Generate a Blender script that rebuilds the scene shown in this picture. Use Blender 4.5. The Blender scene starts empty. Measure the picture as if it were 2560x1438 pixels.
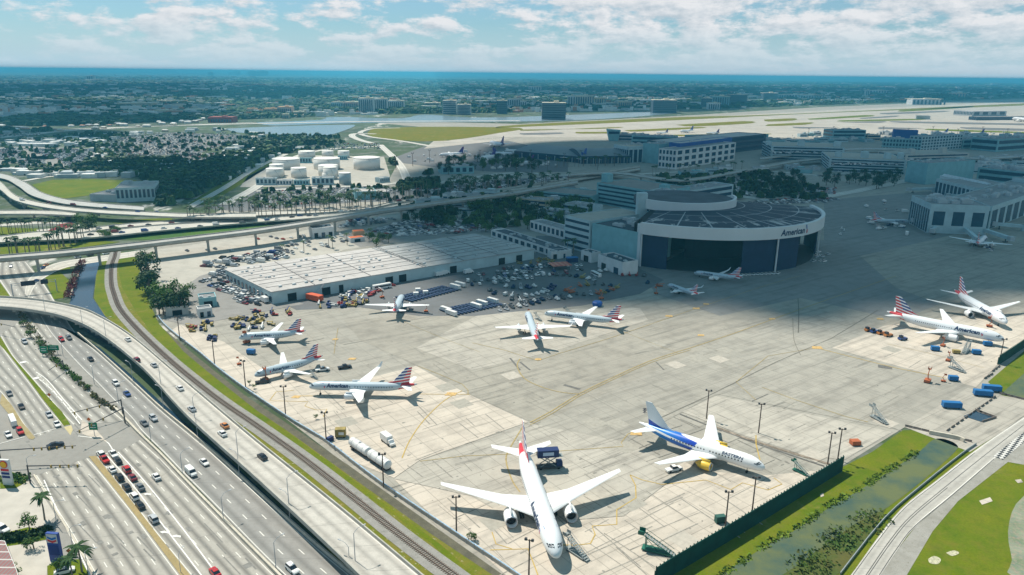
EXPO = .30
HAZE_D = 1.0e-4
HAZE_COL = (.14, .68, .98, 1)
import bpy, bmesh, math, random
from mathutils import Vector, Matrix, noise
random.seed(7)
sc = bpy.context.scene
C = sc.collection
PI = math.pi
rad = math.radians
# ------------------------------------------------------------------ camera model
F = 1849.0; H = 135.0; PT = rad(16.14); RL = rad(.627)
FW = Vector((0, math.cos(PT), -math.sin(PT))); R0 = Vector((1, 0, 0)); U0 = Vector((0, math.sin(PT), math.cos(PT)))
RV = math.cos(RL)*R0 + math.sin(RL)*U0
UV_ = -math.sin(RL)*R0 + math.cos(RL)*U0
def G(x, y, z=0.0):
    """ground (or height z) point seen at photo position x,y"""
    d = FW + RV*((x-1280)/F) - UV_*((y-719)/F)
    t = (z-H)/d.z
    return Vector((d.x*t, d.y*t, z))
def PX(p):
    q = Vector(p)-Vector((0, 0, H)); k = q.dot(FW)
    return (1280+F*q.dot(RV)/k, 719-F*q.dot(UV_)/k)
def HT(base, ytop):
    """height of a vertical at ground point base whose top shows at ytop"""
    lo, hi = 0., 130.
    for _ in range(40):
        m = (lo+hi)/2
        if PX((base[0], base[1], m))[1] > ytop: lo = m
        else: hi = m
    return lo
cam = bpy.data.cameras.new('camera'); co = bpy.data.objects.new('camera', cam); C.objects.link(co)
cam.sensor_width = 36; cam.lens = F/2560*36; cam.clip_start = 1; cam.clip_end = 150000
M = Matrix((RV, UV_, -FW)).transposed().to_4x4(); M.translation = Vector((0, 0, H)); co.matrix_world = M
sc.camera = co
# ------------------------------------------------------------------ node helper
class NT:
    def __init__(s, t): s.t = t; s.n = t.nodes; s.l = t.links
    def new(s, ty, **kw):
        n = s.n.new(ty)
        for k, v in kw.items(): setattr(n, k, v)
        return n
    def put(s, sock, v):
        if isinstance(v, (int, float)): sock.default_value = v
        elif isinstance(v, (tuple, list)):
            if len(v) == 3 and sock.type == 'RGBA': v = (*v, 1)
            sock.default_value = v
        else: s.l.new(v, sock)
    def m(s, op, a, b=0., c=None, clamp=False):
        n = s.new('ShaderNodeMath', operation=op, use_clamp=clamp)
        s.put(n.inputs[0], a); s.put(n.inputs[1], b)
        if c is not None: s.put(n.inputs[2], c)
        return n.outputs[0]
    def add(s, a, b): return s.m('ADD', a, b)
    def mul(s, a, b): return s.m('MULTIPLY', a, b)
    def lt(s, a, b): return s.m('LESS_THAN', a, b)
    def gt(s, a, b): return s.m('GREATER_THAN', a, b)
    def fr(s, a): return s.m('FRACT', a)
    def mix(s, f, a, b, mode='MIX'):
        n = s.new('ShaderNodeMix', data_type='RGBA', blend_type=mode)
        s.put(n.inputs[0], f); s.put(n.inputs[6], a); s.put(n.inputs[7], b)
        return n.outputs[2]
    def noise(s, vec, scale, detail=3., rough=.55, out=0):
        n = s.new('ShaderNodeTexNoise'); s.put(n.inputs['Vector'], vec)
        n.inputs['Scale'].default_value = scale; n.inputs['Detail'].default_value = detail; n.inputs['Roughness'].default_value = rough
        return n.outputs[out]
    def ramp(s, f, a, b):
        n = s.new('ShaderNodeMapRange'); s.put(n.inputs[0], f); n.inputs[1].default_value = a; n.inputs[2].default_value = b
        return n.outputs[0]
    def coord(s, which='Object'): return s.new('ShaderNodeTexCoord').outputs[which]
    def xyz(s, v):
        n = s.new('ShaderNodeSeparateXYZ'); s.put(n.inputs[0], v); return n.outputs
    def map(s, v, rot=0, scale=(1, 1, 1), loc=(0, 0, 0)):
        n = s.new('ShaderNodeMapping'); s.put(n.inputs[0], v); n.inputs['Rotation'].default_value = (0, 0, rot)
        n.inputs['Scale'].default_value = scale; n.inputs['Location'].default_value = loc
        return n.outputs[0]
def newmat(name):
    m = bpy.data.materials.new(name); m.use_nodes = True
    b = m.node_tree.nodes['Principled BSDF']
    return m, NT(m.node_tree), b
MC = {}
def mat(name, col, rough=.7, var=.12, scale=.4, metal=0., spec=.3):
    if name in MC: return MC[name]
    m, n, b = newmat(name)
    v = n.noise(n.coord(), scale, 4)
    c = n.mix(n.ramp(v, .3, .7), tuple(x*(1-var) for x in col), tuple(min(1, x*(1+var)) for x in col))
    n.put(b.inputs['Base Color'], c); b.inputs['Roughness'].default_value = rough; b.inputs['Metallic'].default_value = metal
    b.inputs['Specular IOR Level'].default_value = spec
    MC[name] = m
    return m
# ------------------------------------------------------------------ mesh helper
class MB:
    def __init__(s): s.v = []; s.f = []; s.m = []; s.uv = []
    def add(s, vs, fs, mi=0, uvs=None):
        n = len(s.v); s.v += [tuple(v) for v in vs]
        for k, f in enumerate(fs):
            s.f.append(tuple(i+n for i in f)); s.m.append(mi)
            s.uv.append(uvs[k] if uvs else None)
        return s
    def box(s, c, d, rot=0., mi=0, top=None):
        cx, cy, cz = c; a, b, h = d[0]/2, d[1]/2, d[2]; cs, sn = math.cos(rot), math.sin(rot)
        t = top if top is not None else 1
        P = []
        for z, k in ((0, 1), (h, t)):
            for x, y in ((-a, -b), (a, -b), (a, b), (-a, b)):
                P.append((cx+(x*cs-y*sn)*k, cy+(x*sn+y*cs)*k, cz+z))
        return s.add(P, [(3, 2, 1, 0), (4, 5, 6, 7), (0, 1, 5, 4), (1, 2, 6, 5), (2, 3, 7, 6), (3, 0, 4, 7)], mi)
    def prism(s, poly, z0, z1, mi=0, mt=None):
        n = len(poly)
        A = sum(poly[i][0]*poly[(i+1) % n][1]-poly[(i+1) % n][0]*poly[i][1] for i in range(n))
        if A < 0: poly = list(reversed(poly))
        s.add([(p[0], p[1], z0) for p in poly]+[(p[0], p[1], z1) for p in poly],
              [(i, (i+1) % n, (i+1) % n+n, i+n) for i in range(n)]+[tuple(range(n-1, -1, -1))], mi)
        s.add([(p[0], p[1], z1) for p in poly], [tuple(range(n))], mi if mt is None else mt)
        return s
    def cyl(s, p, r, h, n=12, r2=None, mi=0):
        r2 = r if r2 is None else r2
        vs = [(p[0]+q*math.cos(2*PI*i/n), p[1]+q*math.sin(2*PI*i/n), p[2]+z) for z, q in ((0, r), (h, r2)) for i in range(n)]
        return s.add(vs, [(i, (i+1) % n, (i+1) % n+n, i+n) for i in range(n)]+[tuple(range(n-1, -1, -1)), tuple(range(n, 2*n))], mi)
    def tube(s, pts, r, n=6, mi=0, r2=None):
        pts = [Vector(p) for p in pts]; rings = []
        for i, p in enumerate(pts):
            d = (pts[min(i+1, len(pts)-1)]-pts[max(i-1, 0)]).normalized()
            a = d.cross(Vector((0, 0, 1)) if abs(d.z) < .9 else Vector((1, 0, 0))).normalized(); b = d.cross(a)
            q = r if r2 is None else r+(r2-r)*i/(len(pts)-1)
            rings.append([p+a*q*math.cos(2*PI*k/n)+b*q*math.sin(2*PI*k/n) for k in range(n)])
        vs = [v for R in rings for v in R]; fs = []
        for i in range(len(rings)-1):
            for k in range(n):
                k2 = (k+1) % n; fs.append((i*n+k, i*n+k2, (i+1)*n+k2, (i+1)*n+k))
        fs += [tuple(range(n-1, -1, -1)), tuple((len(rings)-1)*n+k for k in range(n))]
        return s.add(vs, fs, mi)
    def lathe(s, prof, n=16, axis='z', at=(0, 0, 0), mi=0):
        vs = []; L = len(prof)
        for r, h in prof:
            for k in range(n):
                a = 2*PI*k/n; x, y = r*math.cos(a), r*math.sin(a)
                vs.append((at[0]+h, at[1]+x, at[2]+y) if axis == 'x' else (at[0]+x, at[1]+y, at[2]+h))
        fs = [(i*n+k, i*n+(k+1) % n, (i+1)*n+(k+1) % n, (i+1)*n+k) for i in range(L-1) for k in range(n)]
        return s.add(vs, fs, mi)
    def build(s, name, mats, parent=None, smooth=False, recalc=False):
        me = bpy.data.meshes.new(name); me.from_pydata(s.v, [], s.f)
        if not isinstance(mats, (list, tuple)): mats = [mats]
        for m in mats: me.materials.append(m)
        if any(s.m): me.polygons.foreach_set('material_index', s.m)
        if any(u is not None for u in s.uv):
            ul = me.uv_layers.new(name='UVMap'); data = []
            for f, u in zip(s.f, s.uv): data += [c for w in (u or [(0, 0)]*len(f)) for c in w]
            ul.data.foreach_set('uv', data)
        if smooth: me.polygons.foreach_set('use_smooth', [True]*len(s.f))
        if recalc:
            bm = bmesh.new(); bm.from_mesh(me); bmesh.ops.recalc_face_normals(bm, faces=bm.faces); bm.to_mesh(me); bm.free()
        me.update()
        o = bpy.data.objects.new(name, me); C.objects.link(o)
        if parent is not None: o.parent = parent
        return o
def tag(o, label=None, cat=None, group=None, kind=None):
    if label: o['label'] = label
    if cat: o['category'] = cat
    if group: o['group'] = group
    if kind: o['kind'] = kind
    return o
def empty(name, loc=(0, 0, 0), rz=0., label=None, cat=None, group=None, s=1.):
    o = bpy.data.objects.new(name, None); C.objects.link(o); o.location = loc; o.rotation_euler = (0, 0, rz); o.scale = (s, s, s)
    o.empty_display_size = .2
    return tag(o, label, cat, group)
KIDS = {}
def copy_tree(o, parent=None, kids=True):
    c = o.copy(); C.objects.link(c)
    if parent is not None: c.parent = parent
    if kids:
        if o not in KIDS: KIDS[o] = list(o.children)
        for ch in KIDS[o]: copy_tree(ch, c)
    return c
PROTO_USED = set()
def place(proto, loc, rz=0., label=None, group=None, s=1., cat=None):
    """first use moves the prototype itself, later uses copy it"""
    if proto.name not in PROTO_USED:
        PROTO_USED.add(proto.name); KIDS[proto] = list(proto.children); o = proto
    else: o = copy_tree(proto)
    o.location = loc; o.rotation_euler = (0, 0, rz); o.scale = (s, s, s)
    tag(o, label, cat, group)
    return o
def inpoly(x, y, P):
    r = False; n = len(P); j = n-1
    for i in range(n):
        if (P[i][1] > y) != (P[j][1] > y) and x < (P[j][0]-P[i][0])*(y-P[i][1])/(P[j][1]-P[i][1])+P[i][0]: r = not r
        j = i
    return r
def cr(P, k=6):
    """Catmull-Rom through vectors"""
    out = []
    n = len(P)
    for i in range(n-1):
        p0, p1, p2, p3 = P[max(i-1, 0)], P[i], P[i+1], P[min(i+2, n-1)]
        for j in range(k):
            t = j/k
            out.append(.5*((2*p1)+(p2-p0)*t+(2*p0-5*p1+4*p2-p3)*t*t+(3*p1-p0-3*p2+p3)*t**3))
    out.append(P[-1].copy()); return out
def resample(P, n):
    L = [0]
    for a, b in zip(P, P[1:]): L.append(L[-1]+(b-a).length)
    out = []; j = 0
    for i in range(n):
        d = L[-1]*i/(n-1)
        while j < len(P)-2 and L[j+1] < d: j += 1
        t = (d-L[j])/max(1e-6, L[j+1]-L[j]); out.append(P[j].lerp(P[j+1], min(1, max(0, t))))
    return out
def polyline(px, z, k=5):
    zz = z if isinstance(z, (list, tuple)) else [z]*len(px)
    return cr([G(p[0], p[1], q) for p, q in zip(px, zz)], k)
def offset(P, d):
    out = []
    for i, p in enumerate(P):
        t = (P[min(i+1, len(P)-1)]-P[max(i-1, 0)]); t.z = 0; t.normalize()
        out.append(p+Vector((-t.y, t.x, 0))*d)
    return out
# ------------------------------------------------------------------ ground sheets
def flat(name, px, z, m, world=False, smooth=0, kind='structure'):
    P = [Vector((p[0], p[1], z)) if world else G(p[0], p[1], z) for p in px]
    if smooth: P = cr(P+[P[0]], smooth)[:-1]
    mb = MB(); n = len(P)
    A = sum(P[i].x*P[(i+1) % n].y-P[(i+1) % n].x*P[i].y for i in range(n))
    if A < 0: P.reverse()
    mb.add(P, [tuple(range(n))])
    o = mb.build(name, m)
    bm = bmesh.new(); bm.from_mesh(o.data); bmesh.ops.triangulate(bm, faces=bm.faces); bm.to_mesh(o.data); bm.free()
    if kind: o['kind'] = kind
    return o
def strip(mb, L, R, lanes=1, mi=0):
    n = max(len(L), len(R), 2)
    d = 0; vs = []; dist = []
    for i in range(n):
        if i: d += ((L[i]+R[i])/2-(L[i-1]+R[i-1])/2).length
        dist.append(d); vs += [L[i], R[i]]
    fs = []; uv = []
    for i in range(n-1):
        fs.append((2*i, 2*i+1, 2*i+3, 2*i+2)); uv.append([(0, dist[i]), (lanes, dist[i]), (lanes, dist[i+1]), (0, dist[i+1])])
    mb.add(vs, fs, mi, uv); return d
def wallstrip(mb, P, h, th=.3, mi=0, z0=0.):
    A = offset(P, th/2); B = offset(P, -th/2); n = len(P); vs = []
    for a, b in zip(A, B):
        vs += [a+Vector((0, 0, z0)), b+Vector((0, 0, z0)), b+Vector((0, 0, h)), a+Vector((0, 0, h))]
    fs = []
    for i in range(n-1):
        o = 4*i
        for k in range(4): k2 = (k+1) % 4; fs.append((o+k, o+4+k, o+4+k2, o+k2))
    fs += [(0, 1, 2, 3), (4*n-1, 4*n-2, 4*n-3, 4*n-4)]
    mb.add(vs, fs, mi)
def road_mat(lanes, base=(.42, .41, .38), streak=.16, dash=True, name='road', edge=True, line=(.75, .74, .68)):
    key = (lanes, base, streak, dash, edge)
    if key in MC: return MC[key]
    m, n, b = newmat(name)
    x, y, _ = n.xyz(n.coord('UV')); w = n.coord()
    f = n.fr(x)
    st = n.m('ABSOLUTE', n.add(f, -.5))
    st = n.ramp(st, .32, .02)
    nz = n.noise(n.map(w, rot=.6, scale=(1, 1, 1)), .06, 5); nz2 = n.noise(w, 1.6, 3)
    sfac = n.mul(n.mul(st, streak), n.add(.5, nz))
    c = n.mix(n.ramp(nz, .3, .7), tuple(v*.9 for v in base), tuple(v*1.08 for v in base))
    c = n.mix(sfac, c, (.05, .05, .048))
    c = n.mix(n.mul(n.ramp(n.noise(n.map(w, scale=(1, 1, 1)), .35, 6, .7), .45, .8), .35), c, (.13, .12, .105))
    jt = n.lt(n.fr(n.mul(y, 1/14.)), .018)
    c = n.mix(n.mul(jt, .35), c, (.1, .1, .1))
    c = n.mix(n.mul(n.ramp(nz2, .45, .75), .12), c, (.12, .12, .11))
    if dash:
        e = n.m('MINIMUM', f, n.m('SUBTRACT', 1., f))
        inner = n.mul(n.gt(x, .4), n.lt(x, lanes-.4))
        ln = n.mul(n.mul(n.lt(e, .034), n.lt(n.fr(n.mul(y, 1/12.)), .27)), inner)
        c = n.mix(n.mul(ln, .75), c, line)
    if edge:
        ee = n.add(n.lt(n.m('ABSOLUTE', n.add(x, -.12)), .03), n.lt(n.m('ABSOLUTE', n.add(x, -(lanes-.12))), .03))
        c = n.mix(n.mul(ee, .75), c, line)
    n.put(b.inputs['Base Color'], c); b.inputs['Roughness'].default_value = .85; b.inputs['Specular IOR Level'].default_value = .2
    MC[key] = m
    return m
def road(name, Lpx, Rpx, z, m, lanes, k=5):
    L = polyline(Lpx, z, k); R = polyline(Rpx, z, k); n = max(len(L), len(R))
    L = resample(L, n); R = resample(R, n)
    mb = MB(); strip(mb, R, L, lanes)
    o = mb.build(name, m); o['kind'] = 'structure'; return o, L, R
def viaduct(label, Lpx, Rpx, z, m, lanes, conc, thick=1.6, para=1., piers=(), k=6, name='viaduct', cat='overpass', rails=False):
    """L = side away, R = near side; parts: deck, parapets, piers"""
    L = polyline(Lpx, z, k); R = polyline(Rpx, z, k); n = max(len(L), len(R))
    L = resample(L, n); R = resample(R, n)
    root = empty(name, ((L[0]+R[0])/2*1.), 0, label, cat); o = root.location.copy(); o.z = 0; root.location = o
    sh = lambda P: [p-o for p in P]
    L, R = sh(L), sh(R)
    mb = MB(); strip(mb, R, L, lanes); mb.build('road_surface', m, root)
    mb = MB(); dz = Vector((0, 0, -.03)); dt = Vector((0, 0, -thick))
    vs = []; fs = []
    for a, b in zip(L, R):
        i = (b-a)*.18
        vs += [a+dz, b+dz, b+dt*.45, b-i+dt, a+i+dt, a+dt*.45]
    for j in range(n-1):
        for q in range(6): q2 = (q+1) % 6; fs.append((6*j+q, 6*j+q2, 6*j+6+q2, 6*j+6+q))
    mb.add(vs, fs); mb.build('deck', conc, root, recalc=True)
    for P, s in ((L, 1), (R, -1)):
        mb = MB(); wallstrip(mb, P, para, .4); mb.build('parapet', conc, root, recalc=True)
    for t in piers:
        i = min(n-2, int(t*(n-1))); c = (L[i]+R[i])/2; w = (L[i]-R[i]); h = c.z-thick
        if h < .8: continue
        an = math.atan2(w.y, w.x); wl = w.length
        mb = MB(); mb.box((c.x, c.y, 0), (max(1.6, wl*.22), 1.7, h-1.4), an); mb.box((c.x, c.y, h-1.4), (wl*.7, 1.9, 1.45), an)
        mb.build('pier', conc, root)
    return root, [p+o for p in L], [p+o for p in R]
# ------------------------------------------------------------------ light, sky
SUN_EL = rad(58); SUN_AZ = Vector((-.73, .68, 0)).normalized()
SD = Vector((SUN_AZ.x*math.cos(SUN_EL), SUN_AZ.y*math.cos(SUN_EL), math.sin(SUN_EL)))
sun = bpy.data.lights.new('sun', 'SUN'); sun.energy = 5.0; sun.angle = rad(.5); sun.color = (1, .93, .81)
so = bpy.data.objects.new('sun', sun); C.objects.link(so); so.rotation_euler = SD.to_track_quat('Z', 'Y').to_euler(); so.location = (0, 0, 400)
w = bpy.data.worlds.new('World'); sc.world = w; w.use_nodes = True
n = NT(w.node_tree); bg = w.node_tree.nodes['Background']
sky = n.new('ShaderNodeTexSky', sky_type='NISHITA'); sky.sun_disc = False; sky.sun_elevation = SUN_EL
sky.sun_rotation = math.atan2(SUN_AZ.x, SUN_AZ.y); sky.altitude = 100; sky.air_density = 1.0; sky.dust_density = .6; sky.ozone_density = 2.
skyc = n.mix(1., sky.outputs[0], (.10, .10, .10), 'MULTIPLY')
skyc = n.mix(1., skyc, (.58, .95, 1.15), 'MULTIPLY')
skyc = n.mix(.25, skyc, (.6, .8, .92))
d = n.coord('Generated'); x, y, z = n.xyz(d)
zz = n.m('MAXIMUM', z, .0); az = n.m('ARCTAN2', x, y)
cv = n.new('ShaderNodeCombineXYZ'); n.put(cv.inputs[0], n.mul(az, 13.)); n.put(cv.inputs[1], n.mul(n.m('POWER', n.add(zz, .004), .75), 22.)); cv.inputs[2].default_value = 3.7
n1 = n.noise(cv.outputs[0], 1.05, 9, .62); n2 = n.noise(n.map(cv.outputs[0], loc=(5, 3, 1)), .3, 3)
cl = n.add(n.mul(n1, .85), n.mul(n2, .25))
side = n.ramp(x, -.55, .25)                      # clearer to the left
thr = n.m('SUBTRACT', .575, n.mul(side, .09))
cf = n.new('ShaderNodeMapRange', interpolation_type='SMOOTHSTEP'); n.put(cf.inputs[0], n.m('SUBTRACT', cl, thr)); cf.inputs[1].default_value = -.05; cf.inputs[2].default_value = .07
n3 = n.noise(n.map(cv.outputs[0], loc=(.08, .16, 0)), 1.05, 9, .62)
shade = n.ramp(n.m('SUBTRACT', n1, n3), -.12, .08)
cc = n.mix(shade, (.60, .70, .78), (.95, .97, 1.))
hz = n.ramp(zz, .06, .0)
cc = n.mix(n.mul(hz, .75), cc, (.66, .82, .93))
base = n.mix(n.mul(hz, .92), skyc, (.62, .81, .95))
base = n.mix(n.mul(cf.outputs[0], n.m('SUBTRACT', 1., n.mul(hz, .65))), base, cc)
base = n.mix(n.ramp(zz, .14, .5), base, n.mix(1., base, (.32, .58, .68), 'MULTIPLY'))
n.put(bg.inputs[0], base); bg.inputs[1].default_value = .69
vs = sc.view_settings; vs.view_transform = 'Standard'; vs.look = 'None'; vs.exposure = EXPO; vs.gamma = 1
# ------------------------------------------------------------------ clouds that shade the ground
cm, cn, cb = newmat('cloud_white'); cb.inputs['Base Color'].default_value = (.9, .9, .9, 1); cb.inputs['Roughness'].default_value = 1
tr = cn.new('ShaderNodeBsdfTranslucent'); tr.inputs[0].default_value = (.6, .85, .95, 1); mx = cn.new('ShaderNodeMixShader'); mx.inputs[0].default_value = .15
cn.l.new(cb.outputs[0], mx.inputs[1]); cn.l.new(tr.outputs[0], mx.inputs[2]); cn.l.new(mx.outputs[0], cn.t.nodes['Material Output'].inputs[0])
CZ = 4600.
def cloud(px, label, jit=22, world=None):
    P = [G(a, b) for a, b in px] if world is None else [Vector((a, b, 0)) for a, b in world]
    P = cr(P+[P[0]], 8)[:-1]
    off = SD*(CZ/SD.z); sz = max((p-P[0]).length for p in P)
    Q = []
    for p in P:
        a = noise.noise_vector(p*.006)*jit*1.6+noise.noise_vector(p*.02)*jit*.7
        Q.append(Vector((p.x+a.x, p.y+a.y, 0)))
    c = sum(Q, Vector())/len(Q); th = min(110, sz*.1)
    mb = MB(); rings = [(1.0, 0), (.985, .35), (.93, .7), (.8, .92), (.55, 1.0), (.25, 1.05)]
    vs = []; nn = len(Q)
    rings = [(.5, -.12), (.85, -.1), (.97, -.06)] + rings
    for k, h in rings:
        for q in Q:
            p = c+(q-c)*k; hh = h*th*(1+.5*noise.noise(p*.004)) if h > 0 else h*th
            vs.append((p.x+off.x, p.y+off.y, CZ+hh))
    fs = [(i*nn+k, i*nn+(k+1) % nn, (i+1)*nn+(k+1) % nn, (i+1)*nn+k) for i in range(len(rings)-1) for k in range(nn)]
    fs += [tuple(range(nn-1, -1, -1)), tuple((len(rings)-1)*nn+k for k in range(nn))]
    mb.add(vs, fs); o = mb.build('cloud', cm, smooth=True); o['kind'] = 'structure'; return o
cloud([(905, 590), (1000, 640), (1090, 700), (1330, 745), (1560, 728), (1680, 728), (1800, 780), (1950, 788), (2080, 765), (2240, 775), (2420, 745), (2560, 725), (2900, 700), (3100, 520), (2900, 345), (2560, 338), (2300, 338), (2100, 346), (1900, 346), (1600, 348), (1290, 362), (1150, 400), (1010, 425), (985, 470), (1010, 500), (930, 530), (840, 560)], 'main')
cloud([(180, 425), (420, 405), (620, 400), (700, 392), (620, 450), (560, 508), (400, 512), (240, 500), (340, 470), (300, 440)], 'left', 14)
cloud([(-300, 322), (60, 322), (300, 326), (260, 350), (60, 352), (-300, 360)], 'left', 14)
for P in ([(-300, 216), (500, 212), (760, 222), (900, 236), (700, 250), (300, 248), (-300, 250)],
          [(1100, 222), (1900, 222), (2700, 226), (2700, 250), (2200, 256), (1500, 246), (1150, 240)],
          [(-300, 262), (200, 258), (520, 270), (500, 300), (200, 312), (-300, 315)],
          [(1180, 262), (1600, 258), (1900, 262), (1750, 278), (1400, 280), (1200, 276)]):
    cloud(P, 'far', 60)
# ------------------------------------------------------------------ haze
hm = bpy.data.materials.new('haze_air'); hm.use_nodes = True; hn = NT(hm.node_tree); hn.n.remove(hn.n['Principled BSDF'])
pv = hn.new('ShaderNodeVolumePrincipled'); pv.inputs['Color'].default_value = HAZE_COL; pv.inputs['Density'].default_value = HAZE_D; pv.inputs['Anisotropy'].default_value = .0
hn.l.new(pv.outputs[0], hn.n['Material Output'].inputs['Volume'])
mb = MB(); mb.box((0, 20000, -4), (90000, 52000, 154)); hzo = mb.build('haze', hm); tag(hzo, kind='stuff')
# ------------------------------------------------------------------ ground materials
def grass_mat(name, a, b_, sc1=.05, sc2=1.2, spots=None):
    m, n, b = newmat(name); w = n.coord()
    c = n.mix(n.ramp(n.noise(w, sc1, 5), .35, .65), a, b_)
    c = n.mix(n.mul(n.ramp(n.noise(w, sc2, 4), .4, .8), .45), c, tuple(v*.45 for v in a))
    if a[1] > a[0]: c = n.mix(n.mul(n.ramp(n.noise(w, sc1*5, 6, .75), .46, .68), .6), c, (a[0]*1.5+.03, a[1]*.85+.02, a[2]+.02)); c = n.mix(n.mul(n.ramp(n.noise(n.map(w, loc=(50, 9, 0)), sc1*3, 6, .75), .5, .7), .5), c, (a[0]*.5, a[1]*.65, a[2]))
    if spots: c = n.mix(n.mul(n.ramp(n.noise(w, spots[1], 5, .7), .60, .68), .8), c, spots[0])
    n.put(b.inputs['Base Color'], c); b.inputs['Roughness'].default_value = .95; b.inputs['Specular IOR Level'].default_value = .1
    return m
GRASS = grass_mat('grass', (.085, .14, .005), (.145, .165, .008), .04, 1.4, ((.22, .19, .06), .035))
GRASS2 = grass_mat('grass_dry', (.13, .15, .008), (.17, .155, .012), .03, .7, ((.3, .27, .16), .06))
VERGE = grass_mat('grass_verge', (.12, .155, .01), (.18, .165, .03), .12, 2.5, ((.4, .38, .3), .5))
SCRUB = grass_mat('scrub', (.05, .09, .02), (.035, .055, .02), .15, 1.)
def conc_mat(name, base, slab=7.5, ang=.62, joint=.5, stain=.3, streak=.3, stain_col=(.10, .095, .085)):
    m, n, b = newmat(name); w = n.coord(); r = n.map(w, rot=-ang); x, y, _ = n.xyz(r)
    big = n.noise(w, .012, 4); mid = n.noise(w, .11, 6, .65); fine = n.noise(w, 1.2, 3)
    c = n.mix(n.ramp(big, .3, .7), tuple(v*.88 for v in base), tuple(v*1.07 for v in base))
    c = n.mix(n.mul(n.ramp(mid, .46, .74), stain), c, stain_col)
    s = n.noise(n.map(r, scale=(.012, .22, 1)), 1., 5, .65)
    c = n.mix(n.mul(n.ramp(s, .50, .70), streak), c, stain_col)
    s = n.noise(n.map(r, rot=.9, scale=(.02, .35, 1)), 1., 4, .6)
    c = n.mix(n.mul(n.ramp(s, .58, .70), streak), c, stain_col)
    c = n.mix(n.mul(n.ramp(fine, .55, .75), .14), c, stain_col)
    cellx = n.new('ShaderNodeTexWhiteNoise', noise_dimensions='2D')
    cv = n.new('ShaderNodeCombineXYZ'); n.put(cv.inputs[0], n.m('FLOOR', n.mul(x, 1/slab))); n.put(cv.inputs[1], n.m('FLOOR', n.mul(y, 1/slab))); n.put(cellx.inputs['Vector'], cv.outputs[0])
    c = n.mix(n.mul(cellx.outputs[0], .10), c, tuple(v*.6 for v in base))
    jx = n.lt(n.fr(n.mul(x, 1/slab)), .035); jy = n.lt(n.fr(n.mul(y, 1/slab)), .035)
    c = n.mix(n.mul(n.m('MAXIMUM', jx, jy), joint), c, (.14, .13, .11))
    sp = n.noise(w, .45, 2)
    c = n.mix(n.mul(n.ramp(sp, .735, .76), .65), c, (.06, .055, .05))
    n.put(b.inputs['Base Color'], c); b.inputs['Roughness'].default_value = .85; b.inputs['Specular IOR Level'].default_value = .2
    return m
APRON = conc_mat('apron_concrete', (.35, .33, .285), joint=.4, stain=.4, streak=.36)
STAND = conc_mat('stand_concrete', (.54, .48, .405), joint=.45, stain=.34, streak=.35)
STAND2 = conc_mat('stand_concrete_grey', (.43, .40, .345), joint=.45, stain=.4, streak=.45)
TAXI = conc_mat('taxiway_asphalt', (.335, .312, .265), joint=.22, stain=.45, streak=.42)
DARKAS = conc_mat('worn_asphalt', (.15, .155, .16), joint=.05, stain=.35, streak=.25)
LOT = conc_mat('lot_asphalt', (.26, .25, .235), slab=5, joint=.05, stain=.4, streak=.2)
LOTW = conc_mat('lot_concrete', (.42, .395, .345), slab=6, joint=.1, stain=.3, streak=.1)
RUNW = conc_mat('runway_concrete', (.47, .435, .38), slab=40, ang=.12, joint=.15, stain=.25, streak=.75)
GRAV = grass_mat('gravel', (.33, .32, .29), (.26, .25, .22), .2, 3., ((.15, .14, .1), .8))
BALL = grass_mat('ballast', (.30, .29, .27), (.24, .235, .215), .3, 2.2, ((.12, .12, .1), 1.2))
def water_mat(name, col, rough=.12, patch=None):
    m, n, b = newmat(name); w = n.coord(); c = tuple(col)
    if patch: c = n.mix(n.ramp(n.noise(w, .05, 6, .65), .42, .62), col, patch)
    n.put(b.inputs['Base Color'], c if not isinstance(c, tuple) else (*c, 1)); b.inputs['Roughness'].default_value = rough
    bp = n.new('ShaderNodeBump'); bp.inputs['Strength'].default_value = .15; bp.inputs['Distance'].default_value = .3
    n.put(bp.inputs['Height'], n.noise(w, .8, 3)); n.l.new(bp.outputs[0], b.inputs['Normal'])
    return m
LAKE = water_mat('lake_water', (.16, .22, .25), .25)
CANAL = water_mat('canal_water', (.015, .04, .07), .08)
ALGAE = water_mat('algae_water', (.10, .12, .045), .9, (.035, .075, .06))
# base ground: one sheet to the horizon, suburb greens
gm, n, b = newmat('terrain'); w_ = n.coord()
c = n.mix(n.ramp(n.noise(w_, .004, 6, .7), .4, .62), (.028, .05, .018), (.05, .085, .025))
c = n.mix(n.ramp(n.noise(w_, .03, 5, .7), .5, .62), c, (.13, .14, .12))
c = n.mix(n.mul(n.ramp(n.noise(n.map(w_, scale=(1, .35, 1)), .012, 5, .75), .60, .64), .85), c, (.5, .48, .44))
n.put(b.inputs['Base Color'], c); b.inputs['Roughness'].default_value = .95
mb = MB(); mb.box((0, 0, -.6), (10, 10, .1))
mb = MB(); mb.add([(-44000, -4000, -.12), (44000, -4000, -.12), (44000, 42000, -.12), (-44000, 42000, -.12)], [(0, 1, 2, 3)])
tag(mb.build('ground', gm), kind='structure')
# airport & city plates
flat('airfield', [(560, 520), (960, 470), (1000, 400), (1280, 340), (870, 300), (1300, 310), (1700, 290), (2050, 268), (2600, 245), (3200, 250), (3600, 430), (3200, 900), (2560, 1100), (2262, 1068), (2105, 1165), (1677, 1440), (1640, 1470), (1270, 1470), (640, 990), (500, 887), (395, 795), (370, 700), (330, 640), (380, 620)], -.06, APRON)
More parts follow.
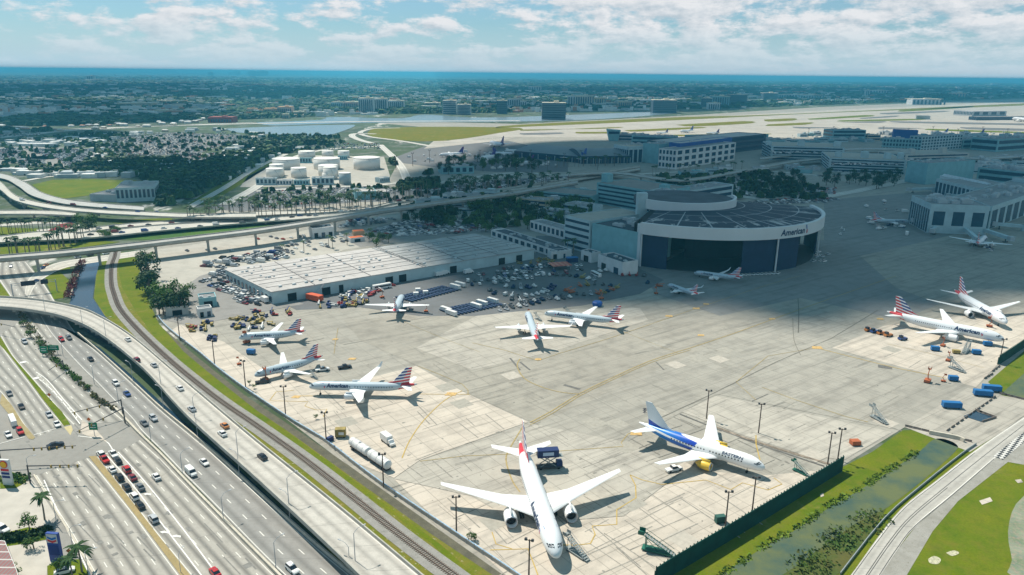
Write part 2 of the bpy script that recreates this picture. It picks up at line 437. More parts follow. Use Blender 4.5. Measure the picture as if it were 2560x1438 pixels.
# ------------------------------------------------------------------ far airfield
flat('runway', [(1250, 318), (1700, 296), (2100, 274), (2600, 252), (3200, 235), (3400, 330), (2560, 350), (1900, 343), (1560, 345), (1290, 342), (1130, 352), (1090, 345)], 0., RUNW)
for P in ([(930, 322), (1060, 317), (1300, 320), (1250, 332), (1110, 352), (990, 350), (920, 338)],
          [(1240, 320), (1700, 300), (2100, 281), (2600, 262), (2600, 257), (2000, 284), (1700, 293), (1300, 312)],
          [(1300, 324), (1500, 322), (1560, 318), (1480, 320), (1320, 327)],
          [(1690, 312), (1860, 303), (1880, 308), (1740, 316)],
          [(1910, 299), (1985, 296), (1985, 301), (1920, 304)],
          [(2020, 297), (2160, 288), (2180, 291), (2040, 299)], [(1560, 326), (1730, 318), (1760, 320), (1600, 329)], [(1920, 311), (2030, 306), (2010, 312), (1920, 315)], [(2250, 276), (2420, 266), (2420, 269), (2260, 279)], [(2100, 301), (2300, 297), (2300, 300), (2110, 304)], [(1440, 330), (1560, 330), (1560, 333), (1450, 334)], [(2320, 322), (2560, 330), (2560, 333), (2330, 326)], [(1620, 338), (1900, 334), (1900, 337), (1640, 341)]):
    flat('grass', P, .25, GRASS2 if P[0][0] < 2000 else GRASS, smooth=3)
for P in ([(2200, 283), (2360, 277), (2360, 280), (2220, 286)], [(2230, 303), (2560, 309), (2560, 313), (2250, 307)], [(2200, 318), (2310, 321), (2200, 323)], [(1980, 317), (2100, 319), (2000, 321)], [(2150, 295), (2240, 289), (2240, 292), (2160, 297)], [(1300, 333), (1400, 331), (1400, 335), (1310, 337)], [(2400, 318), (2560, 322), (2560, 327), (2420, 323)], [(2100, 306), (2210, 303), (2200, 307)]):
    flat('taxiway', P, .3, DARKAS, smooth=2)
flat('runway', [(1060, 372), (1250, 352), (1290, 344), (1110, 352), (1085, 352)], .2, RUNW)
flat('taxiway', [(975, 398), (1060, 366), (1270, 352), (1420, 385), (1420, 430), (1240, 430), (1100, 420), (1010, 408)], .1, DARKAS)
# lakes
flat('lake', [(560, 322), (700, 316), (860, 312), (888, 314), (862, 326), (820, 338), (760, 340), (690, 336), (600, 332)], .3, LAKE, smooth=3)
flat('lake', [(640, 306), (800, 300), (830, 292), (1000, 296), (1060, 286), (1180, 294), (1360, 290), (1650, 279), (1680, 284), (1500, 298), (1300, 304), (1000, 306), (800, 310), (680, 314)], .3, LAKE, smooth=3)
# service roads far
RP = dict()
def froad(px, wd, z=.4, m=None, name='road', lanes=2):
    c = polyline(px, z, 4); mb = MB(); strip(mb, offset(c, -wd/2), offset(c, wd/2), lanes); o = mb.build(name, m or road_mat(lanes, (.55, .53, .48), dash=False)); o['kind'] = 'structure'; return c
for px, wd in (([(-100, 352), (60, 338), (180, 326), (400, 315), (640, 309), (900, 304), (1300, 302)], 26), ([(-100, 336), (200, 322), (500, 311), (640, 306)], 12),
               ([(940, 335), (890, 334), (880, 340), (900, 350), (930, 358)], 14), ([(1000, 320), (930, 322), (900, 332), (925, 342), (1000, 352), (1080, 366)], 12),
               ([(560, 512), (640, 468), (700, 425), (745, 390), (830, 372), (950, 366)], 12), ([(470, 520), (560, 470), (640, 420), (715, 385)], 9),
               ([(950, 362), (990, 400), (1010, 430), (1020, 460)], 12), ([(1000, 470), (1130, 452), (1280, 432), (1400, 438), (1540, 435)], 11), ([(1100, 500), (1300, 470), (1540, 440), (1840, 425), (2060, 440)], 11),
               ([(60, 452), (140, 440), (230, 442)], 8), ([(1720, 470), (1980, 500), (2250, 455), (2330, 440)], 14), ([(640, 478), (760, 470), (960, 462), (1010, 450)], 8),
               ([(1200, 455), (1260, 440), (1330, 432)], 14), ([(2050, 440), (2240, 420), (2600, 385)], 12)):
    froad(px, wd)
# yards and lots
flat('tank_yard', [(620, 440), (690, 405), (760, 388), (960, 392), (975, 440), (970, 462), (600, 468)], .05, LOTW)
flat('playing_field', [(80, 462), (130, 450), (230, 448), (340, 452), (345, 462), (250, 485), (150, 498), (110, 485)], .1, GRASS)
flat('verge', [(470, 510), (600, 428), (690, 392), (700, 400), (620, 450), (520, 512)], .05, GRASS)
for P in ([(-60, 372), (60, 366), (230, 372), (150, 395), (-60, 420)], [(60, 395), (230, 372), (250, 395), (180, 425), (60, 425)], [(300, 345), (440, 332), (600, 340), (560, 362), (480, 390), (330, 385)], [(420, 385), (560, 382), (560, 400), (430, 400)]):
    flat('parking_lot', P, .05, LOT)
flat('parking_lot', [(370, 628), (560, 600), (700, 590), (900, 545), (1300, 510), (1330, 560), (1190, 582), (860, 625), (680, 700), (560, 672), (400, 740), (350, 680)], .04, LOTW)
flat('parking_lot', [(850, 590), (1000, 552), (1200, 540), (1330, 580), (1190, 583), (900, 618)], .08, LOT)
flat('parking_lot', [(640, 470), (900, 462), (1010, 470), (1240, 450), (1420, 440), (1440, 470), (1150, 505), (900, 505), (600, 530), (520, 520)], .03, DARKAS)
flat('parking_lot', [(420, 745), (500, 690), (560, 672), (680, 735), (760, 760), (600, 790), (480, 815), (410, 800)], .06, LOT)
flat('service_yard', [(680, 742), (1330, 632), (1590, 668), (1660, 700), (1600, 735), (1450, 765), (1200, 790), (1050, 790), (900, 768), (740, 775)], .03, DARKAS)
flat('road', [(1340, 590), (1600, 590), (1600, 680), (1400, 680), (1340, 640)], .06, DARKAS)
# apron patches
def lineup(name, px, z, m): return flat(name, px, z, m)
lineup('taxiway', [(1050, 790), (1450, 765), (1700, 735), (1990, 660), (2060, 560), (2040, 500), (2240, 485), (2420, 520), (2700, 560), (2900, 780), (2560, 800), (2330, 850), (2080, 870), (1760, 1000), (1500, 1095), (1340, 1060), (1155, 978), (1010, 900), (900, 850), (860, 800)], .02, TAXI)
lineup('taxiway', [(1480, 1000), (1840, 835), (2000, 800), (2330, 850), (2080, 870), (2440, 968), (2250, 1075), (1790, 985), (1560, 1108), (1450, 1130), (1345, 1060)], .035, APRON)
lineup('aircraft_stand', [(450, 812), (560, 855), (655, 920), (860, 962), (1040, 915), (1155, 978), (1320, 1055), (1050, 1150), (985, 1195), (878, 1152), (735, 1055), (612, 972), (500, 885), (430, 825)], .05, STAND)
lineup('aircraft_stand', [(1190, 790), (1330, 775), (1600, 770), (1620, 800), (1380, 880), (1180, 925), (1040, 870)], .05, STAND2)
lineup('aircraft_stand', [(1050, 1152), (1240, 1085), (1325, 1058), (1560, 1105), (1710, 1175), (1560, 1290), (1300, 1310), (1180, 1240), (985, 1197)], .05, STAND2)
lineup('aircraft_stand', [(985, 1198), (1180, 1241), (1300, 1311), (1560, 1291), (1712, 1176), (1920, 1188), (2060, 1175), (1920, 1260), (1640, 1438), (1300, 1470), (1180, 1362), (1094, 1303)], .054, STAND)
lineup('aircraft_stand', [(2208, 815), (2080, 870), (2440, 968), (2500, 905), (2570, 850), (2620, 790), (2400, 790)], .06, STAND)
lineup('aircraft_stand', [(1705, 1030), (1790, 990), (1900, 1010), (2230, 1080), (2110, 1150), (2000, 1135), (1850, 1085)], .06, STAND2)
flat('taxiway', [(1590, 668), (2060, 600), (2060, 500), (2240, 485), (2330, 478), (2420, 520), (2480, 560), (2330, 600), (2150, 640), (2240, 720), (2350, 760), (2250, 800), (2000, 745), (1800, 790), (1640, 735)], .028, conc_mat('dark_taxiway', (.235, .235, .225), joint=.05, stain=.4, streak=.4))  # darker asphalt whose lowered tone also deepens the cloud shade here
# right side: grass, canals, road
flat('grass', [(1640, 1470), (1677, 1440), (2105, 1168), (2180, 1130), (2256, 1076), (2345, 1073), (2440, 1112), (2425, 1130), (2560, 1045), (2700, 960), (3300, 1100), (2900, 1800), (1500, 1800), (1500, 1560)], .0, GRASS)
flat('canal', [(1700, 1500), (1800, 1438), (1920, 1362), (1980, 1330), (2075, 1268), (2145, 1228), (2220, 1180), (2295, 1132), (2332, 1100), (2362, 1098), (2392, 1112), (2387, 1130), (2320, 1190), (2220, 1268), (2145, 1305), (2082, 1350), (1995, 1412), (1900, 1500)], .05, ALGAE, smooth=3)
flat('grass', [(2470, 955), (2560, 878), (2700, 800), (2800, 860), (2600, 1010), (2505, 988)], .02, GRASS)
flat('canal', [(2570, 925), (2506, 982), (2560, 998), (2700, 1020), (2750, 900)], .06, ALGAE)
flat('scrub', [(1860, 1500), (1995, 1412), (2082, 1350), (2145, 1305), (2215, 1272), (2180, 1330), (2100, 1430), (2060, 1500)], .06, grass_mat('bank_scrub', (.10, .10, .03), (.05, .10, .02), .1, 1.))
ROADR, _, _ = road('road', [(2090, 1480), (2127, 1438), (2195, 1343), (2257, 1268), (2345, 1198), (2432, 1130), (2507, 1078), (2620, 1005), (2800, 900)], [(2170, 1480), (2202, 1438), (2245, 1373), (2290, 1315), (2382, 1238), (2490, 1145), (2560, 1090), (2700, 1010), (2900, 910)], .08, road_mat(2, (.44, .42, .38), streak=.2, dash=False), 2)
flat('shoulder', [(2170, 1490), (2202, 1438), (2245, 1373), (2290, 1315), (2382, 1238), (2490, 1145), (2560, 1090), (2800, 980), (2900, 1060), (2560, 1162), (2520, 1155), (2395, 1253), (2332, 1328), (2267, 1438), (2240, 1490)], .05, GRAV)
flat('service_yard', [(2425, 1130), (2262, 1068), (2420, 970), (2500, 988), (2560, 998), (2700, 1022), (2600, 1010), (2507, 1078)], .05, STAND2)
flat('gravel_patch', [(2600, 1210), (2540, 1260), (2520, 1330), (2530, 1400), (2530, 1440), (2700, 1440), (2700, 1210)], .04, grass_mat('bare_ground', (.25, .28, .20), (.15, .2, .12), .15, .8), smooth=3)
flat('pit_water', [(2408, 1040), (2440, 1028), (2488, 1045), (2455, 1055)], .2, CANAL)
for P, m in (([(2448, 1252), (2475, 1243), (2482, 1253), (2455, 1262)], 'slab'), ([(2537, 1200), (2552, 1198), (2558, 1206), (2545, 1208)], 'slab'), ([(2050, 1236), (2058, 1232), (2060, 1240), (2052, 1243)], 'slab')):
    flat('slab', P, .1, STAND)
# ------------------------------------------------------------------ left roads
flat('road', [(-400, 600), (60, 640), (130, 745), (160, 850), (300, 1010), (400, 1140), (545, 1285), (700, 1450), (730, 1480), (-400, 1900), (-700, 1200)], -.03, road_mat(1, (.36, .345, .31), dash=False, edge=False, streak=0))
RM4 = road_mat(4, (.36, .345, .31), streak=.55); RM5 = road_mat(5, (.38, .36, .32), streak=.6); RM3 = road_mat(3, (.28, .275, .26), streak=.35); RM2 = road_mat(2, (.50, .475, .42)); RF = road_mat(3, (.48, .455, .41), dash=False, streak=.3)
road('road', [(0, 838), (30, 890), (75, 942), (112, 985), (155, 1035), (185, 1065)], [(54, 800), (115, 872), (160, 920), (197, 952), (232, 985), (312, 1052)], .02, RM4, 4)
road('road', [(-110, 860), (-60, 925), (0, 980), (27, 1017), (60, 1064), (85, 1100)], [(0, 854), (25, 892), (75, 957), (112, 1007), (135, 1035), (165, 1066)], .02, RM4, 4)
road('road', [(85, 1185), (110, 1225), (140, 1275), (175, 1330), (200, 1373), (237, 1438), (265, 1490)], [(220, 1145), (260, 1190), (300, 1240), (340, 1290), (380, 1345), (450, 1438), (490, 1490)], .02, RM5, 5)
road('road', [(242, 1143), (280, 1190), (317, 1240), (350, 1283), (390, 1335), (475, 1438), (515, 1485)], [(312, 1060), (350, 1100), (400, 1145), (457, 1203), (525, 1273), (637, 1388), (720, 1470)], .02, RM5, 5)
flat('road_junction', [(85, 1095), (170, 1062), (185, 1066), (235, 1072), (312, 1055), (350, 1100), (300, 1128), (236, 1140), (222, 1144), (85, 1190), (-60, 1230), (-60, 1125)], .045, road_mat(1, (.355, .34, .305), dash=False, edge=False, streak=0))
road('road', [(0, 655), (-6, 690), (14, 725), (50, 775), (110, 850)], [(65, 655), (92, 687), (112, 712), (137, 752), (180, 830)], .03, RM4, 4)
MIDL = [(100, 790), (127, 833), (190, 905), (240, 955), (290, 1007), (330, 1048), (350, 1075), (400, 1124), (457, 1184), (525, 1252), (637, 1368), (720, 1450), (770, 1500)]
MIDR = [(160, 790), (195, 838), (250, 885), (325, 953), (400, 1023), (475, 1085), (545, 1144), (640, 1230), (717, 1300), (799, 1373), (881, 1441), (950, 1500)]
road('road', MIDL, MIDR, .06, RM3, 3)
# medians
def kerbed(name, px, h, m, kerbm):
    P = [G(a, b) for a, b in px]; mb = MB(); mb.prism([(p.x, p.y) for p in P], 0, h, 0, 1)
    o = mb.build(name, [kerbm, m]); o['kind'] = 'structure'; return o
KERB = mat('kerb_concrete', (.55, .52, .44))
kerbed('grass_median', [(-10, 825), (30, 890), (75, 942), (112, 985), (155, 1030), (176, 1062), (160, 1066), (135, 1033), (112, 1005), (75, 955), (25, 890), (-12, 850)], .16, GRASS, KERB)
flat('road_island', [(160, 1068), (178, 1063), (182, 1075), (176, 1088)], .1, mat('island_paint', (.45, .38, .2)))
kerbed('median', [(222, 1142), (240, 1141), (317, 1238), (390, 1333), (475, 1438), (520, 1490), (495, 1490), (450, 1438), (380, 1343), (300, 1240)], .2, grass_mat('brown_paving', (.36, .28, .14), (.30, .24, .12), .3, 2.), KERB)
kerbed('median', [(5, 985), (30, 1015), (57, 1058), (88, 1095), (82, 1100), (72, 1098), (40, 1058), (0, 1010)], .2, grass_mat('brown_paving2', (.36, .30, .17), (.30, .24, .12), .3, 2.), KERB)
flat('road_island', [(205, 1050), (238, 1072), (268, 1105), (225, 1092), (200, 1083)], .1, STAND)
PW = mat('white_paint', (.72, .71, .67), var=.1, scale=2); PY = mat('yellow_paint', (.44, .30, .07), var=.2, scale=1.); PYD = mat('faded_yellow_paint', (.33, .25, .10), var=.3, scale=1.)
def stripe(px, wd, m, z=.09, closed=False, k=1, name='painted_line', parts=None):
    P = [G(a, b, z) for a, b in px]
    if k > 1: P = cr(P, k)
    mb = MB(); strip(mb, offset(P, -wd/2), offset(P, wd/2)); o = mb.build(name, m); o['kind'] = 'structure'; return o
for px in ([(295, 1130), (350, 1190), (420, 1275), (480, 1352), (545, 1440)], [(268, 1140), (330, 1210), (390, 1290), (450, 1368), (505, 1440)], [(0, 1109), (62, 1092)], [(85, 1087), (145, 1070)], [(262, 1135), (292, 1128)], [(195, 1090), (260, 1100), (282, 1125)], [(110, 1200), (150, 1290), (190, 1365), (225, 1438)]):
    stripe(px, .35, PW, k=3)
for px in ([(90, 930), (118, 950), (160, 1000), (205, 1050)], [(98, 948), (130, 975), (165, 1015), (200, 1060)]): stripe(px, .35, PW, k=3)
for t in range(9):
    a = t/9; stripe([(98+a*105, 936+a*118), (92+a*112, 942+a*116)], .3, PW)
for y0 in (895, 935): stripe([(50+(y0-895)*.8, y0+12), (66+(y0-895)*.8, y0+9)], 2.2, PW)
for (a, b) in ((445, 1340), (415, 1330), (372, 1235)):   # turn arrows
    p = G(a, b, .1); mb = MB(); P = [(0, 0), (2.6, 1.2), (2.3, .5), (4.6, .3), (5.2, -1.4), (4.0, -.9), (2.3, -.6), (2.5, -1.3)]
    mb.add([(p.x-2+q[0]*.6, p.y+q[1]*.6, .1) for q in P], [tuple(range(8))]); o = mb.build('turn_arrow', PW); o['kind'] = 'structure'
# yellow apron lines
YL = [([(1325, 1056), (1380, 1027), (1447, 985), (1525, 947), (1625, 902), (1725, 870), (1839, 832), (1935, 797), (2080, 745), (2240, 690)], 2, .55, PYD),
      ([(1325, 1062), (1385, 1031), (1450, 989), (1530, 950), (1628, 906), (1728, 874)], 2, .4, PYD),
      ([(1397, 884), (1470, 862), (1550, 837), (1700, 785), (1919, 712), (2000, 690)], 2, .35, PYD), ([(1300, 897), (1293, 915), (1310, 945), (1350, 966), (1400, 980), (1447, 985)], 4, .5, PYD),
      ([(1180, 857), (1260, 875), (1345, 902), (1397, 884)], 1, .35, PYD), ([(1155, 977), (1110, 1002), (1060, 1050), (1025, 1100), (1005, 1145)], 4, .4, PY),
      ([(1575, 1187), (1589, 1214), (1590, 1245), (1542, 1274), (1542, 1311), (1480, 1315), (1488, 1336), (1476, 1359), (1436, 1363), (1400, 1362)], 1, .35, PY),
      ([(1575, 1187), (1606, 1200), (1654, 1211), (1765, 1200), (1827, 1224), (1856, 1207), (1920, 1225), (1955, 1210), (1935, 1195)], 1, .35, PY),
      ([(1050, 1153), (1160, 1140), (1280, 1135), (1393, 1128), (1558, 1116), (1553, 1106), (1570, 1085), (1600, 1072)], 1, .35, PYD),
      ([(1225, 1375), (1320, 1372), (1345, 1438)], 1, .35, PY), ([(1230, 1330), (1240, 1360), (1280, 1372)], 1, .3, PY), ([(1310, 1062), (1275, 1120), (1265, 1150), (1280, 1200), (1300, 1230)], 4, .5, PYD),
      ([(1900, 1150), (1890, 1110), (1890, 1088)], 1, .4, PY), ([(675, 1000), (690, 980), (735, 976)], 1, .35, PY), ([(745, 990), (800, 990)], 1, .5, PY), ([(672, 1002), (770, 1004), (762, 1015), (790, 1025), (817, 1023), (808, 1042)], 1, .3, PY),
      ([(1045, 915), (1155, 960), (1170, 985)], 2, .3, PYD), ([(1050, 985), (1115, 986), (1175, 986)], 1, .35, PY), ([(2035, 868), (2120, 890), (2240, 920), (2365, 945)], 1, .45, PY),
      ([(2220, 860), (2330, 885), (2460, 920)], 1, .35, PYD), ([(1905, 968), (1990, 1000), (2110, 1040), (2170, 1055)], 1, .4, PYD), ([(1890, 1000), (1840, 955), (1920, 890), (2050, 868)], 1, .3, PYD),
      ([(2195, 775), (2080, 845), (1940, 905), (1780, 985), (1640, 1050)], 1, .3, mat('dark_line', (.12, .11, .09))), ([(1995, 745), (1997, 780), (1996, 832)], 1, .45, mat('dark_line', (.12, .11, .09))),
      ([(1982, 795), (1985, 850), (2002, 888)], 3, .25, mat('dark_line', (.12, .11, .09))), ([(845, 820), (838, 860), (835, 885)], 1, .25, PYD), ([(1000, 800), (1105, 845), (1200, 880)], 2, .2, PYD),
      ([(1220, 740), (1300, 770), (1440, 795)], 1, .2, PYD), ([(1480, 790), (1560, 830), (1700, 885)], 1, .2, PYD)]
for px, k, wd, m in YL: stripe(px, wd, m, .12, k=k)
for a, b, s in ((1127, 985, 2.6), (1590, 1083, 2.6), (2200, 797, 2.2), (2042, 869, 3), (1345, 898, 1.8), (1930, 797, 2), (838, 848, 1.6), (880, 897, 2), (1672, 790, 2.4), (1740, 771, 2.4), (1765, 760, 2), (740, 992, 2), (1752, 838, 2)):
    zq = .13+a*1e-5; p = G(a, b, zq); mb = MB(); mb.add([(p.x-s, p.y-s*.6, zq), (p.x+s*.8, p.y-s*.7, zq), (p.x+s, p.y+s*.6, zq), (p.x-s*.6, p.y+s*.7, zq)], [(0, 1, 2, 3)]); o = mb.build('painted_marking', mat('amber_paint', (.50, .33, .13), var=.3, scale=1.)); o['kind'] = 'structure'
for px, wd in (([(1410, 962), (1450, 973)], 1.6), ([(1880, 1003), (1920, 985)], .5), ([(1640, 905), (1660, 925)], .6), ([(2195, 915), (2230, 920)], 4), ([(1275, 895), (1300, 925)], 1), ([(1300, 905), (1325, 925)], 1)):
    stripe(px, wd, mat('dark_stain', (.13, .125, .115), var=.3, scale=.8), .11, name='stain')
# ------------------------------------------------------------------ rail, verges, canal left
flat('verge', [(330, 632), (355, 690), (375, 760), (400, 815), (445, 852), (500, 900), (612, 988), (735, 1070), (878, 1170), (960, 1232), (1094, 1322), (1250, 1450), (1300, 1490), (900, 1490), (640, 1120), (500, 1010), (425, 935), (350, 860), (290, 812), (262, 790), (235, 745), (240, 690), (250, 655), (280, 630)], .0, VERGE)
flat('grass', [(300, 635), (338, 635), (350, 680), (368, 745), (396, 808), (460, 880), (520, 930), (640, 1025), (735, 1092), (840, 1168), (960, 1258), (1100, 1360), (1190, 1440), (1160, 1440), (1080, 1360), (940, 1255), (820, 1170), (700, 1088), (600, 1018), (500, 950), (400, 860), (340, 780), (306, 720), (296, 680)], .03, GRASS)
flat('grass', [(250, 655), (276, 648), (264, 700), (268, 750), (290, 800), (264, 788), (236, 748), (241, 690)], .03, GRASS)
flat('grass', [(112, 690), (150, 680), (172, 700), (160, 745), (134, 748), (120, 715)], .05, GRASS)
flat('grass', [(-20, 706), (0, 706), (26, 742), (0, 745), (-20, 745)], .05, GRASS)
flat('grass', [(150, 660), (172, 655), (175, 672), (152, 675)], .05, GRASS)
flat('canal', [(207, 660), (222, 651), (250, 653), (240, 690), (232, 745), (262, 790), (300, 840), (330, 880), (300, 880), (215, 830), (172, 765), (176, 752), (190, 705)], .06, CANAL)
flat('canal', [(150, 815), (200, 838), (250, 870), (325, 935), (400, 1003), (475, 1066), (562, 1140), (717, 1285), (890, 1440), (940, 1480), (950, 1500), (881, 1438), (799, 1370), (717, 1297), (640, 1226), (545, 1140), (475, 1082), (400, 1020), (325, 950), (250, 882), (195, 835)], .07, CANAL)
CL = polyline([(292, 612), (287, 640), (279, 665), (278, 705), (285, 735), (302, 775), (350, 830), (425, 901), (500, 963), (562, 1010), (640, 1063), (753, 1143), (867, 1231), (980, 1322), (1065, 1387), (1145, 1446), (1190, 1480)], .12, 6)
mb = MB(); strip(mb, offset(CL, -3.9), offset(CL, 3.6)); tag(mb.build('ballast', BALL), kind='structure')
tie = mat('sleeper_wood', (.12, .09, .07)); rail = mat('rail_steel', (.20, .15, .12), .5)
rt = empty('railway_track', (0, 0, 0), 0, 'single railway track curving between the grass verge and the raised road', 'railway track')
mb = MB(); CLr = resample(CL, int(sum((a-b).length for a, b in zip(CL, CL[1:]))/.9))
for i in range(0, len(CLr)-1):
    p = CLr[i]; t = CLr[i+1]-p; mb.box((p.x, p.y, .1), (.34, 2.7, .16), math.atan2(t.y, t.x))
mb.build('sleepers', tie, rt)['kind'] = 'stuff'
for s in (-.72, .72):
    mb = MB(); wallstrip(mb, offset(CL, s), .42, .14, z0=.14); mb.build('rail', rail, rt)
# ------------------------------------------------------------------ viaducts
CONC = mat('viaduct_concrete', (.38, .37, .33), .85, .2, .15)
viaduct('long pale concrete flyover curving from the left edge down beside the railway', [(-180, 752), (-60, 745), (0, 744), (100, 752), (200, 772), (250, 793), (300, 822), (350, 858), (425, 922), (500, 985), (640, 1103), (850, 1272), (1051, 1440), (1110, 1490)],
        [(-180, 772), (-60, 769), (0, 770), (60, 775), (110, 783), (155, 793), (212, 815), (262, 845), (320, 890), (375, 940), (470, 1044), (640, 1198), (799, 1346), (890, 1434), (945, 1490)], [8, 8, 8, 8, 8, 8, 7.6, 7.2, 6.6, 6, 5, 3.6, 2.6, 2.2] if False else 6.,
        RF, 3, CONC, 1.5, 1.1, (.12, .2, .25, .3, .36), cat='flyover')
guide = viaduct('long elevated rail guideway on single piers running behind the warehouse', [(-160, 652), (0, 640), (160, 627), (300, 612), (450, 595), (640, 572), (790, 550), (940, 525), (1090, 505), (1280, 480), (1355, 467), (1445, 452)],
        [(-160, 661), (0, 649), (160, 636), (300, 621), (450, 603), (640, 580), (790, 557), (940, 532), (1090, 511), (1280, 486), (1355, 473), (1445, 458)], 12, road_mat(2, (.40, .39, .37), dash=False, edge=False), 2, CONC, 2.6, .9, (.045, .1, .16, .22, .28, .34, .4, .46, .52, .58, .64, .7, .76, .82, .88, .94), cat='rail viaduct')
viaduct('white curved highway ramp sweeping down from the upper left edge above the palms', [(-160, 432), (-40, 440), (0, 455), (40, 490), (120, 511), (230, 524), (350, 530), (480, 535), (640, 534)], [(-160, 455), (-40, 460), (0, 475), (36, 502), (115, 521), (230, 533), (350, 540), (480, 545), (640, 544)], 7, road_mat(2, (.50, .48, .43), dash=False, streak=.05), 2, CONC, 1.4, .9, (.3, .4, .5, .6, .72), cat='highway ramp')
viaduct('grey highway ramp merging beside the playing field at the left', [(-120, 425), (0, 434), (60, 455), (100, 480), (160, 498), (240, 508), (360, 517)], [(-120, 436), (0, 446), (45, 466), (80, 490), (150, 509), (240, 519), (360, 527)], 2.5, road_mat(2, (.42, .42, .40), dash=False, streak=.05, edge=False), 2, CONC, 1.2, .7, cat='highway ramp')
viaduct('short white overpass deck crossing at the far left above the palm rows', [(-160, 527), (0, 527), (100, 527), (190, 531)], [(-160, 537), (0, 537), (100, 537), (190, 541)], 6, RM2, 2, CONC, 1.4, .9, (.3, .7))
viaduct('far carriageway of the white expressway behind the elevated rail guideway', [(190, 575), (300, 562), (450, 550), (640, 530), (790, 528), (915, 519), (1000, 502), (1140, 484), (1280, 468), (1420, 445), (1600, 415)], [(190, 586), (300, 571), (450, 559), (640, 541), (790, 534), (915, 524), (1000, 507), (1140, 488), (1280, 472), (1420, 448), (1600, 418)], 3.0, road_mat(3, (.50, .475, .42), dash=False, streak=.06), 3, CONC, 1.2, .8, cat='expressway')
viaduct('near carriageway of the white expressway behind the elevated rail guideway', [(-160, 604), (0, 592), (100, 580), (217, 582), (375, 566), (525, 556), (640, 546), (790, 538), (915, 527), (1000, 510), (1140, 491), (1280, 474), (1420, 451), (1600, 421)], [(-160, 626), (0, 608), (100, 603), (250, 594), (375, 581), (500, 569), (640, 557), (790, 546), (915, 533), (1000, 515), (1140, 496), (1280, 478), (1420, 455), (1600, 425)], 3.0, road_mat(3, (.50, .475, .42), dash=False, streak=.06), 3, CONC, 1.2, .8, (.3, .36, .42), cat='expressway')
viaduct('low access road bridge passing below the parking garages', [(1420, 436), (1540, 430), (1700, 448), (1840, 428), (1980, 402), (2060, 395)], [(1420, 440), (1540, 435), (1700, 454), (1840, 433), (1980, 407), (2060, 399)], 7, road_mat(2, (.42, .41, .38), dash=False, edge=False), 2, CONC, 1.4, .8, (.1, .2, .3, .4, .5, .6, .7, .8, .9), cat='road bridge')
viaduct('curved access ramp running in front of the far terminal hotel', [(1900, 395), (2100, 372), (2260, 372), (2400, 392), (2520, 390), (2620, 378)], [(1900, 399), (2100, 377), (2260, 377), (2400, 397), (2520, 396), (2620, 384)], 8, road_mat(2, (.45, .44, .42), dash=False, edge=False), 2, CONC, 1.4, .8, (.2, .4, .6, .8), cat='road bridge')
# loop roads at left beneath the guideway
for Lp, Rp, nm in (([(0, 560), (60, 556), (120, 552), (180, 556), (200, 566), (160, 575), (100, 582)], [(0, 566), (60, 562), (115, 559), (165, 562), (180, 567), (140, 570), (90, 575)], 'r'),
               ([(62, 735), (70, 700), (100, 675), (150, 655), (250, 640), (360, 625)], [(72, 745), (90, 712), (120, 690), (170, 668), (280, 650), (360, 638)], 'r')):
    road('road', Lp, Rp, .1, RM2, 2)
flat('flower_bed', [(150, 560), (178, 556), (190, 562), (165, 572), (118, 578)], .15, mat('red_ground_cover', (.16, .015, .02), .9, .4, .8))
flat('grass', [(-100, 566), (0, 568), (100, 572), (90, 582), (0, 592), (-100, 600)], .05, GRASS)
flat('grass', [(0, 612), (120, 596), (215, 600), (300, 605), (160, 625), (0, 640)], .05, GRASS)
flat('verge', [(260, 597), (400, 583), (560, 566), (700, 560), (900, 530), (1000, 515), (1000, 519), (900, 538), (640, 573), (400, 600)], .05, grass_mat('deep_green_grass', (.05, .12, .03), (.08, .16, .02)))  # deeper, cooler green than the other grass
flat('grass', [(250, 552), (350, 548), (430, 545), (430, 552), (300, 560)], .05, GRASS)
# ------------------------------------------------------------------ fences
def fence(label, px, z0, h, mt, post, pm, every, th=.12, name='fence', rail_m=None, lean=0.):
    P = resample(polyline(px, 0, 2), 60); o = P[0].copy(); root = empty(name, o, 0, label, 'fence'); P = [p-o for p in P]
    mb = MB(); wallstrip(mb, P, h, th, z0=z0); mb.build('panel', mt, root, recalc=True)
    Lg = sum((a-b).length for a, b in zip(P, P[1:])); n = min(98, max(2, int(Lg/every))); Q = resample(P, n)
    pb = MB(); pb.box((0, 0, 0), (post, post*1.6, h+.25)); pb.box((lean, 0, h), (abs(lean)+.1, .12, .35)) if lean else None
    first = pb.build('post', pm, root); first.location = Q[0]
    for i, q in enumerate(Q[1:]):
        c = first.copy(); C.objects.link(c); c.parent = root; c.location = q
        t = Q[i+1]-Q[i]; c.rotation_euler.z = math.atan2(t.y, t.x)
    if rail_m:
        for hh in (h, h-.5):
            mb = MB(); wallstrip(mb, [p+Vector((0, 0, 0)) for p in offset(P, .25)], hh+.12, .3, z0=hh-.12); mb.build('rail', rail_m, root, recalc=True)
    return root
BLUEF = mat('pale_blue_metal', (.30, .46, .62), .4, .2, .5); GALV = mat('galvanised_steel', (.38, .40, .42), .5); DGRN = mat('green_fabric', (.002, .05, .04), .8, .3, .25); DKP = mat('dark_steel', (.06, .06, .065), .6)
BFX = [(395, 795), (410, 815), (445, 845), (500, 887), (550, 930), (612, 976), (635, 992), (735, 1059), (810, 1104), (878, 1157), (960, 1219), (1094, 1310), (1179, 1367), (1290, 1442), (1340, 1478)]
fence('pale blue topped steel security fence along the left edge of the apron', BFX, 0, 1.3, mat('concrete_wall', (.36, .34, .30)), .16, GALV, 3.6, rail_m=BLUEF)
